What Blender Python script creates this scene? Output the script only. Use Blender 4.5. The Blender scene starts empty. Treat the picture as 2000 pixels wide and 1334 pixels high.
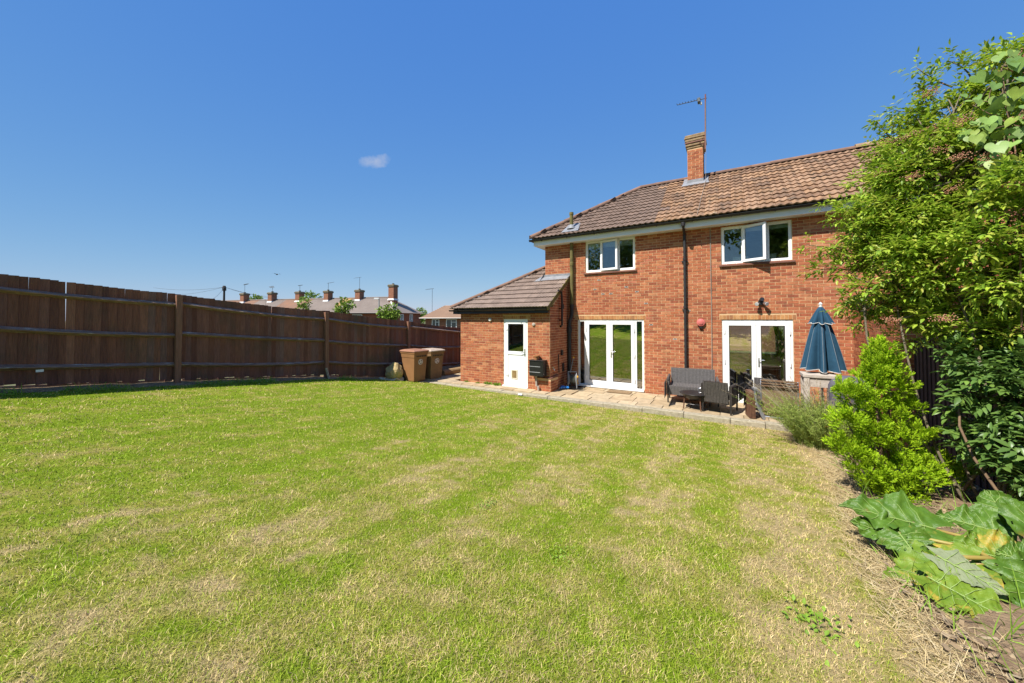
import bpy, bmesh, math, random
import numpy as np
from mathutils import Vector, Matrix, Euler

random.seed(7)
RNG = np.random.default_rng(11)
scene = bpy.context.scene
COL = scene.collection

# ------------------------------------------------------------------ camera, sky, sun, exposure
CAM_Z = 2.08
YAW = math.radians(31.3)
PITCH = math.radians(1.3)
FPX = 700.0
cam_data = bpy.data.cameras.new("camera")
cam_data.sensor_width = 36.0
cam_data.lens = FPX / 2000.0 * 36.0
cam_data.shift_y = -0.0292
cam_data.clip_start = 0.05
cam_data.clip_end = 3000
cam = bpy.data.objects.new("camera", cam_data)
cam.location = (0, 0, CAM_Z)
cam.rotation_euler = (math.pi / 2 + PITCH, 0, YAW)
COL.objects.link(cam)
scene.camera = cam

SUN = Vector((-0.45, -1.0, 1.45)).normalized()
world = bpy.data.worlds.new("World")
scene.world = world
world.use_nodes = True
wn = world.node_tree
wn.nodes.clear()
w_out = wn.nodes.new("ShaderNodeOutputWorld")
w_bg = wn.nodes.new("ShaderNodeBackground")
w_bg.inputs["Strength"].default_value = 0.10
w_sky = wn.nodes.new("ShaderNodeTexSky")
w_sky.sky_type = 'NISHITA'
w_sky.sun_disc = False
w_sky.sun_elevation = math.asin(SUN.z)
w_sky.sun_rotation = math.atan2(-SUN.x, SUN.y)
w_sky.air_density = 1.0
w_sky.dust_density = 0.15
w_sky.ozone_density = 2.2
w_sky.altitude = 100
# the lens' gentle tone response to the clear sky: horizon held back, blue kept full
w_sep = wn.nodes.new("ShaderNodeSeparateColor"); w_hs = wn.nodes.new("ShaderNodeCombineColor")
wn.links.new(w_sky.outputs["Color"], w_sep.inputs[0])
for i, (ga, gg) in enumerate(((0.60, 0.80), (1.30, 0.50), (3.70, 0.115))):
    pw = wn.nodes.new("ShaderNodeMath"); pw.operation = 'POWER'; pw.inputs[1].default_value = gg
    wn.links.new(w_sep.outputs[i], pw.inputs[0])
    ml = wn.nodes.new("ShaderNodeMath"); ml.operation = 'MULTIPLY'; ml.inputs[1].default_value = ga
    wn.links.new(pw.outputs[0], ml.inputs[0]); wn.links.new(ml.outputs[0], w_hs.inputs[i])
# one small wisp of cloud hanging in the sky
CLOUD = Vector((-0.731, 0.5637, 0.3845)).normalized()
w_tc = wn.nodes.new("ShaderNodeTexCoord")
c_right = CLOUD.cross(Vector((0, 0, 1))).normalized()
c_up = c_right.cross(CLOUD).normalized()
def wmath(op, a, b=None, c=None):
    n = wn.nodes.new("ShaderNodeMath"); n.operation = op
    for i, v in enumerate((a, b, c)):
        if v is None: continue
        if isinstance(v, (int, float)): n.inputs[i].default_value = v
        else: wn.links.new(v, n.inputs[i])
    return n.outputs[0]
def wdot(vec):
    n = wn.nodes.new("ShaderNodeVectorMath"); n.operation = 'DOT_PRODUCT'
    wn.links.new(w_tc.outputs["Generated"], n.inputs[0]); n.inputs[1].default_value = vec
    return n.outputs["Value"]
def wnoise(scale, detail):
    n = wn.nodes.new("ShaderNodeTexNoise"); n.inputs["Scale"].default_value = scale; n.inputs["Detail"].default_value = detail
    n.inputs["Roughness"].default_value = 0.62
    wn.links.new(w_tc.outputs["Generated"], n.inputs["Vector"])
    return n.outputs["Fac"]
wob = wnoise(26, 5)
cu = wmath('ADD', wdot(c_right), wmath('MULTIPLY', wmath('SUBTRACT', wob, 0.5), 0.035))
cv = wmath('ADD', wdot(c_up), wmath('MULTIPLY', wmath('SUBTRACT', wnoise(31, 4), 0.5), 0.03))
cv = wmath('SUBTRACT', cv, wmath('MULTIPLY', cu, 0.32))
e = wmath('ADD', wmath('POWER', wmath('ABSOLUTE', wmath('DIVIDE', cu, 0.038)), 2.0), wmath('POWER', wmath('ABSOLUTE', wmath('DIVIDE', cv, 0.018)), 2.0))
mask = wmath('MULTIPLY', wmath('SUBTRACT', 1.0, e), wmath('ADD', wnoise(60, 6), 0.1))
front = wmath('GREATER_THAN', wdot(CLOUD), 0.5)
mask_n = wn.nodes.new("ShaderNodeClamp")
wn.links.new(wmath('MULTIPLY', wmath('MULTIPLY', mask, front), 1.05), mask_n.inputs["Value"])
w_mix = wn.nodes.new("ShaderNodeMix"); w_mix.data_type = 'RGBA'
wn.links.new(mask_n.outputs[0], w_mix.inputs["Factor"])
wn.links.new(w_hs.outputs[0], w_mix.inputs["A"])
w_mix.inputs["B"].default_value = (3.0, 3.4, 4.4, 1)
wn.links.new(w_mix.outputs["Result"], w_bg.inputs["Color"])
wn.links.new(w_bg.outputs[0], w_out.inputs[0])

sun_data = bpy.data.lights.new("sun", 'SUN')
sun_data.energy = 5.0
sun_data.angle = math.radians(0.53)
sun_data.color = (1.0, 0.95, 0.86)
sun = bpy.data.objects.new("sun", sun_data)
sun.rotation_euler = (-SUN).to_track_quat('-Z', 'Y').to_euler()
sun.location = (-20, -30, 40)
COL.objects.link(sun)

vs = scene.view_settings
vs.view_transform = 'Standard'
vs.look = 'None'
vs.exposure = 0.70
vs.gamma = 1.0
vs.use_curve_mapping = False
scene.cycles.max_bounces = 8
scene.cycles.transparent_max_bounces = 16
scene.cycles.use_denoising = True

# ------------------------------------------------------------------ picking points of the place
_F0 = np.array([-math.sin(YAW), math.cos(YAW), 0]); _R = np.array([math.cos(YAW), math.sin(YAW), 0]); _Z = np.array([0, 0, 1.0])
_F = _F0 * math.cos(PITCH) + _Z * math.sin(PITCH); _U = -_F0 * math.sin(PITCH) + _Z * math.cos(PITCH)
_CY = 624.5 - FPX * math.tan(PITCH); _C = np.array([0, 0, CAM_Z])
def survey(x, y, depth):
    """a place at a bearing, height angle and distance, in metres"""
    d = _F + _R * (x - 1000) / FPX - _U * (y - _CY) / FPX
    return _C + d * depth
def bearing(p):
    d = np.asarray(p, float) - _C
    k = d @ _F
    return 1000 + FPX * (d @ _R) / k, _CY - FPX * (d @ _U) / k, k

# ------------------------------------------------------------------ materials
MATS = {}
def mat(name, c1, c2=None, scale=6.0, rough=0.75, bump=0.0, bscale=None, rnd=None, spec=0.3, metal=0.0,
        transl=0.0, detail=5.0, stretch=None, vcol=None, noise_amt=1.0, sheen=0.0, dirt=None, dirt2=None, coat=0.0):
    m = bpy.data.materials.new(name); m.use_nodes = True
    nt = m.node_tree; nd = nt.nodes; L = nt.links
    b = nd["Principled BSDF"]
    b.inputs["Roughness"].default_value = rough
    b.inputs["Specular IOR Level"].default_value = spec
    b.inputs["Metallic"].default_value = metal
    if coat: b.inputs["Coat Weight"].default_value = coat
    geo = nd.new("ShaderNodeNewGeometry")
    vec = geo.outputs["Position"]
    if stretch:
        mp = nd.new("ShaderNodeMapping"); mp.inputs["Scale"].default_value = stretch
        L.new(vec, mp.inputs["Vector"]); vec = mp.outputs["Vector"]
    def noise(sc, det=detail, r=0.6):
        n = nd.new("ShaderNodeTexNoise"); n.inputs["Scale"].default_value = sc; n.inputs["Detail"].default_value = det
        n.inputs["Roughness"].default_value = r
        L.new(vec, n.inputs["Vector"]); return n.outputs["Fac"]
    def rgb(c): return (c[0], c[1], c[2], 1)
    def mix(fac, a, bb, mode='MIX'):
        n = nd.new("ShaderNodeMix"); n.data_type = 'RGBA'; n.blend_type = mode
        for sock, v in (("Factor", fac), ("A", a), ("B", bb)):
            if isinstance(v, (int, float)): n.inputs[sock].default_value = v
            elif isinstance(v, tuple): n.inputs[sock].default_value = rgb(v)
            else: L.new(v, n.inputs[sock])
        return n.outputs["Result"]
    nf = noise(scale)
    if vcol:
        a = nd.new("ShaderNodeVertexColor"); a.layer_name = vcol; col = a.outputs["Color"]
        r = nd.new("ShaderNodeMapRange"); r.inputs["From Min"].default_value = 0.25; r.inputs["From Max"].default_value = 0.75
        r.inputs["To Min"].default_value = 0.72; r.inputs["To Max"].default_value = 1.25
        L.new(nf, r.inputs["Value"])
        g = nd.new("ShaderNodeCombineColor")
        for i in range(3): L.new(r.outputs[0], g.inputs[i])
        col = mix(1.0, col, g.outputs[0], 'MULTIPLY')
    elif rnd:
        oi = nd.new("ShaderNodeObjectInfo")
        ad = nd.new("ShaderNodeMath"); ad.operation = 'ADD'
        L.new(oi.outputs["Random"], ad.inputs[0]); L.new(geo.outputs["Random Per Island"], ad.inputs[1])
        fr = nd.new("ShaderNodeMath"); fr.operation = 'FRACT'; L.new(ad.outputs[0], fr.inputs[0])
        cr = nd.new("ShaderNodeValToRGB"); els = cr.color_ramp.elements
        while len(els) < len(rnd): els.new(0.5)
        for i, c in enumerate(rnd):
            els[i].position = i / max(1, len(rnd) - 1); els[i].color = rgb(c)
        L.new(fr.outputs[0], cr.inputs[0]); col = cr.outputs[0]
        r = nd.new("ShaderNodeMapRange"); r.inputs["From Min"].default_value = 0.25; r.inputs["From Max"].default_value = 0.75
        r.inputs["To Min"].default_value = 1 - 0.3 * noise_amt; r.inputs["To Max"].default_value = 1 + 0.25 * noise_amt
        L.new(nf, r.inputs["Value"])
        g = nd.new("ShaderNodeCombineColor")
        for i in range(3): L.new(r.outputs[0], g.inputs[i])
        col = mix(1.0, col, g.outputs[0], 'MULTIPLY')
    else:
        if c2 is None: c2 = tuple(min(1, x * 0.78) for x in c1)
        cr = nd.new("ShaderNodeValToRGB")
        cr.color_ramp.elements[0].position = 0.32; cr.color_ramp.elements[1].position = 0.68
        cr.color_ramp.elements[0].color = rgb(c2); cr.color_ramp.elements[1].color = rgb(c1)
        L.new(nf, cr.inputs[0]); col = cr.outputs[0]
    if dirt:      # (colour, noise scale, threshold)
        dn = noise(dirt[1], 6, 0.68)
        r = nd.new("ShaderNodeMapRange"); r.inputs["From Min"].default_value = dirt[2]; r.inputs["From Max"].default_value = dirt[2] + 0.13
        L.new(dn, r.inputs["Value"])
        col = mix(r.outputs[0], col, dirt[0])
    if dirt2:     # (colour, noise scale, threshold, stretch, amount)
        mp2 = nd.new("ShaderNodeMapping"); mp2.inputs["Scale"].default_value = dirt2[3]; mp2.inputs["Location"].default_value = (13.7, 5.1, 2.9)
        L.new(geo.outputs["Position"], mp2.inputs["Vector"])
        n2 = nd.new("ShaderNodeTexNoise"); n2.inputs["Scale"].default_value = dirt2[1]; n2.inputs["Detail"].default_value = 6; n2.inputs["Roughness"].default_value = 0.65
        L.new(mp2.outputs[0], n2.inputs["Vector"])
        r2 = nd.new("ShaderNodeMapRange"); r2.inputs["From Min"].default_value = dirt2[2]; r2.inputs["From Max"].default_value = dirt2[2] + 0.2; r2.inputs["To Max"].default_value = dirt2[4]
        L.new(n2.outputs["Fac"], r2.inputs["Value"])
        col = mix(r2.outputs[0], col, dirt2[0])
    L.new(col, b.inputs["Base Color"])
    if bump:
        bn = nd.new("ShaderNodeBump"); bn.inputs["Strength"].default_value = bump; bn.inputs["Distance"].default_value = 0.02
        L.new(noise(bscale or scale * 4), bn.inputs["Height"]); L.new(bn.outputs[0], b.inputs["Normal"])
    if transl:
        tr = nd.new("ShaderNodeBsdfTranslucent"); L.new(col, tr.inputs["Color"])
        ms = nd.new("ShaderNodeMixShader"); ms.inputs[0].default_value = transl
        L.new(b.outputs[0], ms.inputs[1]); L.new(tr.outputs[0], ms.inputs[2])
        L.new(ms.outputs[0], nd["Material Output"].inputs["Surface"])
    MATS[name] = m
    return m
def glass_mat(name, refl=0.10, tint=(0.86, 0.92, 0.9)):
    m = bpy.data.materials.new(name); m.use_nodes = True
    nt = m.node_tree; nd = nt.nodes; L = nt.links
    nd.remove(nd["Principled BSDF"])
    t = nd.new("ShaderNodeBsdfTransparent"); t.inputs["Color"].default_value = (*tint, 1)
    g = nd.new("ShaderNodeBsdfGlossy"); g.inputs["Roughness"].default_value = 0.01
    f = nd.new("ShaderNodeFresnel"); f.inputs["IOR"].default_value = 1.5
    a = nd.new("ShaderNodeMath"); a.operation = 'MULTIPLY_ADD'; a.inputs[1].default_value = 1.6; a.inputs[2].default_value = refl
    L.new(f.outputs[0], a.inputs[0])
    ms = nd.new("ShaderNodeMixShader"); L.new(a.outputs[0], ms.inputs[0]); L.new(t.outputs[0], ms.inputs[1]); L.new(g.outputs[0], ms.inputs[2])
    L.new(ms.outputs[0], nd["Material Output"].inputs["Surface"])
    MATS[name] = m
    return m

BRICKS = [(0.35, 0.112, 0.054), (0.41, 0.143, 0.068), (0.30, 0.088, 0.046), (0.45, 0.175, 0.084), (0.37, 0.122, 0.057), (0.25, 0.078, 0.045), (0.43, 0.153, 0.072), (0.38, 0.132, 0.078), (0.48, 0.215, 0.105), (0.33, 0.102, 0.052), (0.28, 0.086, 0.048), (0.40, 0.138, 0.062)]
mat("brick", None or BRICKS[0], rnd=BRICKS, scale=14, rough=0.9, bump=0.35, bscale=70, spec=0.15, dirt=((0.52, 0.33, 0.18), 2.3, 0.64), dirt2=((0.13, 0.065, 0.045), 1.3, 0.52, (1.6, 1.6, 0.55), 0.35))
mat("mortar", (0.63, 0.425, 0.24), (0.50, 0.33, 0.185), scale=4, rough=0.95, bump=0.3, bscale=90, spec=0.1)
mat("soldier_brick", (0.4, 0.2, 0.08), rnd=[(0.40, 0.17, 0.065), (0.48, 0.25, 0.10), (0.34, 0.13, 0.05), (0.52, 0.30, 0.13), (0.30, 0.13, 0.06)], scale=14, rough=0.9, bump=0.3, bscale=70, spec=0.15)
mat("upvc", (0.80, 0.80, 0.80), (0.76, 0.76, 0.75), scale=1.5, rough=0.32, spec=0.45)
mat("upvc_fascia", (0.78, 0.78, 0.79), (0.70, 0.70, 0.70), scale=2.0, rough=0.4, spec=0.4)
mat("black_plastic", (0.016, 0.016, 0.018), (0.010, 0.010, 0.011), scale=8, rough=0.38, spec=0.45, bump=0.05, bscale=60)
mat("cast_iron", (0.032, 0.029, 0.030), (0.018, 0.017, 0.018), scale=10, rough=0.55, spec=0.4, bump=0.2, bscale=60)
mat("mossy_pipe", (0.19, 0.155, 0.045), (0.10, 0.085, 0.035), scale=5, rough=0.8, bump=0.4, bscale=60)
mat("tile_new", (0.2, 0.13, 0.09), rnd=[(0.160, 0.110, 0.084), (0.185, 0.128, 0.099), (0.145, 0.100, 0.078), (0.205, 0.140, 0.108)], scale=5, rough=0.85, bump=0.3, bscale=90, spec=0.2, dirt=((0.32, 0.24, 0.17), 3.5, 0.66))
mat("tile_lean", (0.2, 0.13, 0.09), rnd=[(0.215, 0.158, 0.128), (0.240, 0.178, 0.145), (0.195, 0.142, 0.115), (0.262, 0.195, 0.158)], scale=5, rough=0.85, bump=0.3, bscale=90, spec=0.2, dirt=((0.13, 0.10, 0.08), 3.5, 0.64))
mat("tile_old", (0.4, 0.22, 0.1), rnd=[(0.265, 0.155, 0.088), (0.315, 0.190, 0.112), (0.205, 0.120, 0.074), (0.345, 0.215, 0.135), (0.24, 0.145, 0.092), (0.18, 0.115, 0.08)], scale=7, rough=0.92, bump=0.5, bscale=60, spec=0.15, dirt=((0.12, 0.09, 0.066), 5.5, 0.54), dirt2=((0.42, 0.36, 0.26), 4.5, 0.60, (1, 1, 1), 0.8))
mat("ridge_tile", (0.20, 0.12, 0.085), rnd=[(0.19, 0.112, 0.08), (0.225, 0.132, 0.095), (0.165, 0.10, 0.078)], scale=6, rough=0.9, bump=0.3, bscale=60, dirt=((0.40, 0.33, 0.22), 4.0, 0.66))
mat("ridge_old", (0.38, 0.26, 0.15), (0.25, 0.17, 0.10), scale=6, rough=0.95, bump=0.5, bscale=50)
mat("lead", (0.26, 0.265, 0.28), (0.175, 0.18, 0.20), scale=7, rough=0.55, spec=0.4, bump=0.3, bscale=25)
mat("roof_felt", (0.05, 0.04, 0.035), rough=0.95)
mat("chimney_cap", (0.37, 0.255, 0.14), (0.20, 0.14, 0.085), scale=7, rough=0.95, bump=0.6, bscale=40)
mat("sill_tile", (0.20, 0.085, 0.055), (0.13, 0.06, 0.045), scale=9, rough=0.8, bump=0.2)
mat("slab", (0.5, 0.4, 0.26), rnd=[(0.41, 0.315, 0.195), (0.46, 0.36, 0.23), (0.36, 0.27, 0.165), (0.43, 0.325, 0.21), (0.39, 0.31, 0.205), (0.47, 0.37, 0.245)], scale=5, rough=0.9, bump=0.35, bscale=40, spec=0.15, dirt=((0.30, 0.245, 0.165), 4.2, 0.60))
mat("patio_bed", (0.20, 0.16, 0.11), (0.13, 0.105, 0.07), scale=9, rough=0.98, bump=0.4)
mat("kerb", (0.42, 0.37, 0.275), (0.27, 0.235, 0.165), scale=16, rough=0.96, bump=0.7, bscale=55, spec=0.1, dirt=((0.50, 0.47, 0.40), 26, 0.60))
mat("interior_wall", (0.42, 0.37, 0.30), rough=0.9)
mat("interior_floor", (0.20, 0.12, 0.07), rough=0.4)
mat("curtain", (0.72, 0.74, 0.78), (0.62, 0.65, 0.70), scale=3, rough=0.9, transl=0.3)
mat("blind", (0.78, 0.78, 0.74), rough=0.8)
mat("fence_wood", (0.1, 0.06, 0.04), rnd=[(0.180, 0.076, 0.052), (0.220, 0.095, 0.062), (0.135, 0.058, 0.043), (0.265, 0.120, 0.078), (0.170, 0.078, 0.061), (0.205, 0.118, 0.095)], scale=9, rough=0.92, bump=0.6, bscale=24, stretch=(6, 6, 0.5), spec=0.15, dirt=((0.27, 0.18, 0.12), 7, 0.66), dirt2=((0.075, 0.068, 0.045), 1.1, 0.5, (1, 1, 0.7), 0.7))
mat("fence_rail", (0.30, 0.20, 0.165), (0.15, 0.09, 0.07), scale=5, rough=0.95, bump=0.6, bscale=18, stretch=(6, 0.6, 6), spec=0.15, dirt=((0.60, 0.56, 0.52), 6, 0.57))
mat("fence_post", (0.27, 0.135, 0.088), (0.18, 0.09, 0.06), scale=6, rough=0.9, bump=0.5, bscale=18, stretch=(6, 6, 0.5), spec=0.15)
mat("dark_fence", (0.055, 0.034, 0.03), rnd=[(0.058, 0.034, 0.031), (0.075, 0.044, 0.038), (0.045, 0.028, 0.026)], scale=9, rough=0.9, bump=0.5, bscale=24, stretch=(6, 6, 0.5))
mat("soil", (0.29, 0.205, 0.125), (0.17, 0.115, 0.075), scale=14, rough=1.0, bump=1.0, bscale=45, spec=0.05, dirt=((0.42, 0.33, 0.20), 11, 0.60))
mat("log_wood", (0.36, 0.24, 0.11), (0.24, 0.15, 0.075), scale=6, rough=0.9, bump=0.4, stretch=(4, 0.5, 4))
mat("far_ground", (0.10, 0.12, 0.045), (0.14, 0.13, 0.06), scale=0.15, rough=1.0)
mat("lawn_ground", (0.2, 0.2, 0.1), vcol="Col", scale=60, rough=1.0, bump=0.7, bscale=160, spec=0.03)
mat("grass_blade", (0.2, 0.2, 0.1), vcol="Col", scale=3, rough=0.65, spec=0.18, transl=0.25)
mat("bin_brown", (0.295, 0.148, 0.064), (0.245, 0.122, 0.054), scale=2.5, rough=0.5, spec=0.35, bump=0.04, bscale=100)
mat("bin_brown_dusty", (0.27, 0.165, 0.08), (0.20, 0.12, 0.06), scale=6, rough=0.65, spec=0.3)
mat("bin_lid", (0.33, 0.165, 0.105), (0.27, 0.13, 0.08), scale=3, rough=0.5)
mat("bin_lid_faded", (0.46, 0.37, 0.30), (0.33, 0.24, 0.18), scale=12, rough=0.7)
mat("sticker", (0.62, 0.56, 0.53), (0.55, 0.49, 0.46), scale=20, rough=0.6)
mat("sticker_dark", (0.10, 0.06, 0.05), rough=0.6)
mat("rock", (0.52, 0.38, 0.17), (0.36, 0.27, 0.14), scale=8, rough=0.95, bump=0.9, bscale=18)
mat("rock_pale", (0.55, 0.48, 0.36), (0.38, 0.31, 0.22), scale=9, rough=0.95, bump=0.9, bscale=18)
mat("rattan", (0.045, 0.038, 0.036), (0.026, 0.022, 0.021), scale=20, rough=0.5, spec=0.4)
mat("rattan_grey", (0.105, 0.095, 0.092), (0.07, 0.062, 0.06), scale=20, rough=0.5, spec=0.4)
mat("strand", (0.115, 0.102, 0.10), (0.06, 0.054, 0.052), scale=30, rough=0.4, spec=0.5)
mat("strand_grey", (0.165, 0.15, 0.148), (0.10, 0.092, 0.09), scale=30, rough=0.45, spec=0.5)
mat("rattan_brown", (0.17, 0.085, 0.05), (0.10, 0.05, 0.032), scale=20, rough=0.6)
mat("alu_grey", (0.34, 0.36, 0.40), (0.30, 0.32, 0.36), scale=5, rough=0.35, metal=0.6)
mat("textilene", (0.145, 0.085, 0.045), (0.105, 0.062, 0.034), scale=30, rough=0.8, bump=0.2, bscale=200)
mat("tan_canvas", (0.20, 0.135, 0.075), (0.155, 0.105, 0.058), scale=6, rough=0.9)
mat("iron_black", (0.022, 0.021, 0.022), (0.014, 0.014, 0.015), scale=9, rough=0.35, spec=0.5)
mat("silver", (0.65, 0.65, 0.66), rough=0.25, metal=0.9)
mat("parasol_blue", (0.028, 0.085, 0.145), (0.020, 0.062, 0.11), scale=5, rough=0.85, spec=0.15, transl=0.12, bump=0.15, bscale=12)
mat("parasol_seam", (0.16, 0.20, 0.235), (0.10, 0.14, 0.18), scale=9, rough=0.9)
mat("parasol_trim", (0.60, 0.58, 0.54), rough=0.8)
mat("pale_cover", (0.50, 0.44, 0.38), (0.36, 0.31, 0.27), scale=9, rough=0.9, bump=0.5, bscale=14)
mat("slate_cover", (0.115, 0.11, 0.135), (0.085, 0.08, 0.10), scale=6, rough=0.7, bump=0.4, bscale=10)
mat("terracotta", (0.46, 0.20, 0.085), (0.38, 0.16, 0.07), scale=9, rough=0.9)
mat("grey_strap", (0.30, 0.30, 0.31), rough=0.6)
mat("yellow_plastic", (0.75, 0.38, 0.02), rough=0.4)
mat("blue_plastic", (0.02, 0.20, 0.62), rough=0.35, spec=0.5)
mat("hose_grey", (0.10, 0.11, 0.085), rough=0.5)
mat("white_plastic", (0.72, 0.72, 0.70), rough=0.45)
mat("alarm_pink", (0.55, 0.15, 0.13), (0.48, 0.12, 0.11), scale=6, rough=0.4)
mat("lamp_glass", (0.55, 0.56, 0.56), (0.35, 0.36, 0.36), scale=25, rough=0.15, spec=0.6)
mat("rust_pole", (0.25, 0.10, 0.085), (0.16, 0.075, 0.07), scale=12, rough=0.8)
mat("antenna_metal", (0.10, 0.115, 0.13), rough=0.5, metal=0.4)
mat("vent_terracotta", (0.10, 0.065, 0.05), rough=0.8)
mat("brown_mat", (0.25, 0.17, 0.09), (0.19, 0.12, 0.065), scale=30, rough=1.0, bump=0.5, bscale=80)
mat("cat_flap", (0.30, 0.21, 0.09), (0.2, 0.13, 0.06), scale=15, rough=0.3)
mat("cream_plastic", (0.70, 0.64, 0.50), rough=0.5)
mat("cable", (0.30, 0.25, 0.20), rough=0.6)
mat("vent_hole", (0.05, 0.045, 0.04), rough=1.0)
mat("mortar_patch", (0.42, 0.38, 0.33), (0.34, 0.29, 0.25), scale=20, rough=1.0)
mat("leaf_elder", (0.1, 0.2, 0.03), rnd=[(0.30, 0.445, 0.034), (0.37, 0.51, 0.042), (0.17, 0.295, 0.024), (0.46, 0.56, 0.062), (0.32, 0.46, 0.038), (0.47, 0.46, 0.08), (0.22, 0.36, 0.030), (0.12, 0.22, 0.022)], scale=6, rough=0.45, spec=0.35, transl=0.38)
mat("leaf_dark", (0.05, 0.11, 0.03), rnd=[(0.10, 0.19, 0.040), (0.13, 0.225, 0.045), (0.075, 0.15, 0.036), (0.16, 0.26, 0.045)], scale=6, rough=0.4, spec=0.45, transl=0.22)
mat("leaf_vine", (0.14, 0.26, 0.06), rnd=[(0.20, 0.34, 0.085), (0.25, 0.39, 0.085), (0.165, 0.29, 0.085), (0.32, 0.42, 0.075), (0.22, 0.36, 0.095)], scale=12, rough=0.45, spec=0.4, transl=0.28)
mat("leaf_conifer", (0.2, 0.33, 0.02), rnd=[(0.31, 0.50, 0.012), (0.39, 0.57, 0.017), (0.21, 0.39, 0.010), (0.47, 0.61, 0.024), (0.14, 0.29, 0.010)], scale=7, rough=0.6, spec=0.2, transl=0.25)
mat("leaf_lavender", (0.12, 0.18, 0.06), rnd=[(0.24, 0.33, 0.06), (0.30, 0.38, 0.075), (0.20, 0.28, 0.055), (0.36, 0.38, 0.10)], scale=9, rough=0.7, transl=0.2)
mat("lavender_spike", (0.30, 0.24, 0.18), rnd=[(0.30, 0.235, 0.165), (0.36, 0.30, 0.19), (0.235, 0.18, 0.155)], scale=9, rough=0.9)
mat("poppy", (0.65, 0.10, 0.03), rough=0.6)
mat("berry", (0.3, 0.09, 0.08), rnd=[(0.42, 0.22, 0.12), (0.36, 0.13, 0.09), (0.44, 0.29, 0.15), (0.30, 0.08, 0.08)], scale=9, rough=0.6)
mat("bark", (0.36, 0.29, 0.20), (0.21, 0.165, 0.115), scale=12, rough=0.95, bump=0.6, bscale=30)
mat("bark_elder", (0.22, 0.18, 0.12), (0.09, 0.075, 0.05), scale=9, rough=0.95, bump=0.6, bscale=30)
mat("bark_brown", (0.20, 0.13, 0.075), (0.12, 0.08, 0.05), scale=12, rough=0.95, bump=0.5, bscale=30)
mat("rhubarb_vein", (0.26, 0.37, 0.10), rough=0.5)
mat("rhubarb_leaf", (0.112, 0.212, 0.022), (0.060, 0.135, 0.016), scale=11, rough=0.42, spec=0.4, transl=0.2, bump=0.55, bscale=22, dirt=((0.42, 0.34, 0.06), 4.5, 0.62), dirt2=((0.30, 0.12, 0.04), 7.0, 0.60, (1, 1, 1), 0.8))
mat("rhubarb_yellow", (0.20, 0.290, 0.026), (0.110, 0.205, 0.020), scale=9, rough=0.45, spec=0.35, transl=0.22, bump=0.5, bscale=22, dirt=((0.56, 0.36, 0.06), 5.5, 0.57), dirt2=((0.34, 0.13, 0.04), 8.0, 0.60, (1, 1, 1), 0.8))
mat("rhubarb_back", (0.205, 0.235, 0.135), (0.155, 0.19, 0.10), scale=9, rough=0.7, bump=0.4, bscale=24)
mat("rhubarb_stalk", (0.30, 0.29, 0.06), (0.30, 0.17, 0.06), scale=6, rough=0.45)
mat("straw", (0.5, 0.39, 0.2), rnd=[(0.50, 0.39, 0.20), (0.60, 0.48, 0.27), (0.40, 0.30, 0.15), (0.55, 0.46, 0.30)], scale=9, rough=0.85, transl=0.15)
mat("weed_green", (0.13, 0.23, 0.04), rnd=[(0.19, 0.33, 0.03), (0.25, 0.39, 0.04), (0.15, 0.28, 0.03)], scale=9, rough=0.6, transl=0.25)
mat("far_brick", (0.30, 0.105, 0.058), (0.24, 0.08, 0.048), scale=1.5, rough=0.95)
mat("far_brick_bright", (0.29, 0.135, 0.08), (0.23, 0.10, 0.062), scale=6, rough=0.95)
mat("far_roof_grey", (0.25, 0.205, 0.18), (0.21, 0.17, 0.15), scale=0.9, rough=0.95, dirt=((0.34, 0.20, 0.10), 0.6, 0.64))
mat("far_roof_brown", (0.30, 0.165, 0.105), (0.24, 0.15, 0.11), scale=1.2, rough=0.95, dirt=((0.22, 0.17, 0.14), 0.8, 0.58))
mat("far_roof_tan", (0.32, 0.205, 0.14), (0.28, 0.18, 0.125), scale=1.0, rough=0.95)
mat("far_lichen", (0.42, 0.22, 0.065), (0.28, 0.18, 0.11), scale=2.2, rough=0.95)
mat("far_white", (0.76, 0.76, 0.75), rough=0.6)
mat("far_cap", (0.17, 0.145, 0.09), (0.11, 0.09, 0.065), scale=4, rough=0.95)
mat("far_glass", (0.06, 0.075, 0.09), rough=0.08, spec=0.8)
mat("far_leaf", (0.1, 0.17, 0.03), rnd=[(0.18, 0.275, 0.035), (0.23, 0.33, 0.045), (0.14, 0.22, 0.035)], scale=1.0, rough=0.6, transl=0.25)
mat("pole_wood", (0.055, 0.045, 0.04), rough=0.9)
mat("lamp_grey", (0.30, 0.31, 0.31), rough=0.5)
mat("bird_dark", (0.03, 0.03, 0.032), rough=0.8)
mat("mulch", (0.24, 0.165, 0.10), rnd=[(0.24, 0.165, 0.10), (0.34, 0.25, 0.15), (0.16, 0.11, 0.07), (0.42, 0.33, 0.21)], scale=9, rough=1.0)
glass_mat("pane_glass", 0.10)
glass_mat("door_glass", 0.28, (0.80, 0.86, 0.84))
mat("pale_fence", (0.50, 0.39, 0.235), (0.40, 0.30, 0.18), scale=6, rough=0.9)

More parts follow.
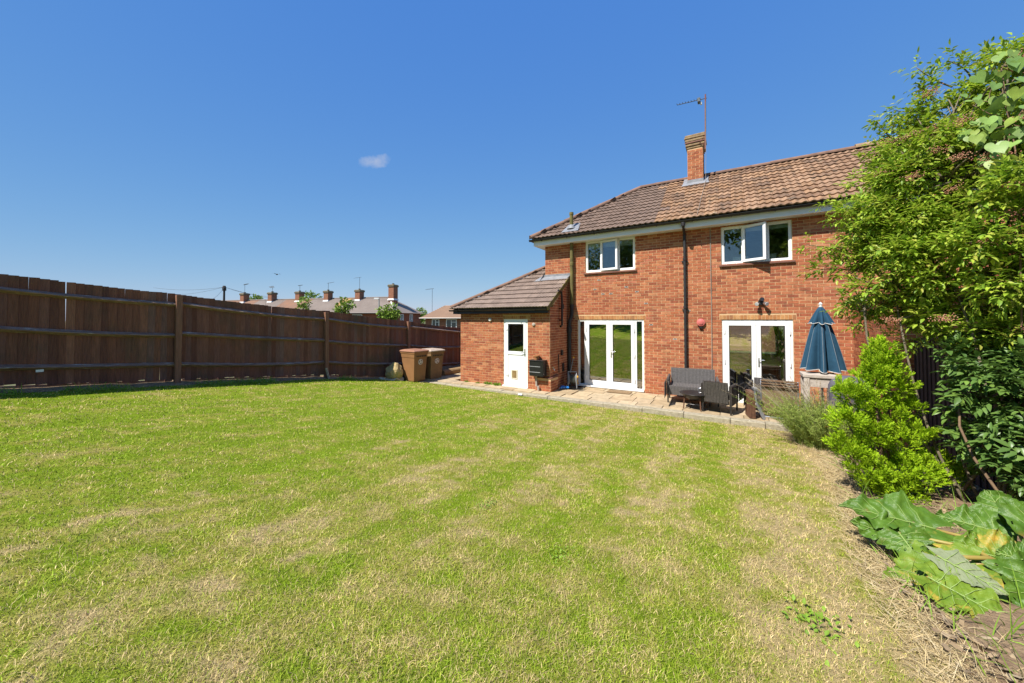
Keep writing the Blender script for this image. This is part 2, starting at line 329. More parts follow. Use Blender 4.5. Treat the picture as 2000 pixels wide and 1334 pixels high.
# ------------------------------------------------------------------ mesh helpers
class MB:
    def __init__(s): s.v = []; s.f = []
    def add(s, V, Fc):
        n = len(s.v); s.v.extend([tuple(map(float, p)) for p in V]); s.f.extend([tuple(i + n for i in q) for q in Fc]); return s
    def box(s, x0, x1, y0, y1, z0, z1):
        return s.add([(x0, y0, z0), (x1, y0, z0), (x1, y1, z0), (x0, y1, z0), (x0, y0, z1), (x1, y0, z1), (x1, y1, z1), (x0, y1, z1)],
                     [(0, 3, 2, 1), (4, 5, 6, 7), (0, 1, 5, 4), (1, 2, 6, 5), (2, 3, 7, 6), (3, 0, 4, 7)])
    def hexa(s, P):   # eight corners, order as box
        return s.add(P, [(0, 3, 2, 1), (4, 5, 6, 7), (0, 1, 5, 4), (1, 2, 6, 5), (2, 3, 7, 6), (3, 0, 4, 7)])
    def bar(s, a, b, w, h, up=(0, 0, 1)):
        a = Vector(a); b = Vector(b); d = (b - a).normalized(); up = Vector(up)
        if abs(d.dot(up)) > 0.98: up = Vector((0, 1, 0))
        sx = d.cross(up).normalized(); sz = sx.cross(d).normalized()
        P = []
        for q in (a, b):
            for i, j in ((-1, -1), (1, -1), (1, 1), (-1, 1)): P.append(q + sx * (i * w / 2) + sz * (j * h / 2))
        return s.add(P, [(0, 3, 2, 1), (4, 5, 6, 7), (0, 1, 5, 4), (1, 2, 6, 5), (2, 3, 7, 6), (3, 0, 4, 7)])
    def tube(s, pts, r, n=8, cap=True):
        pts = [Vector(p) for p in pts]; rs = r if isinstance(r, (list, tuple)) else [r] * len(pts)
        V = []; prev = None
        for i, p in enumerate(pts):
            d = (pts[min(i + 1, len(pts) - 1)] - pts[max(i - 1, 0)])
            d = d.normalized() if d.length > 1e-9 else Vector((0, 0, 1))
            if prev is None:
                a = d.cross(Vector((0, 0, 1)))
                if a.length < 1e-3: a = d.cross(Vector((0, 1, 0)))
            else: a = prev - d * prev.dot(d)
            a.normalize(); prev = a; b = d.cross(a)
            for k in range(n):
                t = 2 * math.pi * k / n; V.append(p + (a * math.cos(t) + b * math.sin(t)) * rs[i])
        Fc = []
        for i in range(len(pts) - 1):
            for k in range(n):
                k2 = (k + 1) % n; Fc.append((i * n + k, i * n + k2, (i + 1) * n + k2, (i + 1) * n + k))
        if cap: Fc.append(tuple(range(n - 1, -1, -1))); Fc.append(tuple((len(pts) - 1) * n + k for k in range(n)))
        return s.add(V, Fc)
    def lathe(s, prof, c=(0, 0, 0), n=20, axis='z'):
        V = []
        for r, h in prof:
            for k in range(n):
                t = 2 * math.pi * k / n; x, y = r * math.cos(t), r * math.sin(t)
                P = (x, y, h) if axis == 'z' else ((x, -h, y) if axis == '-y' else (h, x, y))
                V.append((c[0] + P[0], c[1] + P[1], c[2] + P[2]))
        Fc = []
        for i in range(len(prof) - 1):
            for k in range(n):
                k2 = (k + 1) % n; Fc.append((i * n + k, i * n + k2, (i + 1) * n + k2, (i + 1) * n + k))
        Fc.append(tuple(range(n - 1, -1, -1))); Fc.append(tuple((len(prof) - 1) * n + k for k in range(n)))
        return s.add(V, Fc)

def wloc(o):
    v = Vector((0, 0, 0))
    while o is not None: v += Vector(o.location); o = o.parent
    return v
def link(name, me, material, parent=None, loc=None):
    o = bpy.data.objects.new(name, me); COL.objects.link(o)
    if material is not None and len(me.materials) == 0: me.materials.append(MATS[material])
    if parent is not None: o.parent = parent
    if loc is not None: o.location = loc
    return o
def obj(name, mb, material, parent=None, local=False, origin=None, bevel=0.0, smooth=False):
    """mb holds place coordinates unless local; child meshes are stored relative to their parent"""
    base = Vector((0, 0, 0))
    if not local:
        base = wloc(parent) if parent is not None else Vector(origin or (0, 0, 0))
    V = [(p[0] - base.x, p[1] - base.y, p[2] - base.z) for p in mb.v]
    me = bpy.data.meshes.new(name); me.from_pydata(V, [], mb.f); me.update()
    if smooth: me.polygons.foreach_set("use_smooth", [True] * len(me.polygons))
    o = link(name, me, material, parent)
    if parent is None and not local: o.location = base
    if bevel:
        b = o.modifiers.new("bevel", 'BEVEL'); b.width = bevel; b.segments = 2; b.limit_method = 'ANGLE'; b.angle_limit = math.radians(40)
    return o
def np_mesh(name, V, faces_n, material, parent=None, vcol=None, smooth=False):
    """V (N,3); faces_n: list of (array (M,k))"""
    me = bpy.data.meshes.new(name)
    V = np.asarray(V, np.float32)
    if parent is not None: V = V - np.array(wloc(parent), np.float32)
    loops = np.concatenate([f.reshape(-1) for f in faces_n]).astype(np.int32)
    cnt = np.concatenate([np.full(len(f), f.shape[1], np.int32) for f in faces_n])
    me.vertices.add(len(V)); me.vertices.foreach_set("co", V.reshape(-1))
    me.loops.add(len(loops)); me.loops.foreach_set("vertex_index", loops)
    me.polygons.add(len(cnt)); st = np.concatenate([[0], np.cumsum(cnt)[:-1]]).astype(np.int32)
    me.polygons.foreach_set("loop_start", st)
    if smooth: me.polygons.foreach_set("use_smooth", np.ones(len(cnt), bool))
    if vcol is not None:
        a = me.color_attributes.new("Col", 'FLOAT_COLOR', 'POINT')
        a.data.foreach_set("color", np.concatenate([vcol, np.ones((len(vcol), 1))], 1).astype(np.float32).reshape(-1))
    me.update(calc_edges=True); me.validate()
    return link(name, me, material, parent)
def tag(o, label, cat, group=None):
    o["label"] = label; o["category"] = cat
    if group: o["group"] = group
    return o
def thing(name, label, cat, loc, rz=0.0, group=None):
    o = bpy.data.objects.new(name, None); COL.objects.link(o); o.location = loc; o.rotation_euler = (0, 0, rz)
    o.empty_display_size = 0.1
    return tag(o, label, cat, group)
def structure(o): o["kind"] = "structure"; return o
def stuff(o, label=None, cat=None):
    o["kind"] = "stuff"
    if label: o["label"] = label; o["category"] = cat
    return o
def copy_tree(o, parent=None):
    c = o.copy(); COL.objects.link(c); c.parent = parent
    for ch in list(o.children): copy_tree(ch, c)
    return c

# value noise on the ground plan
_lat = RNG.random((8, 256, 256))
def vnoise(x, y, sc, k=0):
    x = np.asarray(x) * sc + 97.3 + 13 * k; y = np.asarray(y) * sc + 71.7 + 29 * k
    xi = np.floor(x).astype(int); yi = np.floor(y).astype(int); fx = x - xi; fy = y - yi
    fx = fx * fx * (3 - 2 * fx); fy = fy * fy * (3 - 2 * fy); g = _lat[k % 8]
    a = g[xi % 256, yi % 256]; b = g[(xi + 1) % 256, yi % 256]; c = g[xi % 256, (yi + 1) % 256]; d = g[(xi + 1) % 256, (yi + 1) % 256]
    return (a * (1 - fx) + b * fx) * (1 - fy) + (c * (1 - fx) + d * fx) * fy

# ------------------------------------------------------------------ the ground
KERB_Y = 8.76
FENCE_X = -9.8
def ground_z(x, y):
    x = np.asarray(x, float); y = np.asarray(y, float)
    u = 8.77 - y
    Rr = -0.09 + 0.083 * u
    Ll = np.interp(u, [-3, 0, 2.9, 5.9, 8.1, 20], [-0.1, 0.0, 0.44, 0.74, 0.94, 1.95])
    w = np.clip(-x / 9.8, 0, 1.05) ** 1.6
    return Rr * (1 - w) + Ll * w + 0.012 * (vnoise(x, y, 0.9, 5) - 0.5)
def border_line(y):   # where the lawn gives way to the planted border
    return np.interp(y, [0, 2.9, 3.5, 5.3, 6.8, 7.7, 8.8], [0.95, 0.86, 0.86, 1.08, 1.22, 1.05, 0.95])
def lawn_colour(x, y, jit=None):
    n1 = vnoise(x, y, 0.55, 0); n2 = vnoise(x, y, 1.6, 1); n3 = vnoise(x, y, 5.0, 2); n4 = vnoise(x, y, 14.0, 3)
    xs = x + 0.35 * (vnoise(x, y, 0.35, 4) - 0.5)
    stripe = np.sin(xs * 2 * np.pi / 0.98) * 0.5 + 0.5
    thin = np.clip(np.sin(xs * 2 * np.pi / 0.49 + 1.0), 0, 1) ** 3
    dry = 0.16 * n1 + 0.12 * n2 + 0.27 * n3 + 0.40 * n4
    dry = dry + (0.12 + 0.08 * np.clip((x + 4) / 4, 0, 1)) * (stripe - 0.5) + 0.10 * thin
    dry = dry + 0.13 * np.clip((x + 3.2) / 3.2, 0, 1) - 0.10 * np.clip((-x - 3.5) / 4.0, 0, 1)
    dry = dry + 0.30 * np.clip(1 - (border_line(y) - x) / 0.9, 0, 1)
    dry = dry + 0.05 * np.clip((y - 7.6) / 1.2, 0, 1) * np.clip((x + 4) / 3, 0, 1)
    if jit is not None: dry = dry + jit
    t = np.clip((dry - 0.37) / 0.43, 0, 1)[:, None]
    green = np.array([0.252, 0.358, 0.022]); mid = np.array([0.425, 0.405, 0.075]); straw = np.array([0.610, 0.470, 0.240])
    c = np.where(t < 0.5, green + (mid - green) * t * 2, mid + (straw - mid) * (t - 0.5) * 2)
    return c
def grid_mesh(name, xs, ys, zf, material, vcol=False, darken=1.0):
    X, Y = np.meshgrid(xs, ys); x = X.reshape(-1); y = Y.reshape(-1); z = zf(x, y)
    V = np.stack([x, y, z], 1); nx, ny = len(xs), len(ys)
    i = np.arange(nx * ny).reshape(ny, nx)
    Fq = np.stack([i[:-1, :-1].reshape(-1), i[:-1, 1:].reshape(-1), i[1:, 1:].reshape(-1), i[1:, :-1].reshape(-1)], 1)
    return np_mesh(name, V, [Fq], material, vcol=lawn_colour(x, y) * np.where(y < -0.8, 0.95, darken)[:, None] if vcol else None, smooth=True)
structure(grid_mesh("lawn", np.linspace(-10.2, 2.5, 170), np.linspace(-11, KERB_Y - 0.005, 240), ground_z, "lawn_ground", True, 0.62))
# land beyond the garden, one sheet to the horizon
mb = MB()
for (x0, x1, y0, y1) in ((-1500, 1500, 17.5, 1500), (-1500, 1500, -1500, -11), (-1500, -10.2, -11, 17.5), (2.5, 1500, -11, 17.5)):
    mb.add([(x0, y0, 0), (x1, y0, 0), (x1, y1, 0), (x0, y1, 0)], [(0, 1, 2, 3)])
land = MB()
NL = 64
def land_z(x, y):
    d = math.hypot(max(0, -10.2 - x, x - 2.5), max(0, -11 - y, y - 17.5))
    return -0.25 - min(1.5, d * 0.06) if True else 0
ring = []
rects = [(-10.2, 2.5, -11, 17.5)]
for d in (0, 2, 5, 10, 18, 26, 60, 200, 1500):
    row = []
    for k in range(NL):
        t = k / NL * 4
        s_, fr = int(t), t - int(t)
        x0, x1, y0, y1 = -10.2 - d, 2.5 + d, -11 - d, 17.5 + d
        P = [(x0 + (x1 - x0) * fr, y0), (x1, y0 + (y1 - y0) * fr), (x1 - (x1 - x0) * fr, y1), (x0, y1 - (y1 - y0) * fr)][s_]
        row.append((P[0], P[1], -0.3 - min(1.5, d * 0.06)))
    ring.append(row)
V = [p for r in ring for p in r]; Fc = []
for i in range(len(ring) - 1):
    for k in range(NL):
        k2 = (k + 1) % NL; Fc.append((i * NL + k, i * NL + k2, (i + 1) * NL + k2, (i + 1) * NL + k))
Fc.append(tuple(range(NL - 1, -1, -1)))
structure(obj("ground", MB().add(V, [tuple(reversed(q)) for q in Fc]), "far_ground"))
# the soil of the border
bx = np.linspace(0, 1, 24); by = np.linspace(-3, 8.7, 90)
V = []; 
for yy in by:
    b0 = float(border_line(yy)) + 0.05 + 0.12 * (vnoise(np.array([0.0]), np.array([yy]), 2.5, 6)[0] - 0.5)
    for t in bx:
        xx = b0 + (2.46 - b0) * t
        h = 0.05 * min(1, t * 5) + 0.05 * (vnoise(np.array([xx]), np.array([yy]), 3.5, 7)[0] - 0.5) * min(1, t * 6) + 0.004
        V.append((xx, yy, float(ground_z(xx, yy)) + h))
i = np.arange(len(by) * len(bx)).reshape(len(by), len(bx))
Fq = np.stack([i[:-1, :-1].reshape(-1), i[:-1, 1:].reshape(-1), i[1:, 1:].reshape(-1), i[1:, :-1].reshape(-1)], 1)
structure(np_mesh("flower_bed", np.array(V), [Fq], "soil", smooth=True))
# soil strip below the side fence
V = []; ys = np.linspace(-9, 8.4, 120)
for yy in ys:
    for k, t in enumerate((-0.25, -0.05, 0.1, 0.25)):
        xx = FENCE_X + t; V.append((xx, yy, float(ground_z(xx, yy)) + (0.05, 0.05, 0.035, -0.02)[k] + 0.03 * (vnoise(np.array([xx]), np.array([yy]), 4, 6)[0] - 0.5)))
i = np.arange(len(ys) * 4).reshape(len(ys), 4)
Fq = np.stack([i[:-1, :-1].reshape(-1), i[:-1, 1:].reshape(-1), i[1:, 1:].reshape(-1), i[1:, :-1].reshape(-1)], 1)
structure(np_mesh("soil_strip", np.array(V), [Fq], "soil", smooth=True))

# ------------------------------------------------------------------ patio: slabs and edging stones
patio = structure(obj("patio", MB().box(-9.75, 2.34, KERB_Y + 0.06, 17.4, -0.35, -0.03), "patio_bed"))
def slab_rows():
    out = []
    y = KERB_Y + 0.20
    rows = [0.44, 0.60, 0.44, 0.60]
    for r, h in enumerate(rows):
        x = -9.0 - random.random() * 0.4
        while x < 2.3:
            w = random.choice((0.44, 0.60, 0.60, 0.75)); x1 = min(x + w, 2.32)
            out.append((x, x1, y, min(y + h, 10.74)))
            x = x1
        y += h
        if y > 10.7: break
    for yy in np.arange(10.74, 16.5, 0.6):
        x = -9.0
        while x < -7.75:
            out.append((x, min(x + 0.6, -7.72), yy, yy + 0.6)); x += 0.6
    return out
for (x0, x1, y0, y1) in slab_rows():
    if x1 - x0 < 0.08: continue
    if x0 > -7.69 and x1 < -4.42 and y0 > 9.4: continue
    if x1 > -7.69 and x0 < -4.42 and y1 > 9.36:
        if y0 > 9.36: continue
        y1 = 9.36
    cx, cy = (x0 + x1) / 2, (y0 + y1) / 2; g = 0.006
    up = 0.05 * max(0, min(1, (-3.5 - cx) / 1.5)) * max(0, min(1, (cy - 8.6) / 0.6))
    zz = up + random.uniform(-0.004, 0.004); tx, ty = random.uniform(-.004, .004), random.uniform(-.004, .004)
    P = []
    for z in (-0.04, 0.0):
        for (a, b) in ((x0 + g, y0 + g), (x1 - g, y0 + g), (x1 - g, y1 - g), (x0 + g, y1 - g)):
            P.append((a, b, z + zz + (tx * (a - cx) + ty * (b - cy)) * 4 if z == 0 else -0.035))
    obj("paving_slab", MB().hexa(P), "slab", patio, bevel=0.006)
edging = structure(obj("patio_edging", MB().box(-9.02, 0.98, KERB_Y + 0.03, KERB_Y + 0.17, -0.3, -0.05), "patio_bed"))
x = -9.02; k = 0
while x < 0.95:
    w = random.choice((0.88, 0.92, 0.60)); x1 = min(x + w, 0.97)
    dz = random.uniform(-0.012, 0.008) + 0.02; dy = random.uniform(-0.012, 0.012)
    m = MB(); 
    n = 6
    V = []; Fc = []
    for i in range(n + 1):
        xx = x + 0.006 + (x1 - x - 0.012) * i / n
        j = [random.uniform(-0.004, 0.004) for _ in range(4)]
        V += [(xx, KERB_Y + dy + j[0], -0.16), (xx, KERB_Y + dy + j[1], dz - 0.012), (xx, KERB_Y + dy + 0.014, dz + j[2]), (xx, KERB_Y + dy + 0.205, dz + j[3]), (xx, KERB_Y + dy + 0.205, -0.03)]
    for i in range(n):
        for q in range(4): a = i * 5 + q; Fc.append((a, a + 5, a + 6, a + 1))
    Fc += [(0, 1, 2, 3, 4), tuple(n * 5 + q for q in (4, 3, 2, 1, 0))]
    obj("kerb_stone", MB().add(V, Fc), "kerb", edging)
    x = x1

# ------------------------------------------------------------------ the house
WY = 10.77          # rear wall plane
EY = 9.35           # front of the outbuilding
house = thing("brick_house", "red brick semi-detached house with brown tiled roof behind the patio", "house", (-1.0, 13.0, 0))
WIN1 = (-3.85, -2.345, 3.55, 4.53); WIN2 = (-0.175, 1.293, 3.51, 4.485)
FD1 = (-4.11, -2.115, 0.03, 2.085); FD2 = (-0.182, 1.284, 0.0, 2.083)
OPEN = [WIN1, WIN2, FD1, FD2]
XL, XR = -5.25, 8.2
TOPZ = 4.62
def wall_slab(x0, x1, z0, z1, y0, y1, holes):
    m = MB(); xs = sorted({x0, x1, *[h[0] for h in holes], *[h[1] for h in holes]}); zs = sorted({z0, z1, *[h[2] for h in holes], *[h[3] for h in holes]})
    xs = [x for x in xs if x0 <= x <= x1]; zs = [z for z in zs if z0 <= z <= z1]
    def solid(i, j):
        if i < 0 or j < 0 or i >= len(xs) - 1 or j >= len(zs) - 1: return False
        cx, cz = (xs[i] + xs[i + 1]) / 2, (zs[j] + zs[j + 1]) / 2
        return not any(h[0] < cx < h[1] and h[2] < cz < h[3] for h in holes)
    for i in range(len(xs) - 1):
        for j in range(len(zs) - 1):
            if not solid(i, j): continue
            a, b, c, d = xs[i], xs[i + 1], zs[j], zs[j + 1]
            m.add([(a, y0, c), (b, y0, c), (b, y0, d), (a, y0, d)], [(0, 1, 2, 3)])
            m.add([(a, y1, c), (b, y1, c), (b, y1, d), (a, y1, d)], [(3, 2, 1, 0)])
            if not solid(i - 1, j): m.add([(a, y0, c), (a, y0, d), (a, y1, d), (a, y1, c)], [(0, 1, 2, 3)])
            if not solid(i + 1, j): m.add([(b, y0, c), (b, y1, c), (b, y1, d), (b, y0, d)], [(0, 1, 2, 3)])
            if not solid(i, j - 1): m.add([(a, y0, c), (a, y1, c), (b, y1, c), (b, y0, c)], [(0, 1, 2, 3)])
            if not solid(i, j + 1): m.add([(a, y0, d), (b, y0, d), (b, y1, d), (a, y1, d)], [(0, 1, 2, 3)])
    return m
PROUD = 0.0045
def lay_bricks(u0, u1, z0, z1, holes, course=0.0758, length=0.2255, half_start=0, soldiers=()):
    """rectangles (u0,u1,z0,z1) of the bricks of a stretcher-bond wall, cut at the openings"""
    out = []; nr = int((z1 - z0) / course)
    for r in range(nr):
        za = z0 + r * course + 0.006; zb = za + course - 0.0125
        segs = [(u0, u1)]
        for h in list(holes) + list(soldiers):
            if h[2] < zb - 0.02 and h[3] > za + 0.02:
                ns = []
                for a, b in segs:
                    if h[1] <= a or h[0] >= b: ns.append((a, b)); continue
                    if h[0] > a: ns.append((a, h[0]))
                    if h[1] < b: ns.append((h[1], b))
                segs = ns
        for a, b in segs:
            k0 = math.floor((a - u0) / length) - 1
            for k in range(k0, int((b - u0) / length) + 2):
                p = u0 + (k + (0.5 if (r + half_start) % 2 else 0)) * length
                q = p + length
                pa, qb = max(p, a), min(q, b)
                if qb - pa < 0.035: continue
                out.append((pa + 0.006, qb - 0.006, za, zb))
    return out
def brick_box(u0, u1, z0, z1, plane, axis, depth=PROUD, jit=True):
    j = (random.random() - 0.4) * 0.004 if jit else 0
    d = depth + j
    if axis == '-y': return [(u0, plane - d, z0), (u1, plane - d, z0), (u1, plane - d, z1), (u0, plane - d, z1), (u0, plane + .005, z0), (u1, plane + .005, z0), (u1, plane + .005, z1), (u0, plane + .005, z1)]
    if axis == '+x': return [(plane + d, u0, z0), (plane + d, u1, z0), (plane + d, u1, z1), (plane + d, u0, z1), (plane - .005, u0, z0), (plane - .005, u1, z0), (plane - .005, u1, z1), (plane - .005, u0, z1)]
    if axis == '-x': return [(plane - d, u1, z0), (plane - d, u0, z0), (plane - d, u0, z1), (plane - d, u1, z1), (plane + .005, u1, z0), (plane + .005, u0, z0), (plane + .005, u0, z1), (plane + .005, u1, z1)]
BF = [(0, 1, 2, 3), (0, 4, 5, 1), (1, 5, 6, 2), (2, 6, 7, 3), (3, 7, 4, 0)]
_shared = {}
def place_bricks(rects, plane, axis, parent, n_single, material="brick", single="brick", rest="brickwork", score=None):
    items = []
    for r in rects:
        c = ((r[0] + r[1]) / 2, plane, (r[2] + r[3]) / 2) if axis == '-y' else (plane, (r[0] + r[1]) / 2, (r[2] + r[3]) / 2)
        bx_, by_, k = bearing(c)
        s = 1 / max(k, 0.1) if (k > 0 and -20 < bx_ < 2020) else 0
        if score: s = score(c, s)
        items.append((s * (r[1] - r[0]), r, c))
    items.sort(key=lambda t: -t[0])
    base = wloc(parent)
    for s, r, c in items[:n_single]:
        key = (axis, round(r[1] - r[0], 3), round(r[3] - r[2], 3))
        if key not in _shared:
            hu, hz = (r[1] - r[0]) / 2, (r[3] - r[2]) / 2
            me = bpy.data.meshes.new(single); me.from_pydata(brick_box(-hu, hu, -hz, hz, 0, axis, jit=False), [], BF); me.update(); _shared[key] = me
        o = link(single, _shared[key], material, parent); jit = (random.random() - 0.4) * 0.004
        off = {'-y': (0, -jit, 0), '+x': (jit, 0, 0), '-x': (-jit, 0, 0)}[axis]
        o.location = Vector(c) + Vector(off) - base
    if len(items) > n_single:
        m = MB()
        for s, r, c in items[n_single:]: m.add(brick_box(*r, plane, axis), BF)
        o = obj(rest, m, material, parent); o["kind"] = "stuff"

rear = obj("rear_wall", wall_slab(XL, XR, -0.3, TOPZ, WY, WY + 0.27, OPEN), "mortar", house)
SOLD = [(FD1[0] - 0.09, FD1[1] + 0.05, 2.085, 2.203), (FD2[0] - 0.05, FD2[1] + 0.06, 2.083, 2.200), (WIN1[0] - 0.03, WIN1[1] + 0.03, 4.53, 4.615), (WIN2[0] - 0.03, WIN2[1] + 0.03, 4.485, 4.60)]
rects = lay_bricks(XL, XR, -0.04, TOPZ, OPEN, soldiers=SOLD)
place_bricks(rects, WY, '-y', rear, 300, score=lambda c, s: s if (c[0] < 2.34 and c[2] > 0.6) else 0)
for h in SOLD[:2]:
    n = int(round((h[1] - h[0]) / 0.0755)); w = (h[1] - h[0]) / n
    m = MB()
    for k in range(n): m.add(brick_box(h[0] + k * w + 0.005, h[0] + (k + 1) * w - 0.005, h[2] + 0.004, h[3] - 0.005, WY, '-y', PROUD), BF)
    obj("soldier_course", m, "soldier_brick", rear)["kind"] = "stuff"
for h in SOLD[2:]:
    n = int(round((h[1] - h[0]) / 0.0755)); w = (h[1] - h[0]) / n
    m = MB()
    for k in range(n): m.add(brick_box(h[0] + k * w + 0.005, h[0] + (k + 1) * w - 0.005, h[2] + 0.004, h[3] - 0.005, WY, '-y', PROUD), BF)
    obj("soldier_course", m, "brick", rear)["kind"] = "stuff"
# filled holes and small vents in the brickwork
for (px, pz) in ((-3.55, 3.02), (-3.3, 2.87), (-3.06, 2.87), (-2.6, 3.05), (-2.3, 2.9), (-1.92, 1.94), (-0.96, 2.33), (-1.3, 1.55), (-3.42, 3.3), (-2.05, 2.55)):
    obj("filled_hole", MB().box(px - 0.05, px + 0.05, WY - 0.011, WY, pz - 0.022, pz + 0.018), "mortar_patch", rear)
    obj("vent_slot", MB().box(px - 0.025, px + 0.03, WY - 0.014, WY - 0.0112, pz - 0.004, pz + 0.012), "vent_hole", rear)
# side and far walls, floors
obj("side_wall", MB().box(XL, XL + 0.27, WY + 0.272, 16.1, -0.3, TOPZ), "far_brick", house)
BW = (1.2, 3.1, 0.95, 2.05)
pa = survey(1421, 640, 1.0); pb = survey(1516, 693, 1.0)
def hit_y(px, py, Y):
    p = survey(px, py, 1.0); d = p - _C; t = (Y - 0) / d[1]; return _C + d * t
qa = hit_y(1421, 640, 15.9); qb = hit_y(1516, 692, 15.9)
BW = (float(qa[0]) - 0.4, float(qb[0]), float(qb[2]), float(qa[2]) + 0.25)
fw = wall_slab(XL, XR, -0.3, TOPZ, 15.85, 16.1, [BW, (-4.6, -3.0, 1.0, 2.0)])
obj("street_wall", fw, "interior_wall", house)
obj("right_wall", MB().box(XR - 0.27, XR, WY + 0.272, 15.848, -0.3, TOPZ), "far_brick", house)
obj("ground_floor", MB().box(XL + 0.272, XR - 0.272, WY + 0.272, 15.848, -0.05, 0.02), "interior_floor", house)
obj("upper_floor", MB().box(XL + 0.272, XR - 0.272, WY + 0.272, 15.848, 2.35, 2.55), "interior_wall", house)
obj("upper_ceiling", MB().box(XL + 0.272, XR - 0.272, WY + 0.272, 15.848, 4.63, 4.66), "interior_wall", house)
obj("inner_wall", MB().box(-1.2, -1.1, WY + 0.272, 15.848, 0.021, 2.349), "interior_wall", house)
obj("inner_wall", MB().box(-4.976, -1.202, 13.6, 13.7, 0.021, 2.349), "interior_wall", house)
obj("inner_wall", MB().box(-1.2, -1.1, WY + 0.272, 15.848, 2.551, 4.62), "interior_wall", house)
obj("inner_wall", MB().box(-4.976, 7.9, 13.9, 14.0, 2.551, 4.62), "interior_wall", house)
obj("inner_wall", MB().box(2.6, 2.7, WY + 0.272, 15.848, 0.021, 2.349), "interior_wall", house)

def frame_box(m, x0, x1, z0, z1, y0, y1, w, wb=None):
    wb = wb or w
    m.box(x0, x1, y0, y1, z0, z0 + wb); m.box(x0, x1, y0, y1, z1 - w, z1); m.box(x0, x0 + w, y0, y1, z0 + wb, z1 - w); m.box(x1 - w, x1, y0, y1, z0 + wb, z1 - w)
def pane(x0, x1, z0, z1, y): return MB().box(x0, x1, y, y + 0.006, z0, z1)
def window(W, angle, blind_drop, plaque=False):
    x0, x1, z0, z1 = W; y0 = WY + 0.03; y1 = y0 + 0.07
    w = thing_part("window", house, ((x0 + x1) / 2, WY, z0))
    m = MB(); frame_box(m, x0 + 0.002, x1 - 0.002, z0 + 0.002, z1 - 0.002, y0, y1, 0.05)
    t = (x1 - x0) / 3
    m.box(x0 + t - 0.028, x0 + t + 0.028, y0, y1, z0 + 0.052, z1 - 0.052); m.box(x1 - t - 0.028, x1 - t + 0.028, y0, y1, z0 + 0.052, z1 - 0.052)
    obj("frame", m, "upvc", w, bevel=0.004)
    for a, b in ((x0 + 0.05, x0 + t - 0.028), (x1 - t + 0.028, x1 - 0.05)):
        m = MB(); frame_box(m, a, b, z0 + 0.052, z1 - 0.052, y0 + 0.012, y1 - 0.015, 0.018); obj("glazing_bead", m, "upvc", w)
        obj("pane", pane(a + 0.016, b - 0.016, z0 + 0.068, z1 - 0.068, y0 + 0.03), "pane_glass", w)
    # opening middle sash, hinged on its left edge
    a, b = x0 + t - 0.02, x1 - t + 0.02; wd = b - a
    hy = y0 - 0.012
    sa = thing_part("sash", house, (a, hy, z0)); 
    def rot(mbx):
        c, s = math.cos(-angle), math.sin(-angle)
        mbx.v = [(a + (p[0] - a) * c - (p[1] - hy) * s, hy + (p[0] - a) * s + (p[1] - hy) * c, p[2]) for p in mbx.v]; return mbx
    m = MB(); frame_box(m, a, b, z0 + 0.03, z1 - 0.03, hy - 0.03, hy + 0.025, 0.062)
    obj("sash_frame", rot(m), "upvc", sa, bevel=0.004)
    obj("pane", rot(pane(a + 0.06, b - 0.06, z0 + 0.09, z1 - 0.09, hy)), "pane_glass", sa)
    obj("window_handle", rot(MB().box(b - 0.045, b - 0.028, hy + 0.026, hy + 0.045, z0 + 0.4, z0 + 0.52)), "upvc", sa)
    m = MB(); m.hexa([(x0 - 0.05, WY - 0.055, z0 - 0.062), (x1 + 0.05, WY - 0.055, z0 - 0.062), (x1 + 0.05, WY + 0.03, z0 - 0.04), (x0 - 0.05, WY + 0.03, z0 - 0.04),
                      (x0 - 0.05, WY - 0.055, z0 - 0.022), (x1 + 0.05, WY - 0.055, z0 - 0.022), (x1 + 0.05, WY + 0.03, z0 + 0.0015), (x0 - 0.05, WY + 0.03, z0 + 0.0015)])
    obj("sill", m, "sill_tile", w, bevel=0.006)
    obj("blind", MB().box(x0 + 0.06, x1 - 0.06, y1 + 0.05, y1 + 0.055, z1 - 0.05 - blind_drop, z1 - 0.05), "blind", w)
    obj("inner_sill", MB().box(x0, x1, y1 + 0.002, WY + 0.34, z0 - 0.02, z0 + 0.001), "upvc", w)
    return w
def thing_part(name, parent, loc):
    o = bpy.data.objects.new(name, None); COL.objects.link(o); o.parent = parent; o.location = Vector(loc) - wloc(parent); o.empty_display_size = 0.1
    return o
window(WIN1, math.radians(9), 0.17); window(WIN2, math.radians(26), 0.10)
# small pale pictures propped inside the right-hand window
for (a, b, dz) in ((0.08, 0.42, 0.20), (0.86, 1.0, 0.22)):
    obj("window_card", MB().box(a, b, WY + 0.2, WY + 0.205, WIN2[2] + 0.01, WIN2[2] + dz), "blind", house)

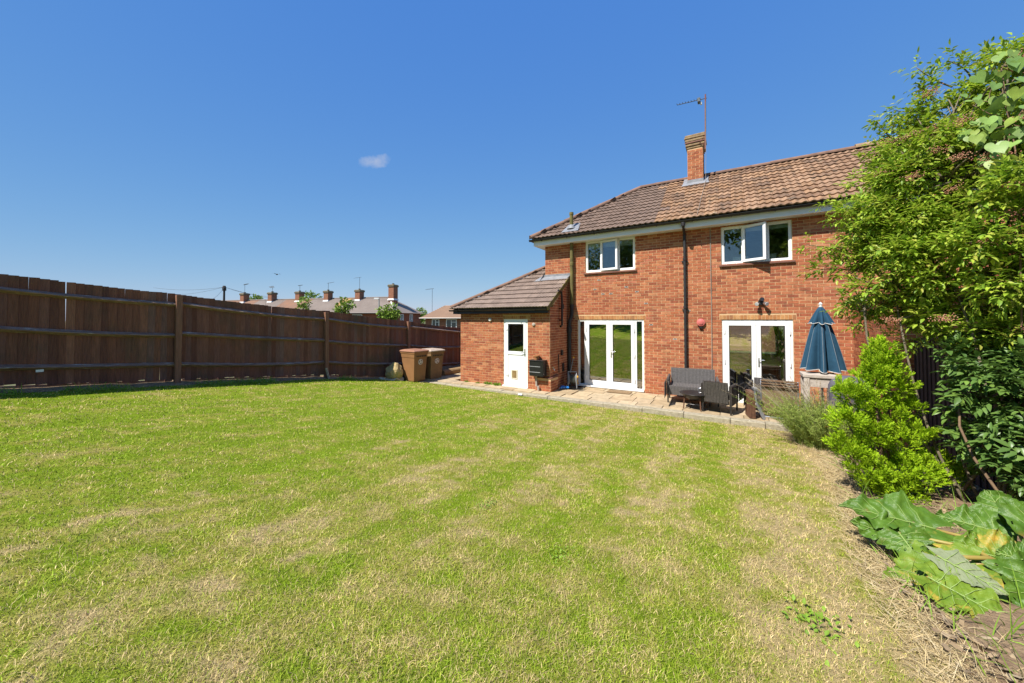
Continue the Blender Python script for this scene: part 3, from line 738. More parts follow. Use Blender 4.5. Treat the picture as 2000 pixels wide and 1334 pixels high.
def door_leaf(parent, x0, x1, z0, z1, y, hinge_left, handle_x=None, bottom=0.12):
    lf = thing_part("door", house, (x0, y, z0))
    m = MB(); frame_box(m, x0, x1, z0, z1, y, y + 0.065, 0.095, bottom); obj("door_frame", m, "upvc", lf, bevel=0.005)
    m = MB(); frame_box(m, x0 + 0.095, x1 - 0.095, z0 + bottom, z1 - 0.095, y + 0.014, y + 0.05, 0.012); obj("glazing_bead", m, "vent_hole", lf)
    obj("pane", pane(x0 + 0.1, x1 - 0.1, z0 + bottom + 0.005, z1 - 0.1, y + 0.03), "door_glass", lf)
    hx = x0 - 0.012 if hinge_left else x1 - 0.012
    for hz in (z0 + 0.22, z0 + 0.95, z1 - 0.25): obj("hinge", MB().box(hx, hx + 0.024, y - 0.016, y + 0.002, hz - 0.05, hz + 0.05).tube([(hx + 0.012, y - 0.014, hz - 0.055), (hx + 0.012, y - 0.014, hz + 0.055)], 0.009), "upvc", lf)
    if handle_x is not None:
        h = MB().box(handle_x - 0.015, handle_x + 0.015, y - 0.009, y + 0.001, z0 + 0.86, z0 + 1.08)
        h.tube([(handle_x, y - 0.005, z0 + 1.03), (handle_x, y - 0.045, z0 + 1.03), (handle_x + 0.11, y - 0.05, z0 + 1.03)], 0.009)
        h.tube([(handle_x, y - 0.016, z0 + 0.92), (handle_x, y - 0.004, z0 + 0.92)], 0.012)
        obj("handle", h, "silver", lf)
    return lf
def french(D, side):
    x0, x1, z0, z1 = D; y = WY + 0.02
    fr = thing_part("door_surround", house, (x0, y, z0))
    m = MB(); frame_box(m, x0 + 0.002, x1 - 0.002, z0 + 0.002, z1 - 0.002, y, y + 0.07, 0.055, 0.05)
    if side:
        for xx in (x0 + 0.235, x1 - 0.235): m.box(xx - 0.03, xx + 0.03, y, y + 0.07, z0 + 0.052, z1 - 0.057)
    obj("outer_frame", m, "upvc", fr, bevel=0.004)
    obj("threshold", MB().box(x0 + 0.002, x1 - 0.002, y - 0.09, y - 0.001, z0 - 0.012, z0 + 0.038), "upvc", fr, bevel=0.004)
    a, b = (x0 + 0.265, x1 - 0.265) if side else (x0 + 0.057, x1 - 0.057)
    c = (a + b) / 2
    if side:
        for p, q in ((x0 + 0.057, x0 + 0.205), (x1 - 0.205, x1 - 0.057)):
            obj("pane", pane(p + 0.004, q - 0.004, z0 + 0.056, z1 - 0.061, y + 0.03), "door_glass", fr)
    door_leaf(fr, a + 0.003, c - 0.002, z0 + 0.053, z1 - 0.058, y - 0.012, True, None, 0.14)
    door_leaf(fr, c + 0.002, b - 0.003, z0 + 0.053, z1 - 0.058, y - 0.012, False, c + 0.05, 0.14)
french(FD1, True); french(FD2, False)
# curtain inside the right-hand doors
V = []; Fc = []; n = 40
for i in range(n + 1):
    t = i / n
    for z, sp in ((0.05, 1.0), (1.1, 0.55), (2.0, 1.0)):
        xx = 1.27 - (0.36 * sp) * t; V.append((xx, WY + 0.36 + 0.035 * math.sin(t * 34), z))
for i in range(n):
    for q in range(2): a = i * 3 + q; Fc.append((a, a + 3, a + 4, a + 1))
obj("curtain", MB().add(V, Fc), "curtain", house, smooth=True)
# table and shelves seen dimly inside
m = MB().box(-3.9, -2.3, 13.0, 13.5, 0.021, 0.75); obj("sideboard", m, "interior_floor", house)
m = MB().box(0.0, 1.2, 12.6, 13.4, 0.70, 0.74)
for a, b in ((0.05, 12.65), (1.12, 12.65), (0.05, 13.33), (1.12, 13.33)): m.box(a, a + 0.04, b, b + 0.04, 0.021, 0.70)
obj("dining_table", m, "interior_floor", house)

# ------------------------------------------------------------------ outbuilding with half-glazed door
EX0, EX1 = -7.69, -4.415
ED = (-5.985, -5.14, 0.05, 2.10)
ext = obj("outbuilding_wall", wall_slab(EX0, EX1, -0.3, 2.42, EY, EY + 0.22, [ED]), "mortar", house)
SOL = (ED[0] - 0.02, ED[1] + 0.09, 2.10, 2.20)
place_bricks(lay_bricks(EX0, EX1, 0.03, 2.42, [ED], soldiers=[SOL]), EY, '-y', ext, 0)
m = MB(); n = int(round((SOL[1] - SOL[0]) / 0.0755)); w = (SOL[1] - SOL[0]) / n
for k in range(n): m.add(brick_box(SOL[0] + k * w + 0.005, SOL[0] + (k + 1) * w - 0.005, SOL[2] + 0.004, SOL[3] - 0.004, EY, '-y'), BF)
obj("soldier_course", m, "soldier_brick", ext)["kind"] = "stuff"
# return wall facing the patio, its top following the roof
TAN_E = 0.62
def eroof(y): return 2.42 + (y - 9.12) * TAN_E
m = MB().add([(EX1, EY + 0.222, -0.3), (EX1, WY, -0.3), (EX1, WY, eroof(WY) - 0.05), (EX1, EY + 0.222, eroof(EY + 0.222) - 0.05),
              (EX1 - 0.22, EY + 0.222, -0.3), (EX1 - 0.22, WY, -0.3), (EX1 - 0.22, WY, eroof(WY) - 0.05), (EX1 - 0.22, EY + 0.222, eroof(EY + 0.222) - 0.05)],
             [(0, 1, 2, 3), (7, 6, 5, 4), (3, 2, 6, 7), (0, 3, 7, 4), (1, 5, 6, 2)])
ret = obj("return_wall", m, "mortar", house)
R_ = lay_bricks(EY, WY, 0.03, 3.4, [])
R_ = [r for r in R_ if r[3] < eroof(r[0]) - 0.06]
place_bricks(R_, EX1, '+x', ret, 0)
obj("left_wall", MB().box(EX0, EX0 + 0.22, EY + 0.222, 15.0, -0.3, 2.42), "mortar", house)
place_bricks(lay_bricks(EY, 15.0, 0.03, 2.42, []), EX0, '-x', [c for c in house.children if c.name.startswith("left_wall")][0], 0)
# plinth ledge at the corner
pl = obj("plinth", MB().box(-4.86, EX1 + 0.05, EY - 0.055, EY + 0.45, -0.2, 0.40), "mortar", house)
place_bricks(lay_bricks(-4.86, EX1 + 0.05, 0.03, 0.40, []), EY - 0.055, '-y', pl, 0)
place_bricks(lay_bricks(EY - 0.055, EY + 0.45, 0.03, 0.40, [], half_start=1), EX1 + 0.05, '+x', pl, 0)
m = MB().hexa([(-4.88, EY - 0.075, 0.40), (EX1 + 0.07, EY - 0.075, 0.40), (EX1 + 0.07, EY + 0.47, 0.40), (-4.88, EY + 0.47, 0.40), (-4.88, EY - 0.075, 0.415), (EX1 + 0.07, EY - 0.075, 0.415), (EX1 + 0.07, EY + 0.47, 0.47), (-4.88, EY + 0.47, 0.47)])
obj("plinth_ledge", m, "sill_tile", house)
# the door
def back_door():
    x0, x1, z0, z1 = ED; y = EY + 0.015
    d = thing_part("door", house, (x0, y, z0))
    m = MB(); frame_box(m, x0 + 0.002, x1 - 0.002, z0 + 0.002, z1 - 0.002, y, y + 0.07, 0.06, 0.04); obj("outer_frame", m, "upvc", d, bevel=0.004)
    a, b, c, e_ = x0 + 0.065, x1 - 0.065, z0 + 0.045, z1 - 0.065; yy = y - 0.012; mid = z0 + 1.02
    m = MB(); frame_box(m, a, b, c, e_, yy, yy + 0.065, 0.085, 0.11); m.box(a + 0.085, b - 0.085, yy, yy + 0.065, mid - 0.05, mid + 0.05); obj("door_frame", m, "upvc", d, bevel=0.005)
    obj("pane", pane(a + 0.085, b - 0.085, mid + 0.05, e_ - 0.085, yy + 0.03), "pane_glass", d)
    obj("lower_panel", MB().box(a + 0.086, b - 0.086, yy + 0.018, yy + 0.05, c + 0.11, mid - 0.051), "upvc", d)
    f = MB(); frame_box(f, a + 0.20, a + 0.42, c + 0.19, c + 0.47, yy + 0.004, yy + 0.02, 0.03); obj("cat_flap_frame", f, "cream_plastic", d)
    obj("cat_flap", MB().box(a + 0.232, a + 0.388, yy + 0.008, yy + 0.014, c + 0.222, c + 0.438), "cat_flap", d)
    for hz in (z0 + 0.35, z1 - 0.3): obj("hinge", MB().box(a - 0.012, a + 0.09, yy - 0.015, yy - 0.001, hz - 0.03, hz + 0.03), "upvc", d)
    h = MB().box(b - 0.05, b - 0.02, yy - 0.009, yy + 0.001, mid - 0.08, mid + 0.14)
    h.tube([(b - 0.035, yy - 0.005, mid + 0.04), (b - 0.035, yy - 0.05, mid + 0.04), (b - 0.14, yy - 0.052, mid + 0.035)], 0.009)
    obj("handle", h, "silver", d)
    obj("threshold", MB().box(x0 - 0.02, x1 + 0.02, EY - 0.06, y - 0.001, z0 - 0.015, z0 + 0.035), "upvc", d, bevel=0.004)
back_door()
obj("outbuilding_floor", MB().box(EX0 + 0.222, EX1 - 0.222, EY + 0.222, WY - 0.002, -0.05, 0.03), "interior_floor", house)
obj("outbuilding_partition", MB().box(EX0 + 0.222, EX1 - 0.222, WY - 0.03, WY - 0.003, 0.03, 2.4), "interior_wall", house)

# ------------------------------------------------------------------ tiled roofs
def tile_piece(ux, gauge, width, rolls=2):
    """one interlocking tile in roof coordinates: u along the eaves, s up the slope, n outward"""
    seg = 6 * rolls; V = []; amp = 0.052 / rolls
    for sv, base in ((gauge * 1.10, 0.004), (0.0, 0.036)):
        for i in range(seg + 1):
            t = i / seg; wv = 0.5 - 0.5 * math.cos(t * 2 * rolls * math.pi)
            V.append((ux + t * (width - 0.004), sv, base + amp * wv ** 1.3))
    for i in range(seg + 1):
        t = i / seg; wv = 0.5 - 0.5 * math.cos(t * 2 * rolls * math.pi)
        V.append((ux + t * (width - 0.004), 0.003, 0.004 + amp * 0.8 * wv ** 1.3))
    Fc = []; n = seg + 1
    for i in range(seg):
        Fc.append((i + 1, i, n + i, n + i + 1)); Fc.append((n + i, 2 * n + i, 2 * n + i + 1, n + i + 1))
    return V, Fc
TILES = []   # (score, verts, faces, material, parent)
def clip_poly(V, Fc, planes):
    bm = bmesh.new(); vs_ = [bm.verts.new(p) for p in V]
    for q in Fc: bm.faces.new([vs_[i] for i in q])
    for co, no in planes:
        geom = bm.verts[:] + bm.edges[:] + bm.faces[:]
        bmesh.ops.bisect_plane(bm, geom=geom, plane_co=co, plane_no=no, clear_outer=True)
    bm.verts.ensure_lookup_table(); bm.verts.index_update()
    V2 = [tuple(v.co) for v in bm.verts]; F2 = [tuple(v.index for v in f.verts) for f in bm.faces]; bm.free()
    return V2, F2
def tile_slope(parent, x0, x1, y0, z0, tan, rows, gauge, width, planes, matf, rolls=2):
    ang = math.atan(tan); c, s = math.cos(ang), math.sin(ang)
    ncol = int(math.ceil((x1 - x0) / width))
    for r in range(rows):
        for k in range(ncol):
            ux = x0 + k * width
            V, Fc = tile_piece(0, gauge, width, rolls)
            jz = random.uniform(-0.002, 0.004); sl = random.uniform(-0.006, 0.006)
            P = [(ux + p[0], y0 + (r * gauge + p[1] + sl) * c - (p[2] + jz) * s, z0 + (r * gauge + p[1] + sl) * s + (p[2] + jz) * c) for p in V]
            keep = True; need = []
            for co, no in planes:
                d = [(p[0] - co[0]) * no[0] + (p[1] - co[1]) * no[1] + (p[2] - co[2]) * no[2] for p in P]
                if min(d) > 0: keep = False; break
                if max(d) > 0: need.append((co, no))
            if not keep: continue
            F2 = Fc
            if need:
                P, F2 = clip_poly(P, Fc, need)
                if not F2: continue
            ctr = np.mean(np.array(P), 0); px, py, dd = bearing(ctr)
            vis = dd > 0 and 800 < px < 1700
            TILES.append(((1 / dd if vis else 0) * (1 if not need else 0.8), P, F2, matf(ctr[0], r), parent))
E_Y, E_Z, TAN_M = 10.36, 4.72, 0.70
RIDGE_Y = 13.29; RIDGE_Z = E_Z + (RIDGE_Y - E_Y) * TAN_M
HX = -5.62                       # left eaves corner
roof = obj("roof", MB().add([(HX + 0.05, E_Y + 0.05, E_Z - 0.02), (8.5, E_Y + 0.05, E_Z - 0.02), (8.5, RIDGE_Y, RIDGE_Z - 0.03), (HX + RIDGE_Y - E_Y, RIDGE_Y, RIDGE_Z - 0.03), (HX + 0.05, 2 * RIDGE_Y - E_Y, E_Z - 0.02), (8.5, 2 * RIDGE_Y - E_Y, E_Z - 0.02)],
                            [(0, 1, 2, 3), (3, 2, 5, 4), (0, 3, 4), (1, 5, 2)]), "roof_felt", house)
inv2 = 1 / math.sqrt(2)
def main_mat(x, r):
    return "tile_new" if x + 0.012 * r < -1.62 + 0.34 * (random.random() - 0.5) else "tile_old"
tile_slope(roof, HX - 0.02, 8.5, E_Y, E_Z, TAN_M, 13, 0.2755, 0.30, [((HX, E_Y, 0), (-inv2, inv2, 0))], main_mat)
# hip side facing the left
ang = math.atan(TAN_M); c_, s_ = math.cos(ang), math.sin(ang)
ms = MB()
for r in range(13):
    for k in range(24):
        V, Fc = tile_piece(0, 0.2755, 0.30)
        yy = 2 * RIDGE_Y - E_Y - k * 0.30
        P = [(HX + (r * 0.2755 + p[1]) * c_ - p[2] * s_, yy - p[0], E_Z + (r * 0.2755 + p[1]) * s_ + p[2] * c_) for p in V]
        ctr = np.mean(np.array(P), 0)
        lim = ctr[0] - HX
        if ctr[1] < E_Y + lim or ctr[1] > 2 * RIDGE_Y - E_Y - lim: continue
        ms.add(P, Fc)
obj("hip_side_tiles", ms, "tile_new", roof)["kind"] = "stuff"
# outbuilding roof
EHX = -7.93
eroof_o = obj("outbuilding_roof", MB().add([(EHX + 0.03, 9.16, 2.40), (EX1 + 0.03, 9.16, 2.40), (EX1 + 0.03, WY - 0.01, eroof(WY) - 0.03), (XL - 0.005, WY - 0.01, eroof(WY) - 0.03), (XL - 0.005, 9.15 + (XL - EHX), eroof(9.12 + XL - EHX) - 0.03), (EHX + 0.03, 15.2, 2.40), (XL - 0.005, 15.2, eroof(9.12 + XL - EHX) - 0.03)],
                                     [(0, 1, 2, 3, 4), (0, 4, 6, 5)]), "roof_felt", house)
tile_slope(eroof_o, EHX - 0.03, EX1 + 0.05, 9.10, 2.425, TAN_E, 11, 0.283, 0.30,
           [((EHX, 9.10, 0), (-inv2, inv2, 0)), ((0, WY - 0.012, 0), (0, 1, 0))], lambda x, r: "tile_lean", 3)
# the strip of that slope beside the house corner, beyond the rear wall line
tile_slope(eroof_o, EHX - 0.03, XL - 0.0, 9.10, 2.425, TAN_E, 11, 0.283, 0.30,
           [((EHX, 9.10, 0), (-inv2, inv2, 0)), ((0, WY - 0.011, 0), (0, -1, 0)), ((XL - 0.012, 0, 0), (1, 0, 0))], lambda x, r: "tile_lean", 3)
ms = MB(); ang = math.atan(TAN_E); c_, s_ = math.cos(ang), math.sin(ang)
for r in range(10):
    for k in range(20):
        V, Fc = tile_piece(0, 0.283, 0.30); yy = 15.2 - k * 0.3
        P = [(EHX + (r * 0.283 + p[1]) * c_ - p[2] * s_, yy - p[0], 2.425 + (r * 0.283 + p[1]) * s_ + p[2] * c_) for p in V]
        ctr = np.mean(np.array(P), 0)
        if ctr[1] < 9.10 + ctr[0] - EHX + 0.05 or ctr[0] > XL - 0.14: continue
        ms.add(P, Fc)
obj("hip_side_tiles", ms, "tile_new", eroof_o)["kind"] = "stuff"
TILES.sort(key=lambda t: -t[0])
for sc_, P, F2, mt, par in TILES[:300]:
    obj("roof_tile", MB().add(P, F2), mt, par)
for par in (roof, eroof_o):
    for mt in ("tile_new", "tile_old", "tile_lean"):
        mm = MB()
        for sc_, P, F2, mt2, p2 in TILES[300:]:
            if mt2 == mt and p2 is par: mm.add(P, F2)
        if mm.v: obj("tile_courses", mm, mt, par)["kind"] = "stuff"
def ridge_run(a, b, r, length, parent, matf, sag=0.0):
    a = Vector(a); b = Vector(b); n = max(1, int((b - a).length / length)); d = (b - a) / n
    side = d.cross(Vector((0, 0, 1))).normalized(); up = side.cross(d).normalized()
    for k in range(n):
        p = a + d * k; q = a + d * (k + 1.03); V = []
        jj = random.uniform(-0.006, 0.006)
        for e_, rr in ((p, r), (q, r * 0.96)):
            for i in range(9):
                t = math.pi * (-0.08 + 1.16 * i / 8); V.append(e_ + side * (math.cos(t) * rr) + up * (math.sin(t) * rr * 0.8 + jj))
        Fc = [(i, i + 1, 10 + i, 9 + i) for i in range(8)] + [tuple(range(8, -1, -1)), tuple(range(9, 18))]
        obj("ridge_tile", MB().add(V, Fc), matf(k), parent)
HIP_TOP = (HX + RIDGE_Y - E_Y, RIDGE_Y, RIDGE_Z + 0.03)
ridge_run((HX + 0.02, E_Y + 0.02, E_Z + 0.06), HIP_TOP, 0.11, 0.42, roof, lambda k: "ridge_tile")
ridge_run(HIP_TOP, (3.0, RIDGE_Y, RIDGE_Z + 0.03), 0.105, 0.45, roof, lambda k: "ridge_tile")
ridge_run((3.0, RIDGE_Y, RIDGE_Z + 0.045), (8.5, RIDGE_Y, RIDGE_Z + 0.045), 0.13, 0.45, roof, lambda k: "ridge_old")
ridge_run((EHX + 0.02, 9.12, 2.48), (XL - 0.02, 9.10 + XL - EHX, eroof(9.10 + XL - EHX) + 0.06), 0.09, 0.42, eroof_o, lambda k: "ridge_tile")
# fascia, soffit, gutter
m = MB().box(HX + 0.10, 8.4, E_Y + 0.10, E_Y + 0.13, E_Z - 0.21, E_Z - 0.012); obj("fascia", m, "upvc_fascia", house)
m = MB().box(HX + 0.10, 8.4, E_Y + 0.131, WY - 0.012, E_Z - 0.205, E_Z - 0.19); obj("soffit", m, "upvc_fascia", house)
m = MB().box(HX + 0.10, HX + 0.13, E_Y + 0.131, 16.0, E_Z - 0.21, E_Z - 0.012); obj("fascia", m, "upvc_fascia", house)
m = MB().box(HX + 0.131, XL - 0.002, WY - 0.011, 16.0, E_Z - 0.205, E_Z - 0.19); obj("soffit", m, "upvc_fascia", house)
def gutter(a, b, r, parent, material, nbr):
    a = Vector(a); b = Vector(b); d = (b - a).normalized(); side = d.cross(Vector((0, 0, 1))).normalized()
    V = []
    for e_ in (a, b):
        for rr in (r, r - 0.006):
            for i in range(9):
                t = math.pi * (1 + i / 8); V.append(e_ + side * (math.cos(t) * rr) + Vector((0, 0, math.sin(t) * rr)))
    Fc = []
    for i in range(8): Fc.append((i, i + 1, 18 + i + 1, 18 + i)); Fc.append((9 + i + 1, 9 + i, 27 + i, 27 + i + 1))
    Fc += [(0, 18, 27, 9), (8, 17, 35, 26)]
    for o_ in (0, 18):
        for i in range(8): Fc.append((o_ + i, o_ + 9 + i, o_ + 10 + i, o_ + i + 1))
    g = obj("gutter", MB().add(V, Fc), material, parent)
    for k in range(nbr):
        p = a + (b - a) * ((k + 0.5) / nbr)
        mm = MB(); pts = []
        for i in range(9):
            t = math.pi * (1 + i / 8); pts.append(p + side * (math.cos(t) * (r + 0.004)) + Vector((0, 0, math.sin(t) * (r + 0.004))))
        for i in range(8): mm.bar(pts[i], pts[i + 1], 0.028, 0.008, up=d)
        obj("gutter_bracket", mm, material, g)
gutter((HX - 0.02, E_Y + 0.035, E_Z - 0.015), (8.4, E_Y + 0.035, E_Z - 0.015), 0.058, house, "black_plastic", 16)
gutter((HX + 0.035, E_Y + 0.0, E_Z - 0.017), (HX + 0.035, 16.0, E_Z - 0.017), 0.056, house, "black_plastic", 6)
m = MB().box(EHX + 0.06, EX1 + 0.02, EY - 0.175, EY - 0.15, 2.27, 2.40); obj("fascia", m, "black_plastic", house)
m = MB().box(EHX + 0.06, EX1 + 0.02, EY - 0.149, EY - 0.012, 2.28, 2.295); obj("soffit", m, "black_plastic", house)
gutter((EHX - 0.06, 9.135, 2.40), (EX1 + 0.02, 9.135, 2.40), 0.052, house, "black_plastic", 5)
m = MB().box(EHX + 0.06, EHX + 0.08, EY - 0.149, 15.1, 2.27, 2.40); obj("fascia", m, "black_plastic", house)
# verge board on the right edge of the outbuilding roof
mv = MB(); mv.bar((EX1 + 0.035, 9.12, 2.395), (EX1 + 0.035, WY - 0.005, eroof(WY) - 0.025), 0.03, 0.12); obj("verge_board", mv, "mossy_pipe", house)
# lead flashings
m = MB().box(XL - 0.02, EX1 + 0.06, WY - 0.03, WY - 0.009, eroof(WY) + 0.02, eroof(WY) + 0.13)
m.hexa([(XL - 0.10, WY - 0.24, eroof(WY - 0.24) + 0.064), (EX1 + 0.02, WY - 0.20, eroof(WY - 0.20) + 0.064), (EX1 + 0.06, WY - 0.012, eroof(WY) + 0.062), (XL - 0.05, WY - 0.012, eroof(WY) + 0.062),
        (XL - 0.10, WY - 0.24, eroof(WY - 0.24) + 0.072), (EX1 + 0.02, WY - 0.20, eroof(WY - 0.20) + 0.072), (EX1 + 0.06, WY - 0.012, eroof(WY) + 0.072), (XL - 0.05, WY - 0.012, eroof(WY) + 0.072)])
m.hexa([(XL - 0.30, WY - 0.26, eroof(WY - 0.26) + 0.063), (XL - 0.08, WY - 0.26, eroof(WY - 0.26) + 0.063), (XL - 0.012, WY + 0.10, eroof(WY + 0.10) + 0.066), (XL - 0.12, WY + 0.10, eroof(WY + 0.1) + 0.066),
        (XL - 0.30, WY - 0.26, eroof(WY - 0.26) + 0.069), (XL - 0.08, WY - 0.26, eroof(WY - 0.26) + 0.069), (XL - 0.012, WY + 0.10, eroof(WY + 0.10) + 0.25), (XL - 0.06, WY + 0.10, eroof(WY + 0.1) + 0.08)])
obj("lead_flashing", m, "lead", house)
def mroof(y): return E_Z + (y - E_Y) * TAN_M
# soil vent pipe through the roof
SPX = -4.27
m = MB(); yy = E_Y + 0.30; zz = mroof(yy)
m.hexa([(SPX - 0.26, yy - 0.22, mroof(yy - 0.22) + 0.062), (SPX + 0.30, yy - 0.22, mroof(yy - 0.22) + 0.062), (SPX + 0.2, yy + 0.28, mroof(yy + 0.28) + 0.062), (SPX - 0.2, yy + 0.28, mroof(yy + 0.28) + 0.062),
        (SPX - 0.24, yy - 0.2, mroof(yy - 0.2) + 0.07), (SPX + 0.28, yy - 0.2, mroof(yy - 0.2) + 0.07), (SPX + 0.15, yy + 0.26, mroof(yy + 0.26) + 0.08), (SPX - 0.15, yy + 0.26, mroof(yy + 0.26) + 0.08)])
m.lathe([(0.15, zz + 0.03), (0.11, zz + 0.10), (0.072, zz + 0.16)], (SPX, yy, 0), 16); obj("lead_slate", m, "lead", roof)
obj("vent_pipe", MB().lathe([(0.056, zz - 0.1), (0.056, zz + 0.48), (0.066, zz + 0.48), (0.066, zz + 0.56), (0.05, zz + 0.56), (0.05, zz + 0.5)], (SPX, yy, 0), 16), "mossy_pipe", roof, smooth=False)
# soil pipe down the wall
py_ = WY - 0.10
sp = MB(); sp.lathe([(0.055, 2.55), (0.055, 4.52)], (SPX, py_, 0), 16)
for z in (3.88, 2.60): sp.lathe([(0.055, z - 0.09), (0.068, z - 0.09), (0.070, z), (0.055, z + 0.02)], (SPX, py_, 0), 16)
obj("soil_pipe", sp, "mossy_pipe", house, smooth=False)
sp = MB(); sp.tube([(SPX, py_, 2.56), (SPX, py_, 2.30), (SPX - 0.01, py_ - 0.01, 2.20), (SPX - 0.06, py_ - 0.03, 2.06), (SPX - 0.075, py_ - 0.03, 1.98), (SPX - 0.075, py_ - 0.03, 1.7)], 0.056, 14)
sp.lathe([(0.06, 0.03), (0.06, 1.80)], (SPX - 0.075, py_ - 0.03, 0), 14); sp.lathe([(0.06, 1.66), (0.075, 1.68), (0.075, 1.85), (0.06, 1.87)], (SPX - 0.075, py_ - 0.03, 0), 14)
sp.lathe([(0.056, 2.45), (0.07, 2.46), (0.07, 2.58), (0.056, 2.6)], (SPX, py_, 0), 14)
obj("soil_pipe", sp, "cast_iron", house)
# rainwater pipe
RPX = -1.03
sp = MB(); sp.tube([(RPX, E_Y + 0.04, E_Z - 0.07), (RPX, E_Y + 0.04, E_Z - 0.14), (RPX, WY - 0.075, E_Z - 0.32), (RPX, WY - 0.075, E_Z - 0.42)], 0.036, 12); sp.lathe([(0.036, 0.05), (0.036, E_Z - 0.3)], (RPX, WY - 0.075, 0), 12)
for z in (0.55, 2.42, 3.72): sp.lathe([(0.036, z - 0.03), (0.046, z - 0.03), (0.046, z + 0.03), (0.036, z + 0.03)], (RPX, WY - 0.075, 0), 12); 
for z in (0.6, 2.35, 3.66): sp.box(RPX - 0.075, RPX + 0.075, WY - 0.05, WY - 0.009, z - 0.02, z + 0.02)
sp.lathe([(0.05, E_Z - 0.16), (0.055, E_Z - 0.1), (0.055, E_Z - 0.065)], (RPX, E_Y + 0.04, 0), 12)
obj("rainwater_pipe", sp, "cast_iron", house)
# overflow pipes on the outbuilding's return wall
sp = MB(); sp.tube([(EX1 + 0.09, 9.75, eroof(9.75) + 0.14), (EX1 + 0.09, 9.98, eroof(9.75) + 0.12), (EX1 + 0.09, 10.02, 2.65), (EX1 + 0.09, 10.02, 1.92), (EX1 + 0.09, 9.90, 1.88)], 0.032, 10)
sp.box(EX1 + 0.001, EX1 + 0.1, 9.98, 10.06, 2.4, 2.43); sp.box(EX1 + 0.001, EX1 + 0.1, 9.98, 10.06, 2.05, 2.08)
obj("overflow_pipe", sp, "black_plastic", house)
sp = MB(); sp.tube([(EX1 + 0.02, 9.9, 1.05), (EX1 + 0.04, 9.9, 0.5)], 0.014, 8); sp.box(EX1 + 0.008, EX1 + 0.05, 10.1, 10.2, 1.0, 1.16); sp.box(EX1 + 0.008, EX1 + 0.03, 10.2, 10.32, 0.5, 0.75); obj("cable_box", sp, "black_plastic", house)
obj("wall_vent", MB().box(EX1 + 0.008, EX1 + 0.028, 10.25, 10.33, 2.42, 2.56), "vent_hole", house)
sp = MB(); sp.tube([(EX1, 9.48, 0.66), (EX1 + 0.07, 9.48, 0.66), (EX1 + 0.09, 9.48, 0.62)], 0.016, 8); sp.box(EX1 + 0.04, EX1 + 0.06, 9.43, 9.53, 0.70, 0.715); sp.tube([(EX1 + 0.05, 9.48, 0.66), (EX1 + 0.05, 9.48, 0.71)], 0.01, 8)
obj("garden_tap", sp, "silver", house)
obj("wall_cable", MB().tube([(-0.42, WY - 0.016, 0.1), (-0.41, WY - 0.016, 2.0), (-0.42, WY - 0.016, 4.5)], 0.011, 6), "cable", house)
m = MB(); m.lathe([(0.05, 0), (0.055, 0.02), (0.04, 0.05)], (-6.48, EY - 0.006, 2.08), 10, '-y'); obj("outbuilding_light", m, "white_plastic", house)
m = MB(); m.lathe([(0.05, 0), (0.052, 0.02), (0.035, 0.035), (0.012, 0.04)], (-4.93, EY - 0.006, 1.94), 12, '-y'); obj("outbuilding_lamp", m, "mortar_patch", house)
# chimney
CX0, CX1, CY0, CY1 = -1.115, -0.675, 12.78, 13.42
ch = obj("chimney", MB().box(CX0, CX1, CY0, CY1, RIDGE_Z - 0.7, 8.02), "mortar", roof)
def chim_bricks(pl, ax, a, b, z0, z1, half, par, name="brickwork"):
    mm = MB()
    for r in lay_bricks(a, b, z0, z1, [], half_start=half): mm.add(brick_box(*r, pl, ax), BF)
    obj(name, mm, "brick", par)["kind"] = "stuff"
for z0, z1, g in ((mroof(CY0), 7.62, 0.0),):
    mm = MB()
    for r in lay_bricks(CX0, CX1, z0, z1, []): mm.add(brick_box(*r, CY0, '-y'), BF)
    for r in lay_bricks(CY0, CY1, z0, z1, [], half_start=1): mm.add(brick_box(*r, CX1, '+x'), BF)
    for r in lay_bricks(CY0, CY1, z0, z1, [], half_start=1): mm.add(brick_box(*r, CX0, '-x'), BF)
    o = obj("chimney_bricks", mm, "brick", roof); o["kind"] = "stuff"
m = MB()
for k, (z0, z1, g) in enumerate(((7.60, 7.67, 0.025), (7.67, 7.74, 0.055), (7.74, 7.815, 0.055), (7.815, 7.90, 0.065), (7.90, 7.965, 0.085), (7.965, 8.03, 0.065))):
    m.box(CX0 - g, CX1 + g, CY0 - g, CY1 + g, z0 + 0.003, z1 - 0.003)
obj("chimney_head", m, "chimney_cap", roof, bevel=0.012)
V = []
random.seed(5)
mm = MB(); n = 6
for i in range(n + 1):
    for j in range(n + 1):
        ed = min(i, j, n - i, n - j); mm.v.append((CX0 - 0.03 + (CX1 - CX0 + 0.06) * i / n, CY0 - 0.03 + (CY1 - CY0 + 0.06) * j / n, 8.02 + 0.028 * min(ed, 2) + random.uniform(-0.012, 0.018)))
for i in range(n):
    for j in range(n): a = i * (n + 1) + j; mm.f.append((a, a + n + 1, a + n + 2, a + 1))
obj("chimney_flaunching", mm, "chimney_cap", roof)
m = MB().box(CX0 - 0.012, CX1 + 0.012, CY0 - 0.014, CY1, mroof(CY0) + 0.02, mroof(CY0) + 0.17)
yf = CY0 - 0.16
m.hexa([(CX0 - 0.17, yf, mroof(yf) + 0.06), (CX1 + 0.17, yf, mroof(yf) + 0.06), (CX1 + 0.15, CY0 + 0.02, mroof(CY0 + 0.02) + 0.06), (CX0 - 0.15, CY0 + 0.02, mroof(CY0 + 0.02) + 0.06),
        (CX0 - 0.17, yf, mroof(yf) + 0.07), (CX1 + 0.17, yf, mroof(yf) + 0.07), (CX1 + 0.13, CY0 + 0.02, mroof(CY0 + 0.02) + 0.085), (CX0 - 0.13, CY0 + 0.02, mroof(CY0 + 0.02) + 0.085)])
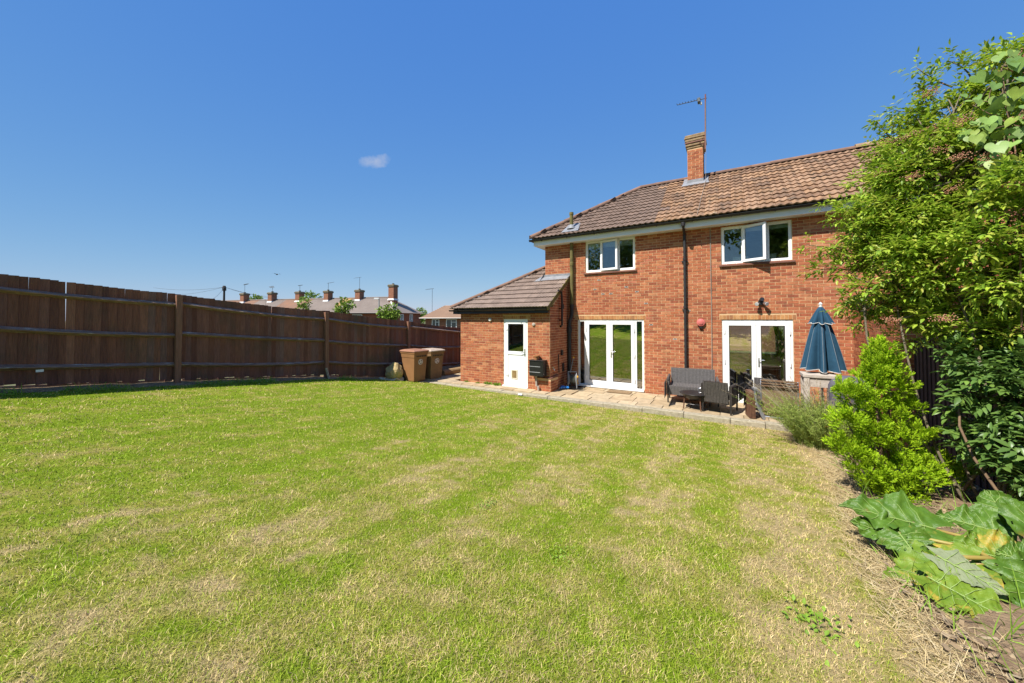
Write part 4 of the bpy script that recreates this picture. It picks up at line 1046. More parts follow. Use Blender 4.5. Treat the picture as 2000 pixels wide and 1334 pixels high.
for sx in (CX0 - 0.14, CX1 + 0.012):
    m.hexa([(sx, CY0, mroof(CY0) + 0.06), (sx + 0.128, CY0, mroof(CY0) + 0.06), (sx + 0.128, RIDGE_Y, RIDGE_Z + 0.06), (sx, RIDGE_Y, RIDGE_Z + 0.06), (sx, CY0, mroof(CY0) + 0.075), (sx + 0.128, CY0, mroof(CY0) + 0.075), (sx + 0.128, RIDGE_Y, RIDGE_Z + 0.075), (sx, RIDGE_Y, RIDGE_Z + 0.075)])
obj("chimney_flashing", m, "lead", roof)
# television aerial strapped to the chimney
AX, AY = CX1 + 0.075, CY0 - 0.085
aer = thing("television_aerial", "rusty pole with comb-shaped television aerial fixed to the brick chimney", "aerial", (AX, AY, 7.0))
obj("mast", MB().tube([(AX, AY, 7.45), (AX + 0.01, AY, 8.0), (AX + 0.02, AY, 9.19)], 0.021, 8), "rust_pole", aer)
m = MB(); a = Vector((AX + 0.06, AY, 9.06)); b = Vector((AX - 0.80, AY + 0.05, 9.13)); m.tube([a, b], 0.012, 6)
for k in range(9):
    p = a + (b - a) * (0.22 + 0.78 * k / 8); m.tube([p + Vector((0.0, -0.12, -0.02)), p + Vector((0.0, 0.12, 0.06))], 0.008, 5)
m.box(AX - 0.2, AX - 0.12, AY - 0.09, AY + 0.09, 8.98, 9.10); obj("antenna_boom", m, "antenna_metal", aer)
obj("junction_box", MB().box(AX - 0.13, AX - 0.08, AY - 0.03, AY + 0.03, 8.90, 8.97), "white_plastic", aer)
m = MB(); m.box(CX0 - 0.075, CX1 + 0.075, CY0 - 0.078, CY0 - 0.066, 7.76, 7.785); m.tube([(AX, AY, 7.6), (AX - 0.16, AY + 0.02, 7.70), (AX - 0.02, AY + 0.02, 7.9)], 0.008, 5)
obj("bracket_strap", m, "rust_pole", aer)
obj("coaxial_cable", MB().tube([(AX + 0.02, AY - 0.02, 8.95), (AX + 0.02, AY - 0.03, 7.4), (AX + 0.0, AY - 0.02, mroof(AY) + 0.1), (AX - 0.1, E_Y + 0.1, E_Z + 0.12)], 0.006, 5), "cable", aer)

# neighbour's flat-roofed extension at the right
NX = 2.34
nb = thing("brick_extension", "neighbour's low red brick extension half hidden behind the golden conifer", "extension", (4.3, 9.4, 0))
nw = obj("wall", MB().box(NX, 6.4, 7.95, WY - 0.015, -0.3, 2.40), "mortar", nb)
place_bricks(lay_bricks(7.95, WY - 0.015, -0.04, 2.40, []), NX, '-x', nw, 160)
place_bricks(lay_bricks(NX, 6.4, -0.04, 2.40, [], half_start=1), 7.95, '-y', nw, 0)
obj("roof", MB().box(NX - 0.04, 6.5, 7.85, WY - 0.015, 2.402, 2.52), "roof_felt", nb)

# ------------------------------------------------------------------ side fence on the left
random.seed(21)
def fence_top(y): return float(np.interp(y, [-9, -0.3, 0.62, 2.73, 5.91, 8.94, 11.92, 16], [3.62, 2.90, 2.82, 2.61, 2.33, 2.03, 1.74, 1.40]))
POSTS = [-9.4, -6.4, -3.35, -0.3, 2.75, 5.92, 8.95, 11.95, 14.95]
fence = thing("board_fence", "long dark brown close-board fence with arris rails along the lawn", "fence", (FENCE_X, 4.0, 0.6))
y = -9.4
gaps = {}
nb_ = 0
while y < 14.85:
    w = random.uniform(0.088, 0.112)
    i = next((k for k in range(len(POSTS) - 1) if POSTS[k] <= y < POSTS[k + 1]), 0)
    t = (y - POSTS[i]) / (POSTS[i + 1] - POSTS[i])
    top = fence_top(y) - 0.035 * 4 * t * (1 - t) * (0.6 if i % 2 else 1.1) + random.uniform(-0.009, 0.008)
    bot = float(ground_z(FENCE_X, min(y, 8.7))) + 0.075 + random.uniform(-0.02, 0.03)
    lean = random.uniform(-0.010, 0.010); g = random.random()
    slit = 0.0
    if g < 0.055: slit = random.uniform(0.004, 0.012); lean = random.uniform(-0.02, 0.02)
    bow = random.uniform(-0.006, 0.006)
    y1 = y + w - slit
    P = []
    for z, s in ((bot, -1), (top, 1)):
        P += [(FENCE_X + bow * s, y + lean * s, z), (FENCE_X + 0.010 + bow * s, y1 + 0.006 + lean * s, z), (FENCE_X - 0.016 + bow * s, y1 + 0.006 + lean * s, z), (FENCE_X - 0.022 + bow * s, y + lean * s, z)]
    P = [(p[0], p[1], p[2]) for p in P]
    obj("fence_board", MB().hexa(P), "fence_wood", fence); nb_ += 1
    y += w
for i in range(len(POSTS) - 1):
    for off in (0.215, 0.84, 1.48):
        a, b = POSTS[i], POSTS[i + 1]; m = MB(); n = 6; pts = []
        ja, jb = random.uniform(-0.03, 0.03), random.uniform(-0.03, 0.03)
        sg = random.uniform(0.0, 0.05) * (1 if off > 0.3 else 1.2)
        V = []
        for k in range(n + 1):
            t = k / n; yy = a + 0.03 + (b - a - 0.06) * t; z = fence_top(yy) - off + ja * (1 - t) + jb * t - sg * 4 * t * (1 - t)
            V += [(FENCE_X + 0.012, yy, z - 0.045), (FENCE_X + 0.078, yy, z - 0.006), (FENCE_X + 0.082, yy, z + 0.006), (FENCE_X + 0.012, yy, z + 0.05)]
        Fc = []
        for k in range(n):
            for q in range(4): Fc.append((k * 4 + q, k * 4 + (q + 1) % 4, (k + 1) * 4 + (q + 1) % 4, (k + 1) * 4 + q))
        Fc += [(3, 2, 1, 0), (n * 4, n * 4 + 1, n * 4 + 2, n * 4 + 3)]
        obj("fence_rail", m.add(V, Fc), "fence_rail", fence)
for k, py in enumerate(POSTS):
    z1 = fence_top(py) - (0.02 if k % 2 else -0.0) + random.uniform(-0.02, 0.03); z0 = float(ground_z(FENCE_X, min(py, 8.7))) - 0.1
    ln = random.uniform(-0.012, 0.03)
    m = MB().hexa([(FENCE_X + 0.016, py - 0.05 + ln, z0), (FENCE_X + 0.115, py - 0.05 + ln, z0), (FENCE_X + 0.115, py + 0.05 + ln, z0), (FENCE_X + 0.016, py + 0.05 + ln, z0),
                   (FENCE_X + 0.016, py - 0.05, z1), (FENCE_X + 0.115, py - 0.05, z1), (FENCE_X + 0.115, py + 0.05, z1), (FENCE_X + 0.016, py + 0.05, z1)])
    obj("fence_post", m, "fence_post", fence, bevel=0.006)
m = MB(); m.bar((FENCE_X + 0.19, 5.95, float(ground_z(-9.6, 5.95)) - 0.02), (FENCE_X + 0.13, 5.90, float(ground_z(-9.7, 5.9)) + 0.30), 0.09, 0.03); obj("post_spur", m, "kerb", fence)
obj("rail_label", MB().box(FENCE_X + 0.083, FENCE_X + 0.085, 0.98, 1.06, 1.22, 1.26), "white_plastic", fence)
# gravel boards at the foot
for i in range(len(POSTS) - 1):
    if True:
        a, b = POSTS[i] + 0.1, POSTS[i + 1] - 0.1
        za, zb = float(ground_z(-9.75, min(a, 8.6))) + 0.03, float(ground_z(-9.75, min(b, 8.6))) + 0.03
        obj("gravel_board", MB().bar((FENCE_X - 0.05, a, za), (FENCE_X - 0.05, b, zb), 0.025, 0.13), "fence_rail", fence)

# right-hand fence behind the planting
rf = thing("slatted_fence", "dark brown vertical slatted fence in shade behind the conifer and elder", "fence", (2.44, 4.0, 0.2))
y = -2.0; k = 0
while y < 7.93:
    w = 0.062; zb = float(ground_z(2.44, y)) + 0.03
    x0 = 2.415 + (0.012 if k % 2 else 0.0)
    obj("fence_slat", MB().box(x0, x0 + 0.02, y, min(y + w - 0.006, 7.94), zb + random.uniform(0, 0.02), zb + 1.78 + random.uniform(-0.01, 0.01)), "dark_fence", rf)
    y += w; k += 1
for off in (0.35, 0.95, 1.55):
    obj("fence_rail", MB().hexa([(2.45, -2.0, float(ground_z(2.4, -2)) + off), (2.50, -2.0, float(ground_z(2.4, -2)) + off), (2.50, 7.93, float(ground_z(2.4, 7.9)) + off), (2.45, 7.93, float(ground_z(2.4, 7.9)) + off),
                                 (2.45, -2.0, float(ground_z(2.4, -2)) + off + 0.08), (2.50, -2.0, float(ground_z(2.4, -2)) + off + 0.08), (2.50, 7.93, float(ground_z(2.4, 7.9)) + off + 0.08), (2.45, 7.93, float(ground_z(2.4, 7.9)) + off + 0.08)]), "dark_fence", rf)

# ------------------------------------------------------------------ wheelie bins
def wheelie_bin(loc, rz, body, lid, label):
    """front with the sticker faces local +x"""
    b = thing("wheelie_bin", label, "bin", loc, rz, "brown wheelie bins by the fence")
    H = 0.98; V = []
    def ring(z, dx, dy, ox=0): return [(-dx + ox, -dy, z), (dx + ox, -dy, z), (dx + ox, dy, z), (-dx + ox, dy, z)]
    rings = [ring(0.03, 0.255, 0.225), ring(0.06, 0.265, 0.235), ring(0.80, 0.315, 0.265), ring(0.805, 0.325, 0.275), ring(0.93, 0.335, 0.283), ring(0.935, 0.355, 0.295), ring(H, 0.357, 0.297)]
    Fc = []
    for r_ in rings: V += r_
    for i in range(len(rings) - 1):
        for q in range(4): Fc.append((i * 4 + q, i * 4 + (q + 1) % 4, i * 4 + 4 + (q + 1) % 4, i * 4 + 4 + q))
    Fc += [(3, 2, 1, 0), tuple((len(rings) - 1) * 4 + q for q in range(4))]
    obj("body", MB().add(V, Fc), body, b, local=True, bevel=0.018)
    V = []; rr = [(0.375, 0.312, H + 0.002), (0.385, 0.318, H + 0.035), (0.36, 0.30, H + 0.055), (0.25, 0.22, H + 0.085), (0.23, 0.20, H + 0.085)]
    Fc = []
    for dx, dy, z in rr: V += ring(z, dx, dy, -0.005)
    for i in range(len(rr) - 1):
        for q in range(4): Fc.append((i * 4 + q, i * 4 + (q + 1) % 4, i * 4 + 4 + (q + 1) % 4, i * 4 + 4 + q))
    Fc += [(3, 2, 1, 0), tuple((len(rr) - 1) * 4 + q for q in range(4))]
    obj("lid", MB().add(V, Fc), lid, b, local=True, bevel=0.012)
    obj("handle", MB().tube([(-0.36, -0.2, 0.92), (-0.43, -0.2, 0.95), (-0.43, 0.2, 0.95), (-0.36, 0.2, 0.92)], 0.016, 8), body, b, local=True)
    for s in (-1, 1): obj("wheel", MB().lathe([(0.02, -0.03), (0.095, -0.03), (0.10, 0), (0.095, 0.03), (0.02, 0.03)], (0, 0, 0), 18, 'x'), "black_plastic", b, local=True)
    ws = [c for c in b.children if c.name.startswith("wheel")]
    for o, s in zip(ws, (-1, 1)): o.location = (-0.24, s * 0.245, 0.10); o.rotation_euler = (0, 0, math.pi / 2)
    tilt = math.atan((0.315 - 0.265) / 0.74)
    cz = 0.66; fx = 0.265 + (cz - 0.06) * (0.05 / 0.74) + 0.004
    st = obj("sticker", MB().lathe([(0.0001, 0), (0.095, 0), (0.095, 0.002), (0.0001, 0.002)], (0, 0, 0), 24, 'x'), "sticker", b, local=True); st.location = (fx, 0, cz); st.rotation_euler = (0, tilt, 0)
    s2 = MB()
    for (a0, a1, r_) in ((0.3, 1.3, 0.055), (2.4, 3.4, 0.055), (4.5, 5.5, 0.055)):
        pts = [(0.003, math.cos(a0 + (a1 - a0) * k / 5) * r_, math.sin(a0 + (a1 - a0) * k / 5) * r_) for k in range(6)]
        s2.tube(pts, 0.012, 5)
    so = obj("sticker_print", s2, "sticker_dark", st, local=True)
    lb = MB()
    for k in range(6): lb.box(fx + 0.036, fx + 0.046, -0.19 + k * 0.07, -0.155 + k * 0.07, 0.83, 0.87)
    obj("comb_slots", lb, "vent_hole", b, local=True)
    return b
wheelie_bin((-9.02, 8.56, 0.035), math.radians(-4), "bin_brown", "bin_lid", "clean brown wheelie bin with closed terracotta lid beside the rocks")
wheelie_bin((-8.98, 9.32, 0.0), math.radians(-8), "bin_brown_dusty", "bin_lid_faded", "dusty brown wheelie bin with faded greyish lid behind the cleaner bin")
structure(obj("bin_slab", MB().box(-9.55, -8.62, 8.16, 8.76, -0.1, 0.034), "slab", None, bevel=0.01))

# ------------------------------------------------------------------ rocks, log edging
def rock(name, loc, size, seed, material, label, rz=0.0):
    rnd = random.Random(seed)
    bm = bmesh.new(); bmesh.ops.create_icosphere(bm, subdivisions=3, radius=1.0)
    cuts = [Vector((rnd.uniform(-1, 1), rnd.uniform(-1, 1), rnd.uniform(-0.6, 1))).normalized() for _ in range(11)]
    for v in bm.verts:
        p = v.co.copy()
        for c in cuts:
            d = p.dot(c); lim = 0.62 + 0.2 * ((c.x * 7.3 + c.y * 3.1) % 1)
            if d > lim: p -= c * (d - lim)
        p *= 1 + 0.07 * math.sin(p.x * 9 + p.y * 7 + seed) * math.cos(p.z * 8) + 0.05 * math.sin(p.x * 21 + seed) * math.sin(p.y * 17 + p.z * 19)
        v.co = Vector((p.x * size[0], p.y * size[1], p.z * size[2]))
    me = bpy.data.meshes.new(name); bm.to_mesh(me); bm.free()
    o = link(name, me, material); o.location = loc; o.rotation_euler = (0, 0, rz)
    return tag(o, label, "rock")
rock("rock", (-9.42, 8.06, 0.40), (0.30, 0.26, 0.33), 3, "rock", "upright yellowish boulder resting on flat stones left of the bins", 0.4)
rock("rock", (-9.40, 8.02, 0.12), (0.36, 0.28, 0.13), 8, "rock_pale", "flat pale stone beneath the yellowish boulder", 0.9)
rock("rock", (-9.66, 7.80, 0.14), (0.20, 0.16, 0.09), 12, "rock_pale", "small whitish stone on the grass nearest the fence", 0.2)
log = obj("log_edging", MB().tube([(-8.95, 9.85, 0.13), (-8.98, 11.5, 0.13), (-8.93, 13.0, 0.135), (-8.95, 14.6, 0.13)], 0.125, 14), "log_wood", None, smooth=False)
tag(log, "long yellowish timber log edging on the paved passage behind the bins", "log")
structure(grid_mesh("raised_bed", np.linspace(-9.82, -9.0, 12), np.linspace(8.76, 15, 60), lambda x, y: 0.16 + 0.06 * (vnoise(x, y, 3.0, 6) - 0.5) + 0.05 * np.clip((-9.2 - x) / 0.5, 0, 1), "soil"))

# ------------------------------------------------------------------ patio furniture
def weave(m, o, ux, uz, nx, nz, du, w=0.012):
    """vertical strands with rungs across: o corner, ux/uz edge vectors, n outward vector du"""
    o = Vector(o); ux = Vector(ux); uz = Vector(uz); du = Vector(du)
    for k in range(nx):
        p = o + ux * ((k + 0.5) / nx) + du * (0.004 if k % 2 else 0.009)
        m.bar(p, p + uz, ux.length / nx * 0.55, 0.008, up=du)
    for k in range(nz):
        p = o + uz * ((k + 0.5) / nz) + du * 0.003
        m.bar(p, p + ux, uz.length / nz * 0.30, 0.006, up=du)
def rattan_seat(name, label, cat, width, loc, rz, colour="rattan", back_h=0.80, depth=0.62, strand="strand"):
    """local: faces -y, origin on the floor under the centre"""
    t = thing(name, label, cat, loc, rz, "rattan patio seats"); w = width / 2; d = depth / 2
    bk = MB().hexa([(-w + 0.07, d - 0.06, 0.22), (w - 0.07, d - 0.06, 0.22), (w - 0.07, d - 0.01, 0.22), (-w + 0.07, d - 0.01, 0.22),
                    (-w + 0.07, d + 0.03, back_h), (w - 0.07, d + 0.03, back_h), (w - 0.07, d + 0.07, back_h), (-w + 0.07, d + 0.07, back_h)])
    n = int(width / 0.036)
    obj("backrest", bk, colour, t, local=True); bk = MB()
    weave(bk, (-w + 0.07, d - 0.062, 0.24), (width - 0.14, 0, 0), (0, 0.088, back_h - 0.25), n, 22, (0, -1, 0.15))
    weave(bk, (w - 0.07, d - 0.008, 0.24), (-(width - 0.14), 0, 0), (0, 0.078, back_h - 0.25), n, 22, (0, 1, -0.1))
    obj("back_weave", bk, strand, t, local=True)["kind"] = "stuff"
    st = MB().box(-w + 0.06, w - 0.06, -d, d - 0.06, 0.36, 0.41).box(-w + 0.05, w - 0.05, -d - 0.012, -d + 0.012, 0.20, 0.415)
    obj("seat", st, colour, t, local=True); st = MB()
    weave(st, (-w + 0.05, -d - 0.013, 0.20), (width - 0.10, 0, 0), (0, 0, 0.21), n, 8, (0, -1, 0))
    weave(st, (-w + 0.06, -d, 0.411), (width - 0.12, 0, 0), (0, depth - 0.06, 0), n, 18, (0, 0, 1))
    obj("seat_weave", st, strand, t, local=True)["kind"] = "stuff"
    for s in (-1, 1):
        a = MB(); x = s * (w - 0.03)
        a.hexa([(x - 0.028, -d, 0.20), (x + 0.028, -d, 0.20), (x + 0.028, d - 0.02, 0.20), (x - 0.028, d - 0.02, 0.20), (x - 0.028, -d + 0.02, 0.585), (x + 0.028, -d + 0.02, 0.585), (x + 0.028, d + 0.01, 0.60), (x - 0.028, d + 0.01, 0.60)])
        weave(a, (x + s * 0.029, -s * -d if s < 0 else -d, 0.21), (0, (depth - 0.03) * (1 if s > 0 else -1), 0), (0, 0, 0.37), 18, 10, (s, 0, 0))
        a.tube([(x, -d + 0.0, 0.59), (x, 0, 0.605), (x, d, 0.61)], 0.03, 8)
        obj("armrest", a, colour, t, local=True)
        for yy in (-d + 0.02, d - 0.03):
            obj("leg", MB().box(x - 0.016, x + 0.016, yy - 0.016, yy + 0.016, 0.0, 0.22), "iron_black", t, local=True)
    return t
rattan_seat("garden_sofa", "charcoal rattan two-seat sofa against the house wall facing the lawn", "sofa", 1.16, (-0.83, 10.14, 0.005), math.radians(4), "rattan_grey", strand="strand_grey")
rattan_seat("garden_chair", "dark rattan armchair with its woven back turned to the lawn", "chair", 0.62, (-0.22, 9.49, 0.005), math.radians(168), "rattan", 0.70)
rattan_seat("garden_chair", "black rattan armchair in front of the right French doors", "chair", 0.60, (0.66, 10.10, 0.005), math.radians(-8), "rattan", 0.68)
fp = thing("fire_bowl", "round black iron fire bowl on short legs between sofa and armchair", "fire pit", (-0.72, 9.46, 0.004))
obj("bowl", MB().lathe([(0.02, 0.20), (0.14, 0.215), (0.24, 0.27), (0.30, 0.345), (0.335, 0.352), (0.335, 0.362), (0.29, 0.36), (0.22, 0.30), (0.05, 0.24)], (0, 0, 0), 28), "iron_black", fp, local=True, smooth=True)
for k in range(4):
    t = k * math.pi / 2 + 0.5; obj("leg", MB().tube([(0.24 * math.cos(t), 0.24 * math.sin(t), 0.30), (0.27 * math.cos(t), 0.27 * math.sin(t), 0.0)], 0.014, 6), "rattan_brown", fp, local=True)
obj("ring_brace", MB().tube([(0.24 * math.cos(k * math.pi / 8), 0.24 * math.sin(k * math.pi / 8), 0.13) for k in range(17)], 0.008, 6), "iron_black", fp, local=True)
lan = thing("lantern_handle", "small silver wire handle lying on the black fire bowl", "handle", (-0.60, 9.50, 0.365))
obj("loop", MB().tube([(0.055 * math.cos(k * math.pi / 7), 0.0, 0.062 + 0.055 * math.sin(k * math.pi / 7)) for k in range(15)], 0.010, 6).lathe([(0.05, 0.0), (0.05, 0.012), (0.01, 0.012)], (0, 0, 0), 12), "silver", lan, local=True)

# folded loungers leaning at the edge of the patio
fl = thing("folded_recliner", "folded garden recliner with brown slats above a tan canvas panel", "recliner", (0.86, 9.32, 0.004), math.radians(-6))
m = MB()
for s in (-1, 1): m.tube([(s * 0.31, 0.02, 0.0), (s * 0.31, -0.02, 0.70), (s * 0.31, 0.03, 0.79), (s * 0.31, 0.12, 0.76)], 0.014, 8)
m.tube([(-0.31, 0.02, 0.02), (0.31, 0.02, 0.02)], 0.013, 8); obj("frame", m, "alu_grey", fl, local=True)
for k in range(3):
    obj("slat", MB().box(-0.315, 0.315, -0.02 - 0.03 * (2 - k), 0.10 + 0.02 * k, 0.665 + 0.05 * k, 0.692 + 0.05 * k), "textilene", fl, local=True, bevel=0.008)
obj("canvas_panel", MB().hexa([(-0.295, 0.0, 0.14), (0.295, 0.0, 0.14), (0.295, 0.02, 0.14), (-0.295, 0.02, 0.14), (-0.295, -0.03, 0.66), (0.295, -0.03, 0.66), (0.295, -0.01, 0.66), (-0.295, -0.01, 0.66)]), "tan_canvas", fl, local=True)
m = MB(); weave(m, (-0.295, 0.05, 0.05), (0.59, 0, 0), (0, -0.01, 0.1), 20, 4, (0, -1, 0)); obj("lower_weave", m, "rattan_brown", fl, local=True)
fc = thing("folded_chair", "folded grey metal chair with curved legs beside the tan recliner", "chair", (0.47, 9.16, 0.004), math.radians(10))
for k, off in enumerate((0.0, 0.05, 0.10, 0.15)):
    m = MB(); pts = []
    for i in range(9):
        t = i / 8; pts.append((off * 0.35 - 0.055 + 0.16 * t * t, -0.05 + off, 0.62 * (1 - t)))
    for i in range(8): m.bar(pts[i], pts[i + 1], 0.034, 0.02, up=(0, 1, 0))
    obj("leg", m, "alu_grey", fc, local=True)
obj("top_bar", MB().box(-0.07, 0.0, -0.07, 0.14, 0.595, 0.64), "alu_grey", fc, local=True)
m = MB().box(-0.20, -0.10, -0.08, 0.28, 0.0, 0.55)
weave(m, (-0.20, -0.081, 0.01), (0.10, 0, 0), (0, 0, 0.53), 4, 22, (0, -1, 0)); weave(m, (-0.2005, 0.28, 0.01), (0, -0.36, 0), (0, 0, 0.53), 12, 22, (-1, 0, 0))
rs = obj("woven_footstool", m, "rattan_brown", None, local=True); rs.location = (0.52, 9.20, 0.004); rs.rotation_euler = (0, 0, math.radians(10))
tag(rs, "brown woven rattan footstool on edge beside the folded metal chair", "footstool")

# parasol, folded
ux, uy = 1.60, 9.62
um = thing("parasol", "folded dark blue garden parasol with pale trim by the brick wall", "parasol", (ux, uy, 0.004))
obj("pole", MB().tube([(0, 0, 0.05), (0, 0, 2.36)], 0.022, 10), "white_plastic", um, local=True)
obj("base", MB().lathe([(0.24, 0.0), (0.25, 0.03), (0.20, 0.08), (0.06, 0.10), (0.035, 0.30)], (0, 0, 0), 24), "kerb", um, local=True)
def folded(z0, z1, r0, r1, folds, ph, wob):
    V = []; nz, nt = 18, folds * 10
    for i in range(nz + 1):
        t = i / nz; z = z1 + (z0 - z1) * t; R = r1 + (r0 - r1) * (t ** 0.85)
        for k in range(nt):
            a = 2 * math.pi * k / nt; f = 0.5 + 0.5 * math.cos(folds * a + ph)
            rr = R * (1 - (0.20 + 0.40 * t) * (1 - f) ** 1.4) * (1 + 0.05 * math.sin(3 * a + ph + t * 2) * wob)
            zz = z - (0.035 * f * t if True else 0) + 0.02 * math.sin(2 * a + 1) * t * wob
            V.append((rr * math.cos(a), rr * math.sin(a), zz))
    Fc = []
    for i in range(nz):
        for k in range(nt): k2 = (k + 1) % nt; Fc.append((i * nt + k, (i + 1) * nt + k, (i + 1) * nt + k2, i * nt + k2))
    edge = [V[nz * nt + k] for k in range(nt)] + [V[nz * nt]]
    seams = []
    for q in range(folds):
        k = int(round(((2 * math.pi * q - ph) / folds % (2 * math.pi)) / (2 * math.pi) * nt)) % nt
        seams.append([tuple(c * (1.006 if a < 2 else 1) for a, c in enumerate(V[i * nt + k])) for i in range(nz + 1)])
    return MB().add(V, Fc), edge, seams
mb_, ed_, se_ = folded(1.07, 2.06, 0.365, 0.115, 8, 0.4, 1.0)
cn = obj("canopy", mb_, "parasol_blue", um, local=True, smooth=True); obj("trim", MB().tube(ed_, 0.007, 5, cap=False), "parasol_trim", cn, local=True)
for q in se_: obj("seam", MB().tube(q, 0.0065, 5), "parasol_seam", cn, local=True)
mb_, ed_, se_ = folded(2.02, 2.34, 0.215, 0.03, 8, 0.4, 0.5)
vn = obj("vent_canopy", mb_, "parasol_blue", um, local=True, smooth=True); obj("trim", MB().tube(ed_, 0.007, 5, cap=False), "parasol_trim", vn, local=True)
obj("finial", MB().lathe([(0.028, 2.33), (0.03, 2.36), (0.018, 2.37), (0.034, 2.39), (0.03, 2.41), (0.008, 2.44)], (0, 0, 0), 14), "white_plastic", um, local=True)
# weathered table and covered barbecue below the parasol
tb = thing("weathered_table", "weathered pale wooden garden table beneath the folded blue parasol", "table", (1.50, 9.42, 0.004))
obj("tabletop", MB().box(-0.26, 0.30, -0.22, 0.25, 0.92, 0.99), "pale_cover", tb, local=True, bevel=0.012)
for a, b in ((-0.20, -0.17), (0.22, -0.17), (-0.20, 0.18), (0.22, 0.18)): obj("leg", MB().box(a - 0.045, a + 0.045, b - 0.04, b + 0.04, 0.0, 0.92), "pale_cover", tb, local=True, bevel=0.008)
obj("apron", MB().box(-0.22, 0.24, -0.19, -0.165, 0.74, 0.919), "pale_cover", tb, local=True)
bq = thing("covered_barbecue", "barbecue under a slate grey fabric cover behind the golden conifer", "barbecue", (1.93, 9.28, 0.004))
V = []; nt = 24
for z, r_ in ((0.03, 0.30), (0.3, 0.285), (0.62, 0.30), (0.80, 0.30), (0.92, 0.25), (0.98, 0.15), (1.0, 0.02)):
    for k in range(nt):
        a = 2 * math.pi * k / nt; rr = r_ * (1 + 0.05 * math.sin(5 * a + z * 3)); V.append((rr * math.cos(a) * 1.05, rr * math.sin(a) * 0.85, z))
Fc = []
for i in range(6):
    for k in range(nt): k2 = (k + 1) % nt; Fc.append((i * nt + k, i * nt + k2, (i + 1) * nt + k2, (i + 1) * nt + k))
Fc.append(tuple(6 * nt + k for k in range(nt)))
obj("cover", MB().add(V, Fc), "slate_cover", bq, local=True, smooth=True)
for s in (-1, 1): obj("wheel", MB().lathe([(0.01, -0.02), (0.07, -0.02), (0.07, 0.02), (0.01, 0.02)], (s * 0.22, -0.1, 0.072), 14, 'x'), "black_plastic", bq, local=True)

# ------------------------------------------------------------------ small things on and by the wall
bb = thing("wall_box", "black plastic storage box with two grey bands on the outbuilding wall", "box", (-4.735, 9.2, 0.46))
m = MB().box(-4.955, -4.515, 9.10, EY - 0.012, 0.47, 0.90); obj("body", m, "black_plastic", bb, bevel=0.012)
for z in (0.585, 0.745): obj("band", MB().box(-4.957, -4.60, 9.096, 9.0995, z - 0.008, z + 0.008), "grey_strap", bb)
obj("lid", MB().box(-4.97, -4.50, 9.085, EY - 0.012, 0.901, 0.925), "black_plastic", bb, bevel=0.006)
obj("drain_pipe", MB().tube([(-4.80, 9.24, 0.47), (-4.79, 9.24, 0.16)], 0.028, 10).tube([(-4.72, 9.22, 0.18), (-4.72, 9.22, 0.06)], 0.03, 10), "mortar_patch", bb)
pt = obj("flower_pot", MB().lathe([(0.062, 0.0), (0.085, 0.10), (0.098, 0.10), (0.10, 0.135), (0.088, 0.135), (0.078, 0.11), (0.05, 0.03)], (0, 0, 0), 20), "terracotta", None, local=True); pt.location = (-4.78, 9.22, 0.926)
tag(pt, "small empty terracotta pot standing on the black wall box", "flower pot")
hr = thing("hose_reel", "grey and yellow hose reel standing in the corner by the drainpipe", "hose reel", (-4.12, 10.30, 0.03), math.radians(25))
obj("drum", MB().lathe([(0.02, -0.10), (0.17, -0.10), (0.17, -0.085), (0.10, -0.08), (0.10, 0.08), (0.17, 0.085), (0.17, 0.10), (0.02, 0.10)], (0, 0, 0.24), 28, 'x'), "grey_strap", hr, local=True)
pts = []
for k in range(150): a = k * 0.36; pts.append((-0.072 + 0.144 * ((k % 36) / 35.0 if (k // 36) % 2 == 0 else 1 - (k % 36) / 35.0), (0.115 + 0.013 * (k // 36)) * math.cos(a), 0.24 + (0.115 + 0.013 * (k // 36)) * math.sin(a)))
obj("hose", MB().tube(pts, 0.0105, 5), "hose_grey", hr, local=True)
for s in (-1, 1): obj("stand", MB().tube([(s * 0.125, -0.17, 0.0), (s * 0.125, -0.13, 0.36), (s * 0.125, 0.0, 0.47), (s * 0.125, 0.14, 0.36), (s * 0.125, 0.17, 0.0)], 0.013, 7), "lamp_grey", hr, local=True)
obj("top_handle", MB().tube([(-0.125, 0, 0.47), (0.125, 0, 0.47)], 0.015, 8), "lamp_grey", hr, local=True)
obj("crank", MB().tube([(0.13, 0, 0.24), (0.16, 0, 0.24), (0.16, -0.05, 0.12), (0.21, -0.05, 0.12)], 0.016, 7).lathe([(0.03, -0.03), (0.045, 0.0), (0.03, 0.03)], (0.145, -0.11, 0.33), 10, 'x'), "yellow_plastic", hr, local=True)
sw = thing("spray_lance", "grey garden spray lance with yellow tip leaning in the corner", "spray lance", (-4.26, 10.2, 0.03))
obj("wand", MB().tube([(0, 0, 0.0), (0.06, 0.12, 0.42), (0.10, 0.30, 0.85)], 0.010, 7), "lamp_grey", sw, local=True)
obj("tip", MB().tube([(0.10, 0.30, 0.85), (0.105, 0.32, 0.90)], [0.022, 0.026], 9), "yellow_plastic", sw, local=True)
bl = thing("blue_sprinkler", "small blue plastic sprinkler lying on the paving by the hose reel", "sprinkler", (-4.25, 9.93, 0.05))
for k in range(3):
    a = k * 2.1 + 0.3; obj("arm", MB().tube([(0, 0, 0.03), (0.10 * math.cos(a), 0.10 * math.sin(a), 0.03), (0.16 * math.cos(a), 0.16 * math.sin(a), 0.02)], [0.03, 0.034, 0.028], 9), "blue_plastic", bl, local=True)
obj("hub", MB().lathe([(0.05, 0.0), (0.055, 0.05), (0.02, 0.07)], (0, 0, 0), 14), "blue_plastic", bl, local=True)
dm = obj("door_mat", MB().box(-3.05, -2.40, 10.22, 10.55, 0.012, 0.026), "brown_mat", None, bevel=0.004); tag(dm, "worn brown doormat on the paving before the left French doors", "doormat")
